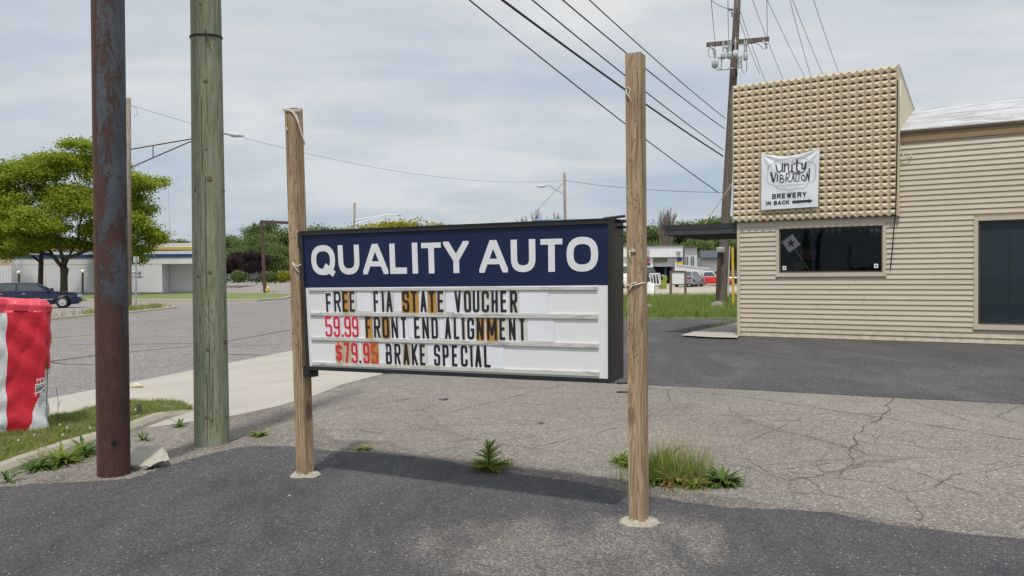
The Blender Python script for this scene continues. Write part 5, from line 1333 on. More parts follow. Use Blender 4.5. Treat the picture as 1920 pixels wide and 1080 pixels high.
mb = MB(); bstroke(mb, [(425,300),(455,250),(540,240),(610,240),(675,205),(740,225),(860,215),(935,245),(945,280),(1020,290),(1060,350),(1050,470),(1055,540),(1010,590),(940,600),(930,650),(880,690),(760,690),(670,725),(600,700),(500,700),(440,660),(420,635),(345,625),(310,560),(325,450),(320,370),(370,325)], .006, close=True); part('logo_outline', mb, MAT['inkline'], bn)
mb = MB(); x = 455
for s in range(26):
    x0 = 455+s*17; y0 = 660-(x0-455)*.07; 
    if s in (7, 15): bstroke(mb, [(x0,y0),(x0+9,y0-1)], .003)
    else: bstroke(mb, [(x0,y0),(x0+5,y0-(22 if s % 4 == 0 else 12)),(x0+10,y0),(x0+17,y0-2)], .003)
part('script_line', mb, MAT['inkline'], bn)['kind'] = 'stuff'
mb = MB()
def btxt(mb, s, xa, ya, xb, yb, hpx, sw):
    p0, q0 = bpx(xa, ya); p1, q1 = bpx(xb, yb); h = hpx/(394-288)*BHt; L_ = (p1-p0)*BWd; n = len(s.replace(' ', ''))
    wunits = sum(.7 if c == ' ' else (sw*1.02/(L_/n)*1.3 if c == 'I' else 1.25 if c in 'MW' else 1) for c in s); k = L_/(wunits + .18*(n-1)); 
    f = lambda x, y, o: BF(p0+x/BWd, q0+(q1-q0)*(x/L_)+y/BHt, .007+o)
    text_line(mb, s, k*.98, h, sw, k*.18, f, sp=k*.6, th=.0005, r=.45)
btxt(mb, 'BREWERY', 1447.5, 373, 1513, 368.5, 9.2, .026); btxt(mb, 'IN BACK', 1436.5, 384.8, 1481.5, 382.5, 7.2, .022)
part('printed_words', mb, MAT['ink'], bn)
mb = MB(); ar = [(1485.5,376.3),(1516,374.5),(1516,372.8),(1523.8,376.3),(1516,380.8),(1516,378.6),(1485.5,381)]
vs = []; 
for x, y in ar: p, q = bpx(x, y); vs.append(BF(p, q, .008))
mb.add(vs, [(6,5,1,0),(4,3,2),(4,2,1,5)][0:1] + [(4,3,2)]); part('arrow', mb, MAT['ink'], bn)
for (xa, ya), (xb, yb) in (((1428,288.5),(1421,283)), ((1537,278),(1545,272)), ((1533.5,387.5),(1541,395)), ((1427.5,394),(1424,399))):
    mb = MB(); mb.tube([BW.w(*BL(xa,ya,BO),BO), BW.w(*BL(xb,yb,.15),.15)], .005, 4); part('tie_string', mb, MAT['blackwire'], bn)

# ------------------------------------------------------------------ utility pole with equipment (right)
UY = 38.0
def up_pole():
    b = at(1353, 560, UY); zb = rz(UY); top = at(1386, -60, UY); w = lambda px: px/F*UY/2
    o = empty('power_pole', (b.x, UY, zb), 'tall leaning brown power pole with crossarm and switchgear behind the beige building', 'utility pole'); mb = MB()
    a = Vector((b.x-.05, UY, zb-.2)); P = [a.lerp(top, t) for t in (0, .02, .1, .3, .6, .85, 1)]
    mb.tube(P, [w(23), w(21), w(19), w(16.5), w(14.5), w(12.5), w(12)], 16); part('pole_shaft', mb, MAT['brownpole'], o, True)
    U = lambda px, py, dY=0: at(px, py, UY+dY)
    mb = MB(); A, B = U(1325,84,-.25), U(1442,73,-.25); d = (B-A).normalized(); n_ = Vector((0,1,0)); u_ = Vector((0,0,1))
    mb.hexa([A-u_*.1-n_*.06, B-u_*.1-n_*.06, B-u_*.1+n_*.06, A-u_*.1+n_*.06, A+u_*.1-n_*.06, B+u_*.1-n_*.06, B+u_*.1+n_*.06, A+u_*.1+n_*.06]); part('crossarm', mb, MAT['brownpole'], o)
    mb = MB(); mb.tube([U(1402,80,-.3), U(1415,79,-.3)], .06, 6); part('splice_plate', mb, MAT['brownpole'], o)
    mb = MB()
    for l in ([(1347,110),(1353,110),(1353,130),(1347,127)], [(1345,108),(1390,108)], [(1353,131),(1390,126)], [(1353,131),(1353,112)], [(1385,106),(1385,127)], [(1390,104),(1390,126)], [(1384,126),(1391,108)]): mb.tube([U(x,y,-.5) for x, y in l], .035, 5)
    part('rack', mb, MAT['steel'], o)
    def can(px, py, hpx, wpx, dY=-.55, m='porcelain', bush=2):
        c = U(px, py, dY); r = w(wpx); h = hpx/F*UY; mb = MB(); mb.lathe([(r*.7,-h/2),(r,-h/2+.04),(r,h/2-.06),(r*.8,h/2)], c, 14); q = part('switch_tank', mb, MAT[m], o, True)
        for k in range(bush):
            c2 = c+Vector(((k-(bush-1)/2)*r*.9, 0, h/2)); mb = MB(); pr = []
            for j in range(7): pr += [(r*.42, j*.07), (r*.28, j*.07+.04)]
            pr += [(r*.15, .52), (r*.12, .60)]; mb.lathe(pr, c2, 10); x = part('bushing', mb, MAT['porcelain'], q, True); x.location = (0,0,0)
    can(1340.5, 119, 15, 12, -.6, 'greywhite', 1); can(1356, 105, 11, 9, -.55, 'porcelain', 1); can(1368, 104, 12, 10, -.6, 'porcelain', 2); can(1379, 101, 12, 10, -.7, 'greywhite', 1); can(1398, 106, 14, 8, -.45, 'porcelain', 2)
    mb = MB()
    for x, y in ((1333,86),(1358,84),(1431,76)): mb.tube([U(x,y,-.3), U(x+2,y+5,-.35)], .04, 5); mb.tube([U(x+3,y+5,-.35), U(x+6,y+6,-.35), U(x+6,y+12,-.35), U(x+5,y+16,-.35)], [.06,.08,.07,.04], 6)
    part('fuse_cutout', mb, MAT['porcelain'], o)['kind'] = 'stuff'
    mb = MB()
    for l in ([(1333,86),(1328,95),(1328,104),(1333,108)], [(1391,125),(1391,132),(1395,137),(1400,132),(1400,115)], [(1339,128),(1346,132),(1353,131)], [(1432,92),(1425,85),(1415,80)], [(1398,88),(1402,84),(1386,84)]): mb.tube([U(x,y,-.6) for x, y in l], .015, 4)
    part('jumper_wire', mb, MAT['wire'], o)
    mb = MB(); q = U(1382,146,.0); mb.tube([U(1381,128,-.2), U(1382,138,-.25), U(1381,144,-.2)], .03, 5); part('coil', mb, MAT['blackwire'], o)
    mb = MB(); mb.tube([U(1368,462,.02), U(1366.5,500,.02), U(1365,556,.02)], .035, 6); part('white_conduit', mb, MAT['greywhite'], o)
    mb = MB(); mb.tube([U(1349,474,-.28), U(1347.5,510,-.28), U(1345,556,-.28)], .09, 8); part('brown_conduit', mb, simple('dark_brown_conduit', (.07,.04,.035), .7), o)
    mb = MB(); a_, b_ = U(1344,474,-.4), U(1355,464,-.1); mb.box((a_.x,UY-.5,a_.z),(b_.x,UY-.2,b_.z)); bevel(part('meter_box', mb, MAT['steel'], o), .05)
    mb = MB(); mb.tube([U(1366,17,-.2), U(1374,17,-.2)], .08, 6); mb.tube([U(1372,22,-.15),U(1373,32,-.15)], .05, 5); part('bracket', mb, MAT['steel'], o)
up_pole()
g = Vector((at(1375,560,36).x, 36, rz(36))); mb = MB(); mb.tube([g, at(1373.5,464,36)], .055, 8); solo('guy_guard', mb, MAT['yellowpaint'], 'thin yellow guy wire guard standing in grass beside the beige building corner', 'marker')

# overhead wires
def wire(pts, r, label, m='blackwire', group='overhead wires'):
    mb = MB(); P = [Vector(p) for p in pts]; out = []
    for i in range(len(P)-1):
        k = 14
        for j in range(k): out.append(P[i].lerp(P[i+1], j/k) )
    out.append(P[-1]); n = len(out)-1
    mb.tube(out, r, 4); solo('overhead_wire', mb, MAT[m], label, 'cable', group)
def span(pa, Ya, pb, Yb, sag, ext, r, label, m='blackwire', k=24):
    """from pole point A (far) through sight point B (near); continues overhead"""
    A = at(*pa, Ya); B = at(*pb, Yb); C = A + (B-A)*ext; mb = MB(); pts = []
    tB = 1/ext
    for i in range(k+1):
        t = i/k; p = A.lerp(C, t); s = 4*t*(1-t)-4*tB*(1-tB)*t/tB if False else 0
        # sag that vanishes at A and at B so the sighted points stay true
        s = sag*(t*(t-tB))/(tB*tB/4)
        p.z += s; pts.append(p)
    mb.tube(pts, r, 5); solo('overhead_wire', mb, MAT[m], label, 'cable', 'overhead wires')
span((1347,361), UY-.3, (880,0), 20, .12, 1.9, .020, 'lowest of the five wires running from the power pole to the upper left')
span((1356,293), UY-.3, (942,0), 20, .10, 1.9, .034, 'thickest black cable running from the power pole to the upper left')
span((1356,281), UY-.3, (998,0), 20, .10, 1.9, .020, 'middle wire of the five running from the power pole to the upper left')
span((1358,241), UY-.3, (1055,0), 20, .10, 1.9, .020, 'fourth wire up, running from the power pole to the upper left')
span((1360,222), UY-.3, (1105,0), 20, .08, 1.9, .017, 'uppermost of the five wires running from the power pole to the upper left')
def w2pt(a, Ya, b, Yb, r, label, sag=.2, m='wire'):
    A, B = at(*a, Ya), at(*b, Yb); mb = MB(); mb.tube([A.lerp(B, i/16)-Vector((0,0,4*sag*(i/16)*(1-i/16))) for i in range(17)], r, 4); solo('overhead_wire', mb, MAT[m], label, 'cable', 'overhead wires')
w2pt((1341,78),UY-.3,(1329,-60),24,.011,'thin wire rising from the left end of the crossarm')
w2pt((1366,78),UY-.3,(1364,-60),24,.011,'thin wire rising just left of the power pole')
w2pt((1373,17),UY-.1,(1290,-40),20,.014,'short wire reaching the power pole top from the left')
w2pt((1439,72),UY-.3,(1437,-60),24,.011,'thin wire rising from the right end of the crossarm')
for a, b, l in (((1388,22),(1440,165),'nearest to the pole'), ((1386,36),(1425,140),'short one beside the pole'), ((1400,-30),(1475,165),'second from the pole'), ((1425,-30),(1512,150),'third from the pole'), ((1468,-50),(1522,150),'fourth from the pole'), ((1475,-30),(1547,150),'fifth from the pole'), ((1519,-20),(1576,145),'rightmost')):
    w2pt(a, UY-.2, b, 48, .013, 'thin wire descending behind the patterned front, '+l, .1)
w2pt((1384,340),UY-2,(1290,424),30,.012,'tan stay wire from the power pole down to the canopy roof', .0, 'twine') if False else None

# ------------------------------------------------------------------ street poles across the road and far poles
def street_pole():
    b = gp(239.5, 577); Y = b.y; o = empty('street_light_pole', b, 'grey wooden street light pole across the road behind the rusty pole', 'street light'); mb = MB()
    top = at(240, 184, Y); r0_ = 7/F*Y; mb.tube([b-Vector((0,0,.1)), b.lerp(top,.5), top], [r0_, r0_*.85, 5/F*Y], 12); part('pole_shaft', mb, MAT['greypole'], o, True)
    U = lambda x, y, dy=-.2: at(x, y, Y+dy); mb = MB(); mb.tube([U(245,280), U(356,261), U(415,251), U(430,252)], .035, 6); mb.tube([U(245,314), U(356,266), U(415,252)], .035, 6); mb.tube([U(287,273), U(287,297)], .03, 5); part('bracket_arm', mb, MAT['rust'], o)
    mb = MB(); A, B = U(428,252), U(458,255); mb.tube([A, A.lerp(B,.25), A.lerp(B,.6), B], [.06,.13,.12,.03], 8); part('lamp_head', mb, MAT['lamp'], o, True)
    mb = MB(); mb.tube([U(244,196), U(256,204), U(258,214), U(251,220)], .012, 4); part('loose_wire', mb, MAT['wire'], o)
street_pole()
def info_sign():
    b = gp(255, 575.5); Y = b.y; o = empty('street_sign', b, 'thin steel sign post with small plates across the road, right of the grey pole', 'sign'); top = at(255, 481, Y); mb = MB()
    mb.tube([b-Vector((0,0,.05)), top], .055, 8); part('post', mb, MAT['steel'], o)
    def plate(x0, y0, x1, y1, dy, m, nm):
        a, c = at(x0, y1, Y+dy), at(x1, y0, Y+dy); mb = MB(); mb.box((a.x, Y+dy, a.z), (c.x, Y+dy+.02, c.z)); return part(nm, mb, MAT[m], o)
    plate(250,481,260,492,.06,'greywhite','upper_plate')
    # board on the pole behind, only its right part shows
    p = plate(237,508,265,522,.3,'white','name_board')
    mb = MB(); hh = 4.0/F*Y; cw_ = 3.3/F*Y
    for s, x, y in (('LUE',243,514.2),('AB',257,514.2),('EXC',243,521.2),('NGE',256.5,521.2)):
        O = at(x, y, Y+.29); text_line(mb, s, cw_, hh*(1 if y < 516 else .8), cw_*.26, cw_*.32, lambda a, b_, o_: Vector((O.x+a, Y+.30-o_, O.z+b_)), th=.01)
    x_ = part('board_words', mb, MAT['ink'], o)
    a, c = at(238,516.2,Y+.29), at(265,515.6,Y+.29); mb = MB(); mb.box((a.x, Y+.285, a.z),(c.x, Y+.299, c.z)); part('board_rule', mb, MAT['ink'], o)
info_sign()
def far_pole(name, px, ytop, ybase, Y, wpx, m, label, arms=(), lamps=(), zb=0.0):
    b = at(px[0], ybase, Y); b.z = zb; o = empty(name, b, label, 'street light'); mb = MB(); t = at(px[1], ytop, Y)
    mb.tube([b, t], [wpx/F*Y/2*1.1, wpx/F*Y/2*.85], 10); part('pole_shaft', mb, MAT[m], o, True)
    for l, r_, mm in arms: mb = MB(); mb.tube([at(x, y, Y-.2) for x, y in l], r_, 5); part('bracket_arm', mb, MAT[mm], o)
    for (xa, ya), (xb, yb) in lamps: mb = MB(); A, B = at(xa,ya,Y-.2), at(xb,yb,Y-.2); mb.tube([A, A.lerp(B,.3), A.lerp(B,.7), B], [.05,.14,.12,.04], 8); part('lamp_head', mb, MAT['lamp'], o, True)
far_pole('street_light_pole', (662,665), 380, 540, 105, 4.6, 'greypole', 'distant pole with long white davit arms above the left half of the sign', [([(666,412),(700,407),(731,402),(747,403)], .07, 'white'), ([(666,420),(700,411),(728,403)], .07, 'white')], [((745,403),(752,403))])
far_pole('street_light_pole', (1062,1058), 324, 545, 86, 6, 'greypole', 'distant grey pole with a curved lamp arm above the right half of the sign', [([(1056,364),(1047,358),(1032,349),(1025,348)], .05, 'steel')], [((1025,349),(1006,350))])
w2pt((247,198),gp(239.5,577).y,(1058,338),86,.010,'long thin wire crossing the whole sky from the grey pole to the distant lamp pole', 1.6)
w2pt((1058,338),86,(1372,361),60,.020,'thin wire continuing from the distant lamp pole to the power pole', .3)
w2pt((1057,342),86,(1000,402),100,.03,'thin guy wire slanting down left from the distant lamp pole', 0)
mb = MB(); Y = 140; mb.tube([at(319,452,Y), at(317,400,Y)], .09, 6); mb.tube([at(317,400,Y), at(315,352,Y)], .06, 6); solo('antenna', mb, MAT['greywhite'], 'thin white antenna mast standing behind the white commercial building', 'antenna')
# rusty sign frame and hydrant
def frame():
    b = gp(497, 549); Y = b.y; o = empty('rusty_frame', b, 'tall rusty steel post with a horizontal crossbar beside the yellow hydrant', 'sign frame'); mb = MB()
    mb.tube([b-Vector((0,0,.1)), at(490.5,415,Y)], 3.4/F*Y, 8); part('post', mb, MAT['rust'], o)
    A, B = at(489,415.5,Y), at(566,419,Y); s = .16; mb = MB(); mb.hexa([A+Vector((0,-s,-s)),B+Vector((0,-s,-s)),B+Vector((0,s,-s)),A+Vector((0,s,-s)),A+Vector((0,-s,s)),B+Vector((0,-s,s)),B+Vector((0,s,s)),A+Vector((0,s,s))]); part('crossbar', mb, MAT['rust'], o)
frame()
def hydrant():
    b = gp(502, 551); k = 15/F*b.y/.92; o = empty('fire_hydrant', b, 'yellow fire hydrant on the far grass island', 'fire hydrant'); mb = MB()
    mb.lathe([(.2*k,0),(.2*k,.06*k),(.13*k,.08*k),(.13*k,.55*k),(.19*k,.57*k),(.19*k,.62*k),(.16*k,.66*k),(.12*k,.80*k),(.05*k,.86*k),(.05*k,.92*k)], (0,0,0), 14); part('barrel', mb, MAT['hydrant'], o, True, local=True)
    for sx in (-1, 1): mb = MB(); mb.lathe([(.09*k,0),(.09*k,.16*k),(.11*k,.16*k),(.11*k,.22*k)], (0,0,.45*k), 10, (sx,0,0)); part('outlet', mb, MAT['hydrant'], o, local=True)
    mb = MB(); mb.lathe([(.12*k,0),(.12*k,.2*k),(.14*k,.2*k),(.14*k,.27*k)], (0,0,.42*k), 10, (0,-1,0)); part('outlet', mb, MAT['hydrant'], o, local=True)
hydrant()
# ------------------------------------------------------------------ white commercial building at the left
def white_building():
    Y = gp(300, 549.5).y; zt = at(300,456,Y).z
    x0, x1, xr = at(22,540,Y).x, at(362,540,Y).x, at(304,540,Y).x
    Z = lambda y, x=300: at(x, y, Y).z
    o = empty('commercial_building', ((x0+x1)/2, Y, 0), 'long white flat roofed building with blue and yellow stripes across the road', 'building')
    zc = Z(495); mb = MB()
    mb.box((x0,Y,0),(xr,Y+8,zc)); mb.box((xr+.003,Y+2.2,0),(x1,Y+8,zc)); part('wall', mb, MAT['greywhite'], o)
    mb = MB(); mb.box((x0-.1,Y-.12,zc+.003),(x1+.1,Y+8,zt)); part('parapet', mb, MAT['white'], o)
    mb = MB(); ys = [Z(483,200), Z(477,200)]; mb.box((x0-.1,Y-.2,ys[0]),(x1+.1,Y-.121,ys[1])); part('blue_stripe', mb, MAT['bluepaint'], o)
    mb = MB(); mb.box((x0-.1,Y-.2,Z(468.3)),(x1+.1,Y-.121,Z(463.2))); part('yellow_stripe', mb, MAT['paleyellow'], o)
    k = 0; x = x0+.05; n = 0
    me = MB().box((0,0,0),(.22,.10,zc-.12)).mesh('wall_rib', MAT['white'])
    step = (xr-x0)/80
    for i in range(80):
        q = put('wall_rib', me, o, local=True); q.location = (x0+i*step+.05-o.location.x, -.102, .1)
    step2 = (x1-xr)/20
    for i in range(20):
        q = put('wall_rib', me, o, local=True); q.location = (xr+i*step2+.05-o.location.x, 2.2-.102, .1)
    return Y
WY = white_building()
def globe_lamp(px, ytop, ybase, Y, label):
    b = at(px, ybase, Y); b.z = 0; t = at(px, ytop, Y); o = empty('globe_lamp', b, label, 'lamp post', 'globe lamps in front of the white building'); mb = MB(); r = 3.6/F*Y
    mb.tube([b, (t.x, Y, t.z-r)], .09, 8); part('post', mb, MAT['black'], o); mb = MB()
    mb.lathe([(r*math.sin(PI*i/10)+.001, -r*math.cos(PI*i/10)) for i in range(11)], (t.x, Y, t.z-r*.2), 16); part('globe', mb, MAT['globe'], o, True)
globe_lamp(35.5, 510, 553, 80, 'globe lamp left of both tree trunks, above the navy car roof'); globe_lamp(155, 508, 553, 80, 'globe lamp right of the tree trunks, near the navy car bonnet')
def tan_house():
    Y = 118; o = empty('tan_building', at(0,545,Y), 'tan building glimpsed behind the big tree at the left edge', 'building'); mb = MB()
    a, b = at(-90,548,Y), at(30,435,Y); mb.box((a.x,Y,0),(b.x,Y+10,b.z)); part('wall', mb, MAT['tanroof'], o)
    a, b = at(-95,437,Y), at(34,429,Y); mb = MB(); mb.box((a.x,Y-.4,a.z),(b.x,Y+10.4,b.z)); part('roof', mb, MAT['darkroof'], o)
    a, b = at(-90,550,Y-14), at(26,498,Y-14); mb = MB()
    o2 = empty('board_fence', (a.x, Y-14, 0), 'white fence left of the commercial building at the left edge', 'fence')
    n = 24; w = (b.x-a.x)/n; me = MB().box((0,0,0),(w*.9,.05,b.z)).mesh('fence_board', MAT['greywhite'])
    for i in range(n): q = put('fence_board', me, o2, local=True); q.location = (i*w,0,0)
tan_house()

# ------------------------------------------------------------------ vehicles
def car(name, L_, W, H, prm, paint, label, cat, loc, rz_, group=None, upper=None, stretch=1, trim=True):
    """front along +X. prm: belt, hood_z, deck_z, windscreen/backlight x as fractions"""
    o = empty(name, loc, label, cat, group, rz_); hl = L_/2; wr = .33; wx = (hl-.92, -hl+1.05); g0 = .22
    belt, hz, dz = prm['belt'], prm['hood'], prm['deck']; xb0, xb1, xt0, xt1 = [q*L_-hl for q in prm['gh']]   # rear base, front base, rear top, front top
    out = [(-hl+.03, .45)]; 
    out += [(-hl, .62), (-hl+.06, dz-.06), (-hl+.2, dz), (xb0, belt), (xb1, belt-.02), (hl-.45, hz), (hl-.1, hz-.10), (hl, .58), (hl-.02, .40), (hl-.12, g0+.02)]
    def arch(cx): return [(cx+(wr+.07)*math.cos(a), .33+(wr+.07)*math.sin(a)) for a in [PI*i/9 for i in range(10)]]
    bottom = []
    for cx in wx:
        A = arch(cx); bottom += [(A[0][0], g0)] + A + [(A[-1][0], g0)]
    out += bottom + [(-hl+.12, g0+.04)]
    hw = W/2; mb = MB(); n = len(out); vs = []
    for y, k in ((-hw, 0), (hw, 0)):
        for x, z in out: inset = .10*max(0, (z-.5)/.5) + .06*(1 if abs(x) > hl-.15 else 0); vs.append((x, y*(1-inset/hw*.9), z))
    mb.add(vs, [tuple(range(n)), tuple(range(2*n-1, n-1, -1))] + [(i, n+i, n+(i+1) % n, (i+1) % n) for i in range(n)])
    b = part('body', mb, paint, o, local=True); bevel(b, .03, 2)
    wb, wt = hw*.90, hw*.70; mb = MB(); z0, z1 = belt-.03, H
    xm = (xt0+xt1)/2
    B = [(xb0,-wb,z0),(xb1,-wb,z0),(xb1,wb,z0),(xb0,wb,z0)]; T = [(xt0,-wt,z1-.03),(xt1,-wt,z1-.03),(xt1,wt,z1-.03),(xt0,wt,z1-.03)]
    mb.hexa(B+T); mb.hexa([T[0],T[1],T[2],T[3],(xt0+.25,-wt*.85,z1),(xt1-.3,-wt*.85,z1),(xt1-.3,wt*.85,z1),(xt0+.25,wt*.85,z1)]); part('cabin', mb, upper or paint, o, local=True)
    def lerp3(a, b, t): return Vector(a).lerp(Vector(b), t)
    def face(P, u, v): return lerp3(lerp3(P[0], P[1], u), lerp3(P[3], P[2], u), v)
    for sg in (0, 1):
        P = [B[0],B[1],T[1],T[0]] if sg == 0 else [B[3],B[2],T[2],T[3]]; off = Vector((0, -.012 if sg == 0 else .012, .004))
        for u0_, u1_, v1u0, v1u1 in prm.get('win', ((.10,.46,.06,.46), (.50,.90,.50,.96))):
            q = [face(P, u0_, .12)+off, face(P, u1_, .12)+off, face(P, v1u1, .9)+off, face(P, v1u0, .9)+off]
            mb = MB(); mb.quad(*(q if sg == 0 else q[::-1])); part('side_window', mb, MAT['carglass'], o, local=True)
    P = [B[1],B[2],T[2],T[1]]; mb = MB(); mb.quad(*[face(P,u,v)+Vector((.012,0,.006)) for u, v in ((.06,.08),(.94,.08),(.93,.92),(.07,.92))]); part('windscreen', mb, MAT['carglass'], o, local=True)
    P = [B[3],B[0],T[0],T[3]]; mb = MB(); mb.quad(*[face(P,u,v)+Vector((-.012,0,.006)) for u, v in ((.06,.08),(.94,.08),(.93,.92),(.07,.92))]); part('rear_window', mb, MAT['carglass'], o, local=True)
    for cx in wx:
        for sg in (-1, 1):
            mb = MB(); mb.lathe([(wr*.6,0),(wr*.97,.0),(wr,.03),(wr,.19),(wr*.97,.22),(wr*.6,.22)], (cx, sg*(hw-.05), wr), 20, (0,-sg,0)); w_ = part('wheel', mb, MAT['rubber'], o, True, local=True)
            mb = MB(); mb.lathe([(wr*.62,0),(wr*.55,.02),(wr*.3,.0),(wr*.14,-.015),(.01,-.02)], (cx, sg*(hw-.035), wr), 14, (0,-sg,0)); part('rim', mb, MAT['chrome'], w_, local=True)
    for sg in (-1, 1):
        mb = MB(); mb.box((hl-.16, min(sg*hw*.55, sg*hw*.93), hz-.26), (hl+.005, max(sg*hw*.55, sg*hw*.93), hz-.13)); part('headlight', mb, MAT['chrome'], o, local=True)
        mb = MB(); mb.box((-hl-.006, min(sg*hw*.6, sg*hw*.93), dz-.28), (-hl+.2, max(sg*hw*.6, sg*hw*.93), dz-.10)); part('tail_light', mb, MAT['tail'], o, local=True)
        mb = MB(); mb.box((xb1-.25, min(sg*(hw-.02), sg*(hw+.14)), belt+.02), (xb1-.10, max(sg*(hw-.02), sg*(hw+.14)), belt+.15)); part('mirror', mb, paint, o, local=True)
        if trim:
            mb = MB(); ya, yb = sorted((sg*(hw-.012), sg*(hw+.012))); mb.box((wx[1]+.5, ya, .50), (wx[0]-.48, yb, .54)); part('side_trim', mb, MAT['chrome'], o, local=True)
            for fx2 in (.22, .56): mb = MB(); X = xb0+(xb1-xb0)*fx2; mb.box((X, *sorted((sg*(hw-.09), sg*(hw-.03)))[:1], belt-.16), (X+.18, sorted((sg*(hw-.09), sg*(hw-.03)))[1], belt-.12)); part('door_handle', mb, MAT['chrome'], o, local=True)
    for e, s in ((hl, 1), (-hl, -1)): mb = MB(); mb.box((min(e, e+s*.06), -hw*.86, .36), (max(e, e+s*.06), hw*.86, .52)); part('bumper', mb, paint, o, local=True)
    return o
SED = dict(belt=.98, hood=.90, deck=1.0, gh=(.13,.735,.27,.58))
fp = gp(150, 578); A_ = .42; cpos = Vector((at(160,560,46.5).x, 46.5, 0)) - Vector((math.cos(A_), math.sin(A_), 0))*2.72 + Vector((-.2,0,0))
car('parked_car', 5.45, 1.95, 1.47, SED, MAT['navycar'], 'dark navy four door sedan parked across the road behind the striped cover', 'car', cpos, A_)
COMP = dict(belt=.92, hood=.86, deck=1.0, gh=(.06,.72,.2,.55)); HATCH = dict(belt=.93, hood=.88, deck=1.05, gh=(.02,.74,.13,.55))
p = at(-22, 585, 52); car('parked_car', 4.6, 1.8, 1.42, COMP, MAT['carwhite'], 'white car at the far left edge, partly hidden by the navy sedan', 'car', Vector((p.x-.9, 52, 0)), .5)
def lot_pos(px, Y): p = at(px, 540, Y); return Vector((p.x, Y, rz(Y)))
car('parked_car', 4.7, 1.8, 1.42, SED, MAT['silver'], 'silver sedan seen from behind, right of the blank notice board', 'car', lot_pos(1292, 74), 1.05, 'vehicles in the far gravel lot', trim=False)
car('parked_pickup', 4.4, 1.7, 1.4, dict(belt=.88, hood=.84, deck=.86, gh=(.36,.72,.42,.60), win=((.1,.9,.08,.92),)), MAT['carred'], 'red car with a white roof parked left of the power pole', 'car', lot_pos(1326, 77), -.15, 'vehicles in the far gravel lot', upper=MAT['carwhite'], trim=False)
car('parked_car', 4.6, 1.8, 1.5, HATCH, MAT['silver'], 'grey car parked behind the power pole', 'car', lot_pos(1346, 84), 2.9, 'vehicles in the far gravel lot', trim=False)
car('parked_car', 4.6, 1.8, 1.5, HATCH, MAT['carblack'], 'black car between the power pole and the yellow guard', 'car', lot_pos(1380, 78), -.3, 'vehicles in the far gravel lot', trim=False)
car('parked_car', 4.4, 1.8, 1.45, COMP, MAT['carblue'], 'blue car just showing at the corner of the beige building', 'car', lot_pos(1404, 88), .1, 'vehicles in the far gravel lot', trim=False)
TR = dict(belt=1.15, hood=1.12, deck=1.15, gh=(.34,.68,.37,.60), win=((.08,.46,.08,.46),(.52,.92,.52,.92)))
car('pickup_truck', 5.2, 1.95, 1.82, TR, MAT['carblack'], 'black pickup truck parked in front of the white shop', 'truck', lot_pos(1209, 76), -1.25, 'vehicles in the far gravel lot', trim=False)
car('delivery_van', 5.0, 1.95, 2.0, dict(belt=1.25, hood=1.05, deck=1.6, gh=(.01,.8,.02,.7)), MAT['carwhite'], 'white van peeking between the sign cabinet and the right post', 'van', lot_pos(1160, 72), -1.4, 'vehicles in the far gravel lot', trim=False)
# dismantled bits between silver and red car
p = lot_pos(1309, 80); mb = MB(); rl = random.Random(8)
for i in range(16): a = Vector((p.x+rl.uniform(-.5,.5), 80+rl.uniform(-.6,.6), p.z+rl.uniform(.1,.9))); s = rl.uniform(.12,.3); mb.box(a-Vector((s,s,s*.4)), a+Vector((s,s,s*.4)))
for i in range(6): mb.tube([(p.x+rl.uniform(-.6,.6), 80, p.z+rl.uniform(0,1)), (p.x+rl.uniform(-.6,.6), 80.4, p.z+rl.uniform(0,1))], .05, 5)
solo('scrap_heap', mb, MAT['steel'], 'heap of stripped grey car parts between the silver and the red car', 'scrap')
def trailer():
    Y = 82; P = [at(1270,524,Y), at(1322,528,Y+1), at(1331,503,Y+1), at(1271,496,Y)]
    o = empty('box_trailer', (P[0].x, Y, rz(Y)), 'long white box trailer with a sloping roofline in front of the far shops', 'trailer'); mb = MB()
    D = Vector((.6,3,0)); P[0].z = P[1].z = rz(Y)+.55
    mb.hexa([P[0],P[1],P[1]+D,P[0]+D,P[3],P[2],P[2]+D,P[3]+D]); part('box', mb, MAT['white'], o)
    mb = MB(); a, b = P[3], P[2]; u_ = Vector((0,-.05,0)); k = Vector((0,0,.14)); mb.hexa([a+u_-k,b+u_-k,b-k,a-k,a+u_+k*.3,b+u_+k*.3,b+k*.3,a+k*.3]); part('top_rail', mb, MAT['greywhite'], o)
    for t in (.62, .78): c = P[0].lerp(P[1], t); mb = MB(); mb.lathe([(.2,0),(.4,0),(.4,.25),(.2,.25)], (c.x, c.y+.1, rz(Y)+.4), 14, (0,1,0)); part('wheel', mb, MAT['rubber'], o)
trailer()
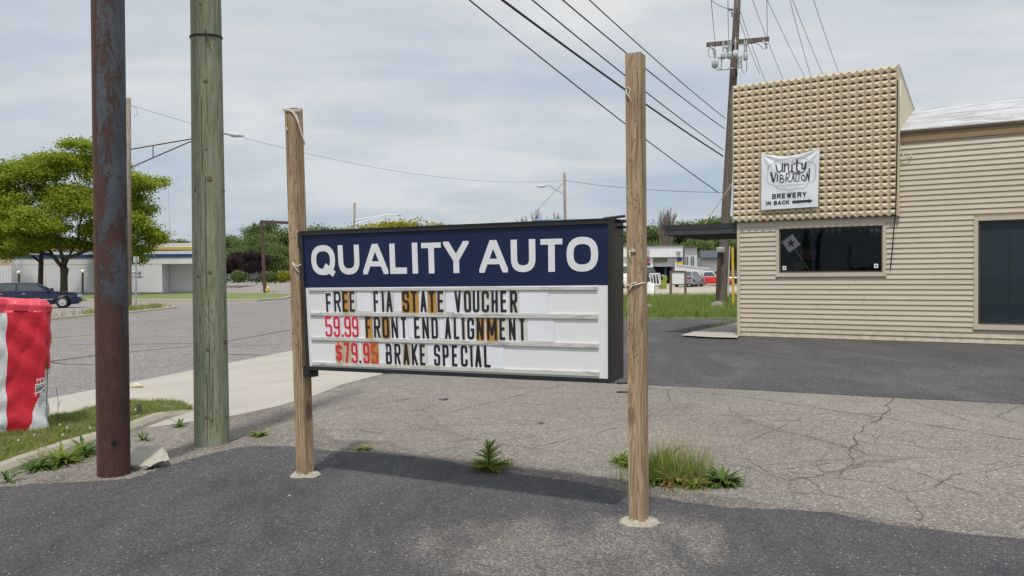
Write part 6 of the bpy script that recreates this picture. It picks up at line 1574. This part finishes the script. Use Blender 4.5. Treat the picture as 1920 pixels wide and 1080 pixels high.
# ------------------------------------------------------------------ far shops
def shops():
    Y = 92; zg = rz(Y); Q = lambda x, y, d=0: at(x, y, Y+d)
    def bx(name, x0, y0, x1, y1, d0, d1, m, host, label=None):
        a, b = Q(x0, y1, d0), Q(x1, y0, d0); mb = MB(); mb.box((a.x, Y+d0, a.z), (b.x, Y+d1, b.z)); return part(name, mb, MAT[m], host, label=label)
    o = empty('white_shop', (Q(1220,535).x, Y, zg), 'low white repair shop with a half open garage door beyond the grass', 'building')
    bx('fascia_wall', 1120, 461.5, 1281.5, 483, 0, 12, 'white', o); bx('wall', 1120, 483.2, 1224, 540, .3, 12, 'white', o); bx('pier', 1266, 483.2, 1281, 540, .25, 12, 'white', o)
    bx('garage_interior', 1224.2, 483.2, 1265.8, 540, 3, 11, 'dark', o); d = bx('garage_door', 1224.2, 483.4, 1265.8, 500, .6, .8, 'greywhite', o)
    bx('roof_edge', 1120, 460.2, 1282, 461.4, -.15, 12, 'greywhite', o); bx('blue_sign', 1269.5, 482, 1279, 490, .08, .22, 'bluepaint', o); bx('yellow_sign', 1269.5, 490.2, 1280, 497, .08, .22, 'yellowpaint', o)
    s = bx('shop_sign', 1180, 463.5, 1218, 480.5, -.12, -.02, 'skyblue', o)
    mb = MB(); h = 10/F*Y; w = 5.0/F*Y
    O = Q(1206.3, 479.5, -.13); text_line(mb, 'RY', w, h, w*.26, w*.25, lambda a, b, o_: Vector((O.x+a+.12*b, Y-.13-o_, O.z+b)), th=.01); x = part('sign_letters', mb, MAT['orange'], s); x.location = (0,0,0)
    bx('poster', 1206, 484, 1219.5, 493.5, .2, .28, 'paperw', o); p2 = bx('poster_print', 1207.5, 485, 1218, 492.5, .16, .198, 'pink', o); bx('poster_caption', 1207, 494, 1219.5, 497, .2, .28, 'carblack', o)
    bx('banner_strip', 1224.5, 484.5, 1251, 491, .3, .5, 'olive', o)
    mb = MB(); 
    for k in range(7): a = Q(1237+k*1.9, 490-(k % 2)*2.6, .28); mb.box((a.x, Y+.27, a.z), (a.x+.09, Y+.29, a.z+.09))
    for xx in (1256,): pass
    me = MB().box((0,0,0),(.03,.02,1.28)).mesh('panel_seam', MAT['greywhite'])
    for i in range(11):
        a = Q(1222+i*5.6, 482.5, 0); q = put('panel_seam', me, o, local=True); q.location = (a.x-o.location.x, -.02, a.z-zg+.02)
    mb = MB(); a = Q(1272,473,-.2); mb.box((a.x-.2,Y-.4,a.z-.12),(a.x+.25,Y-.0,a.z+.12)); part('flood_light', mb, MAT['steel'], o)
    for x in (1246.5,): bx('door_post', x, 500, x+3, 538, 1.5, 2.0, 'carblue', o)
    o = empty('pale_house', (Q(1297,535).x, Y+3, zg), 'pale weathered flat roofed house right of the repair shop', 'building')
    bx('wall', 1283, 464, 1307, 540, 3, 13, 'greywhite', o); bx('roof', 1282.5, 462.2, 1309, 463.8, 2.6, 13, 'frame_wood', o)
    for x0, x1 in ((1285.5,1290),(1296,1301)):
        f = bx('window', x0, 481, x1, 499, 2.85, 2.98, 'carglass', o); a, b = Q(x0+1.8, 499, 2.8), Q(x0+2.4, 481, 2.8); mb = MB(); mb.box((a.x,Y+2.8,a.z),(b.x,Y+2.84,b.z)); q = part('frame', mb, MAT['white'], f); q.location = (0,0,0)
    o = empty('blue_grey_house', (Q(1330,535).x, Y+6, zg), 'pale blue house with a dark shingle roof left of the power pole', 'building')
    bx('wall', 1316, 482.8, 1352, 540, 6, 14, 'skyblue' if False else 'greywhite', o)
    a, b, c, d_ = Q(1314,483,5.4), Q(1354,483,5.4), Q(1354,469.5,10), Q(1312,469.5,10); mb = MB(); k = Vector((0,0,-.25)); mb.hexa([a+k,b+k,c+k,d_+k,a,b,c,d_]); part('roof', mb, MAT['darkroof'], o)
    mb = MB(); b_ = Q(1282,540,-2); b_.z = zg; mb.tube([b_, Q(1282,460,-2)], .11, 8); solo('wooden_post', mb, MAT['brownpole'], 'thin brown service pole at the right corner of the white shop', 'pole')
shops()
def notice_board():
    Y = 47; zb = rz(Y); U = lambda x, y: at(x, y, Y); o = empty('notice_board', (U(1271,560).x, Y, zb), 'blank white notice board on two brown wooden legs beyond the grass', 'sign')
    for xa, xb in ((1255.5,1259.5),(1283,1287)): a, b = U(xa,508), U(xb,508); mb = MB(); mb.box((a.x,Y-.06,zb-.1),(b.x,Y+.06,a.z)); part('leg', mb, MAT['frame_wood'], o)
    for ya, yb in ((511,507.5),(534.5,532.5)): a, b = U(1259.5,ya), U(1283,yb); mb = MB(); mb.box((a.x,Y-.05,a.z),(b.x,Y+.05,b.z)); part('rail', mb, MAT['frame_wood'], o)
    a, b = U(1259.6,532.6), U(1282.9,511.1); mb = MB(); mb.box((a.x,Y-.02,a.z),(b.x,Y+.02,b.z)); part('panel', mb, MAT['white'], o)
notice_board()
def aframe():
    Y = 48; zb = rz(Y); U = lambda x, y, d=0: at(x, y, Y+d); o = empty('sandwich_board', (U(1218,560).x, Y, zb), 'white sandwich board with handwritten lines standing at the grass edge', 'sign')
    a, b, c, d_ = U(1206,559), U(1226,559), U(1229,531), U(1210,531); top = Vector((0,.35,0)); mb = MB()
    a.z = b.z = zb; n_ = Vector((0,.03,0)); c += top; d_ += top; mb.hexa([a,b,b+n_,a+n_,d_,c,c+n_,d_+n_]); part('front_panel', mb, MAT['white'], o)
    B = Vector((.25,.8,0)); mb = MB(); mb.hexa([a+B,b+B,b+B+n_,a+B+n_,d_+n_*1.5,c+n_*1.5,c+n_*2.5,d_+n_*2.5]); part('rear_panel', mb, MAT['greywhite'], o)
    h0, h1 = d_.lerp(c,.35), d_.lerp(c,.75); mb = MB(); k = Vector((0,0,.09)); mb.hexa([h0,h1,h1+n_,h0+n_,h0+k,h1+k,h1+k+n_,h0+k+n_]); part('handle', mb, MAT['white'], o)
    mb = MB(); rl = random.Random(1)
    for r_ in range(6):
        v = .84-r_*.14; x = .12+rl.uniform(0,.15)
        while x < .8:
            w = rl.uniform(.03,.07); q = []
            for uu, vv in ((x,v),(x+w,v),(x+w,v+.05),(x,v+.05)): q.append(a.lerp(b,uu).lerp(d_.lerp(c,uu),vv)+Vector((0,-.012,0)))
            if rl.random() < .75: mb.quad(*q)
            x += w+.035
        if r_ in (1,2): pass
    part('handwriting', mb, MAT['inkline'], o)['kind'] = 'stuff'
aframe()
def rack():
    Y = 62; zb = rz(Y); U = lambda x, y: at(x, y, Y); o = empty('steel_rack', (U(1228,534).x, Y, zb), 'white tubular rack leaning behind the sandwich board', 'rack'); mb = MB()
    P = [(1218,514),(1237,513)]
    for x0, x1 in ((1218,1221),(1223,1226),(1229,1231),(1233.5,1237),(1237,1238)): mb.tube([U(x0,514), U(x1,533)], .04, 5)
    mb.tube([U(1218,514), U(1237,513)], .04, 5); mb.tube([U(1221,533), U(1239,533)], .04, 5); part('bars', mb, MAT['white'], o)
    o = empty('lime_machine', (U(1246,534).x, 66, rz(66)), 'lime green machine standing before the shop garage', 'machine'); a, b = at(1240,533.5,66), at(1250,525,66); mb = MB(); mb.box((a.x,66,rz(66)),(b.x,67,b.z)); part('housing', mb, MAT['lime'], o)
    mb = MB(); mb.tube([at(1247,526,66.3), at(1247,518,66.3)], .2, 6); mb.tube([at(1242,519,66.3), at(1250,519,66.3)], .12, 6); part('mast', mb, MAT['lime'], o)
rack()
# ------------------------------------------------------------------ billboard
Y = 125; a, b = at(1000,436,Y), at(1090,412.5,Y); bb = empty('billboard', ((a.x+b.x)/2, Y, 0), 'blue billboard whose top edge shows above the navy sign', 'billboard')
mb = MB(); mb.box((a.x,Y,a.z),(b.x,Y+.3,b.z)); part('panel', mb, MAT['billblue'], bb)
mb = MB(); mb.box((a.x-.1,Y-.1,b.z),(b.x+.1,Y+.4,b.z+.18)); part('top_trim', mb, MAT['skyblue'], bb)
mb = MB(); mb.tube([((a.x+b.x)/2,Y+.5,0),((a.x+b.x)/2,Y+.5,a.z+.5)], .4, 10); part('mast', mb, MAT['rust'], bb)

# ------------------------------------------------------------------ trees
ORD = ['first','second','third','fourth','fifth','sixth','seventh','eighth','ninth','tenth','eleventh','twelfth','thirteenth','fourteenth','fifteenth','sixteenth']
def leaf_cloud(lobes, n, size, rng, shell=.55, clump=14, spread=.45, flat=.5):
    """lobes: list of (cx,cy,cz,rx,ry,rz); n leaf quads in clumps through the volume"""
    vol = np.array([l[3]*l[4]*l[5] for l in lobes]); pr_ = vol**.7; pr_ /= pr_.sum(); nc = max(1, n//clump); k = rng.choice(len(lobes), nc, p=pr_)
    Lb = np.array(lobes)[k]; d = rng.normal(size=(nc,3)); d /= np.linalg.norm(d, axis=1)[:,None]; r = (shell+(1-shell)*rng.random(nc))**.8
    r *= 1+.10*np.sin(d[:,0]*5+k)*np.cos(d[:,2]*4+k*2)
    C = Lb[:,:3]+d*Lb[:,3:6]*r[:,None]
    C = np.repeat(C, clump, 0); m = len(C); off = rng.normal(size=(m,3))*size*clump**.5*spread; off[:,2] *= flat; C = C+off
    a = rng.normal(size=(m,3)); a /= np.linalg.norm(a, axis=1)[:,None]; b = rng.normal(size=(m,3)); b -= (b*a).sum(1)[:,None]*a; b /= np.linalg.norm(b, axis=1)[:,None]
    a[:,2] *= .6; s = size*(.6+.8*rng.random(m))[:,None]; V = np.stack([C-a*s*.5, C+b*s*.33, C+a*s*.5, C-b*s*.33], 1).reshape(-1,3)
    return V, np.arange(m*4).reshape(m,4)
def limbs(h, r, lobes, seed, trunk_h, n=None):
    rl = random.Random(seed); mb = MB(); top = Vector((rl.uniform(-.1,.1)*h*.2, 0, trunk_h)); mb.tube([(0,0,-.1),(0,0,.15),(top.x*.5,0,trunk_h*.5),top], [r*1.4,r*1.08,r*.9,r*.8], 12)
    for l in (lobes if n is None else rl.sample(lobes, min(n, len(lobes)))):
        e = Vector(l[:3]); mid = top.lerp(e, .5)+Vector((rl.uniform(-.5,.5), rl.uniform(-.5,.5), rl.uniform(-.2,.6)))*.1*h; mb.tube([top, top.lerp(mid,.5)+Vector((0,0,.02*h)), mid, e], [r*.55,r*.42,r*.28,r*.08], 7)
        for _ in range(3):
            s = mid.lerp(e, rl.uniform(0,.6)); f = e+Vector((rl.uniform(-1,1)*l[3], rl.uniform(-1,1)*l[4], rl.uniform(-.5,1)*l[5]))*.7; mb.tube([s, s.lerp(f,.5)+Vector((0,0,.1)), f], [r*.18,r*.1,r*.03], 5)
    return mb
PROTO = {}
def tree(name, key, loc, label, scale=1, rz_=0, group=None, cat='tree'):
    crown, trunk = PROTO[key]; o = empty(name, loc, label, cat, group, rz_); o.scale = (scale,)*3 if not isinstance(scale, tuple) else scale
    for nm, me in (('crown', crown), ('trunk', trunk)):
        if me is None: continue
        c = put(nm, me, o, local=True)
    return o
def proto(key, lobes, n, size, m, h, r, th, seed, **kw):
    V, Fq = leaf_cloud(lobes, n, size, np.random.default_rng(seed), **kw); PROTO[key] = (npmesh('crown', V, Fq, MAT[m]), limbs(h, r, lobes, seed, th, 9).mesh('trunk', MAT['bark'], True))
def lobeset(seed, n, R, H0, H1, k=.42, flat=.8):
    rl = random.Random(seed); out = []
    for i in range(n):
        a = rl.uniform(0, 6.28); t = rl.random(); z = H0+(H1-H0)*t; rr = R*math.sqrt(rl.random())*math.sin(PI*(.18+.72*t))**.6*.8; s = R*k*rl.uniform(.7,1.2)
        out.append((rr*math.cos(a), rr*math.sin(a), z, s, s, s*flat))
    return out
# big honey locust at the left: broad flat layered crown made of sighted lobes
def locust():
    Y = 84; base = at(120, 553, Y); base.z = 0; k = Y/F
    def lobe(px, py, rpx, rpz, dy): p = at(px, py, Y); return (p.x-base.x, dy, p.z, rpx*k, rpx*k*.9, rpz*k)
    big = [lobe(*q) for q in ((150,300,42,24,1),(110,320,52,30,-2),(60,325,48,30,1),(195,330,38,30,0),(20,330,45,32,-1),(-30,350,50,35,1),(235,345,36,26,1),(265,345,30,18,-1),(285,340,20,9,1),
        (90,370,60,34,3),(160,380,55,36,-2),(215,385,45,28,2),(30,390,50,36,-2),(250,400,34,24,0),(270,420,30,18,-1),(110,420,50,26,-3),(50,430,50,24,2),(180,430,50,24,1),(235,440,40,20,-1),(280,450,26,10,1),(290,438,20,10,0),(0,430,50,30,0),(70,460,40,14,-2),(130,458,36,14,1),(205,462,34,12,1),(262,470,22,9,0),(15,470,26,12,0),(255,488,16,6,0),(-60,400,60,50,0),(130,272,16,8,0),(155,268,16,7,1),(170,276,14,7,-1))]
    rl = random.Random(2); small = []
    for l in big:
        for _ in range(7):
            a = rl.uniform(0,6.28); e = rl.uniform(-.6,1); s = rl.uniform(.22,.42); small.append((l[0]+math.cos(a)*l[3]*.8, l[1]+math.sin(a)*l[4]*.8, l[2]+e*l[5]*.8, l[3]*s*1.2, l[4]*s*1.2, max(.3, l[5]*s*.7)))
    V1, F1 = leaf_cloud(small, 80000, .24, np.random.default_rng(3), shell=.15, clump=10, spread=.55, flat=.5)
    V2, F2 = leaf_cloud(big, 85000, .24, np.random.default_rng(4), shell=.1, clump=10, spread=.55, flat=.5)
    V = np.concatenate([V1, V2]); Fq = np.concatenate([F1, F2+len(V1)])
    o = empty('locust_tree', base, 'large bright green spreading tree across the road above the navy sedan', 'tree'); c = put('crown', npmesh('crown', V, Fq, MAT['locust']), o, local=True)
    mb = MB(); T = lambda x, y, dy=0: (at(x,y,Y).x-base.x, dy, at(x,y,Y).z)
    mb.tube([T(120,556),T(120,545),T(120,520),T(121,502)], [.48,.38,.34,.42], 14)
    for pts, r_ in (([(121,504),(135,485),(150,470),(170,440),(185,400),(190,350)], .26), ([(121,506),(105,480),(88,470),(70,440),(50,400)], .24), ([(122,504),(122,470),(115,430),(110,380),(112,330)], .22), ([(140,480),(165,468),(200,455),(240,430),(270,410)], .16), ([(100,478),(60,470),(20,455),(-20,420)], .15), ([(150,470),(155,430),(150,380),(145,320),(150,290)], .14), ([(185,400),(215,370),(240,350)], .10), ([(121,500),(138,440),(160,400),(200,360)], .13), ([(230,436),(255,445),(285,442)], .06), ([(110,380),(80,350),(60,320)], .10)):
        n = len(pts); mb.tube([T(x,y,1.2*math.sin(i*1.3+x)) if i else T(x,y) for i, (x,y) in enumerate(pts)], [r_*(1-.8*i/(n-1)) for i in range(n)], 7)
    part('trunk', mb, MAT['bark'], o, True, local=True)
    Y2 = 88; b2 = at(76, 553, Y2); b2.z = 0; o = empty('locust_tree', b2, 'second spreading tree with a slimmer trunk at the far left, behind the navy sedan', 'tree')
    k2 = Y2/F; lb = []
    for x, y, rx, rz2 in ((70,440,50,22),(20,420,50,30),(-30,440,50,30),(40,465,36,12),(100,455,30,14),(0,470,30,12),(-50,380,60,40),(10,482,18,6)):
        p = at(x, y, Y2); lb.append((p.x-b2.x, 0, p.z, rx*k2, rx*k2*.8, rz2*k2))
    V, Fq = leaf_cloud(lb, 20000, .24, np.random.default_rng(5), shell=.2, clump=12, spread=.5, flat=.45); put('crown', npmesh('crown', V, Fq, MAT['locust']), o, local=True)
    T = lambda x, y, dy=0: (at(x,y,Y2).x-b2.x, dy, at(x,y,Y2).z); mb = MB(); mb.tube([T(76,556),T(76,530),T(77,495),T(78,470)], [.32,.26,.25,.2], 12); mb.tube([T(77,492),T(60,480),T(35,470)], [.16,.12,.06], 7); mb.tube([T(78,480),T(85,450),T(80,410)], [.16,.12,.06], 7); part('trunk', mb, MAT['bark'], o, True, local=True)
locust()
for k, (m, sd) in enumerate((('leaf_mid', 31), ('leaf_pale', 32), ('leaf_dark', 33))):
    for v in range(2):
        proto(m+str(v), lobeset(sd+v*10, 26, 4.6, 3.6, 10.8, .36), 9000, .42, m, 12, .28, 3.2, sd+v, shell=.35, clump=12, spread=.4, flat=.7)
proto('purple', lobeset(41, 22, 3.4, 2.6, 6.2, .4), 9000, .30, 'leaf_purple', 7, .14, 2.2, 41, shell=.3, clump=12, spread=.4)
proto('purple1', lobeset(42, 22, 3.2, 2.6, 6.4, .4), 9000, .30, 'leaf_purple', 7, .14, 2.2, 42, shell=.3, clump=12, spread=.4)
proto('yellow', lobeset(44, 30, 6.0, 3.5, 8.0, .34, .7), 14000, .34, 'leaf_yellow', 9, .25, 3, 44, shell=.3, clump=12, spread=.4)
def top_tree(px, ytop, Y, key, label, zb, wk=1.0, group=None, h0=12.6, name='leafy_tree'):
    t = at(px, ytop, Y); h = t.z-zb; s = h/h0; return tree(name, key, Vector((t.x, Y, zb)), label, (s*wk, s*wk, s), random.uniform(0, 6.28), group)
# tree line beyond the far lot (left)
where = ['above the white building', 'right of the green utility pole', 'behind the purple trees', 'behind the rusty frame']
L1 = [(330,446,190,'leaf_pale0'),(300,450,200,'leaf_mid0'),(350,445,200,'leaf_pale1'),(425,438,170,'leaf_pale0'),(445,442,185,'leaf_pale1'),(470,435,165,'leaf_mid0'),(505,432,175,'leaf_mid1'),(530,422,160,'leaf_mid0'),(548,430,170,'leaf_dark0'),(455,455,150,'leaf_pale1'),(500,452,150,'leaf_pale0'),(520,455,148,'leaf_mid1'),(430,460,152,'leaf_mid1')]
cnt = {}
for i, (x, y, Y_, k) in enumerate(sorted(L1)):
    zone = ('just above the white striped building' if x < 360 else 'between the green pole and the rusty frame' if x < 490 else 'behind the rusty frame crossbar')
    row = 'back row' if Y_ > 155 else 'front row'; c_ = cnt[(zone, row)] = cnt.get((zone, row), -1)+1
    top_tree(x, y, Y_, k, '%s %s tree %s, %s from left' % (row, {'p':'pale green','m':'mid green','d':'dark green'}[k[5]], zone, ORD[c_]), 1.3 if x > 370 else 0, 1.15, 'far tree line on the left')
top_tree(474, 411, 230, 'leaf_dark0', 'taller dark tree rising above the tree line, left of the pair', 1.3, .72, 'far tree line on the left'); top_tree(503, 407, 232, 'leaf_dark1', 'taller dark tree rising above the tree line, right of the pair', 1.3, .72, 'far tree line on the left')
L2 = [(590,417,210,'leaf_mid0'),(606,420,215,'leaf_mid1'),(622,419,205,'leaf_dark0'),(640,420,212,'leaf_mid1'),(655,425,220,'leaf_mid0'),(575,424,200,'leaf_mid1'),(700,420,240,'leaf_dark1'),(725,428,250,'leaf_mid0'),(810,426,250,'leaf_dark0'),(838,427,240,'leaf_mid1'),(872,424,260,'leaf_dark1'),(895,425,250,'leaf_mid1'),(970,420,240,'leaf_mid0'),(983,419,245,'leaf_mid1'),(1110,424,230,'leaf_dark0')]
for i, (x, y, Y_, k) in enumerate(sorted(L2)): top_tree(x, y, Y_, k, 'distant tree top peeping over the navy sign, %s from the left' % ORD[i], 1.3, .9, 'far trees behind the navy sign')
for i, (x, y) in enumerate(((690,419),(732,411),(772,409))): top_tree(x, y, 128, 'yellow', ('small', 'middle', 'right hand')[i]+' yellow green tree crown above the left half of the navy sign', 1.3, (1.1,1.3,1.2)[i], 'yellow green trees behind the sign', 9.3)
for i, (x, y, Y_) in enumerate(((426,474,150),(445,471,146),(466,469,142),(486,472,144),(503,480,150))): top_tree(x, y, Y_, 'purple' if i % 2 else 'purple1', 'dark purple leaved tree in the row past the far lot, %s from the left' % ORD[i], 1.35, .8, 'row of purple leaved trees', 7.2, 'purple_tree')
# clipped round shrubs
def shrub(px, Y_, wpx, ytop, ybot, m, label):
    b = at(px, ybot, Y_); h = (ybot-ytop)/F*Y_; w = wpx/F*Y_/2; V, Fq = leaf_cloud([(0,0,h*.5,w,w,h*.52)], 3500, .16, np.random.default_rng(int(px)), shell=.82, clump=6, spread=.3, flat=1)
    o = empty('round_shrub', b, label, 'shrub', 'clipped round shrubs beyond the far lot'); put('foliage', npmesh('foliage', V, Fq, MAT[m]), o, local=True); mb = MB(); mb.tube([(0,0,0),(0,0,h*.5)], [.1,.05], 6); part('stem', mb, MAT['bark'], o, local=True)
shrub(448, 122, 28, 509, 527.5, 'leaf_pale', 'clipped round shrub between the green pole and the rusty frame'); shrub(508, 122, 24, 510, 528, 'leaf_mid', 'clipped round shrub directly right of the rusty frame post')
shrub(534, 122, 26, 509, 528, 'leaf_yellow', 'yellow topped clipped shrub just left of the left sign post'); shrub(497, 124, 14, 510, 527.5, 'leaf_mid', 'clipped shrub half hidden by the rusty frame post')
# right hand wood
L3 = [(1170,425,150),(1200,420,148),(1222,414,150),(1248,418,155),(1275,412,150),(1298,406,145),(1322,404,148),(1345,400,150),(1365,402,152),(1390,408,150),(1180,450,128),(1215,452,126),(1245,446,130),(1285,450,124),(1312,440,122),(1338,445,124),(1372,440,125),(1395,445,122),(1316,468,108),(1150,430,150)]
for i, (x, y, Y_) in enumerate(L3):
    k = ('leaf_mid0','leaf_dark0','leaf_mid1','leaf_dark1')[i % 4]
    top_tree(x, y, Y_, k, '%s tree in the wood behind the shops, %s from the left' % ('tall back row' if Y_ > 140 else 'low front row', ORD[sum(1 for q in L3 if (q[2] > 140) == (Y_ > 140) and q[0] < x)]), .9, 1.05, 'wood behind the far shops')
def bare(px, ytop, Y_, wpx, label, zb, seed, dense=1, m='greybark'):
    rl = random.Random(seed); t = at(px, ytop, Y_); h = t.z-zb; w = wpx/F*Y_/2; o = empty('bare_tree', (t.x, Y_, zb), label, 'tree', 'leafless trees'); mb = MB(); mb.tube([(0,0,0),(0,0,h*.35)], [h*.018,h*.013], 8)
    part('trunk', mb, MAT[m], o, local=True); mb = MB()
    def grow(p, d, l, r, dep):
        q = p+d*l; mb.tube([p, p.lerp(q,.5)+Vector((rl.uniform(-1,1),rl.uniform(-1,1),0))*l*.06, q], [r,r*.8,r*.6], 4, False)
        if dep == 0: return
        for _ in range(3 if dep > 1 else 4):
            nd = (d+Vector((rl.uniform(-1,1)*.7*w/h*2.2, rl.uniform(-1,1)*.6*w/h*2.2, rl.uniform(-.15,.35)))).normalized(); grow(p.lerp(q, rl.uniform(.5,1)), nd, l*rl.uniform(.6,.85), r*.6, dep-1)
    for _ in range(5*dense): grow(Vector((0,0,h*rl.uniform(.2,.38))), Vector((rl.uniform(-1,1)*w/h*1.6, rl.uniform(-1,1)*.4, 1)).normalized(), h*.24, h*.009, 4)
    zs = [v[2] for v in mb.v]; k = h/max(zs); mb.v = [(v[0], v[1], v[2]*k) for v in mb.v]; part('branches', mb, MAT[m], o, local=True)
bare(1243, 388, 120, 44, 'bare twiggy tree in front of the wood, left of the black canopy', .9, 3, 2)
bare(993, 392, 150, 42, 'leafless tree above the blue billboard, left of the distant lamp pole', 1.2, 4); bare(1036, 396, 155, 30, 'small leafless tree directly left of the distant lamp pole', 1.2, 5); bare(925, 412, 170, 26, 'tiny leafless tree top peeping over the sign left of the billboard', 1.2, 6)
bare(745, 412, 200, 20, 'leafless twigs behind the yellow green trees', 1.2, 7)
# vehicles and stalls glimpsed under the purple trees
for i, (x, m) in enumerate(((434,'carwhite'),(470,'carwhite'),(489,'silver'),(455,'carwhite'))):
    p = at(x, 524, 152+i); car('parked_van', 4.8, 1.9, 2.1, dict(belt=1.3, hood=1.1, deck=1.7, gh=(.01,.8,.02,.7)), MAT[m], 'pale van glimpsed under the purple trees, %s from the left' % ORD[(0,2,3,1)[i]], 'van', Vector((p.x, 152+i, 1.3)), (.1,.3,2.9,.0)[i], 'pale vans under the purple trees', trim=False)
V = None
# dense low scrub filling under the far tree line: reads as one mass
def scrub(name, xs, Y_, zb, H, m, label):
    rng = np.random.default_rng(17); lb = []
    x = xs[0]
    while x < xs[1]: lb.append((x, Y_, zb+H*.45, 4.5, 3, H*.55*rng.uniform(.75,1.15))); x += 3.2
    V, Fq = leaf_cloud(lb, 16000, .55, rng, shell=.6, clump=8, spread=.5); stuff(name, V, Fq, MAT[m], label)
scrub('far_scrub', (-75, -14), 175, 1.0, 7.5, 'leaf_mid', 'dense scrub under the far tree line on the left')
scrub('far_scrub', (14, 52), 132, .9, 7, 'leaf_dark', 'dense scrub at the foot of the wood behind the shops')
scrub('far_scrub', (-60, 60), 270, .5, 8, 'leaf_mid', 'hazy distant scrub behind the sign')
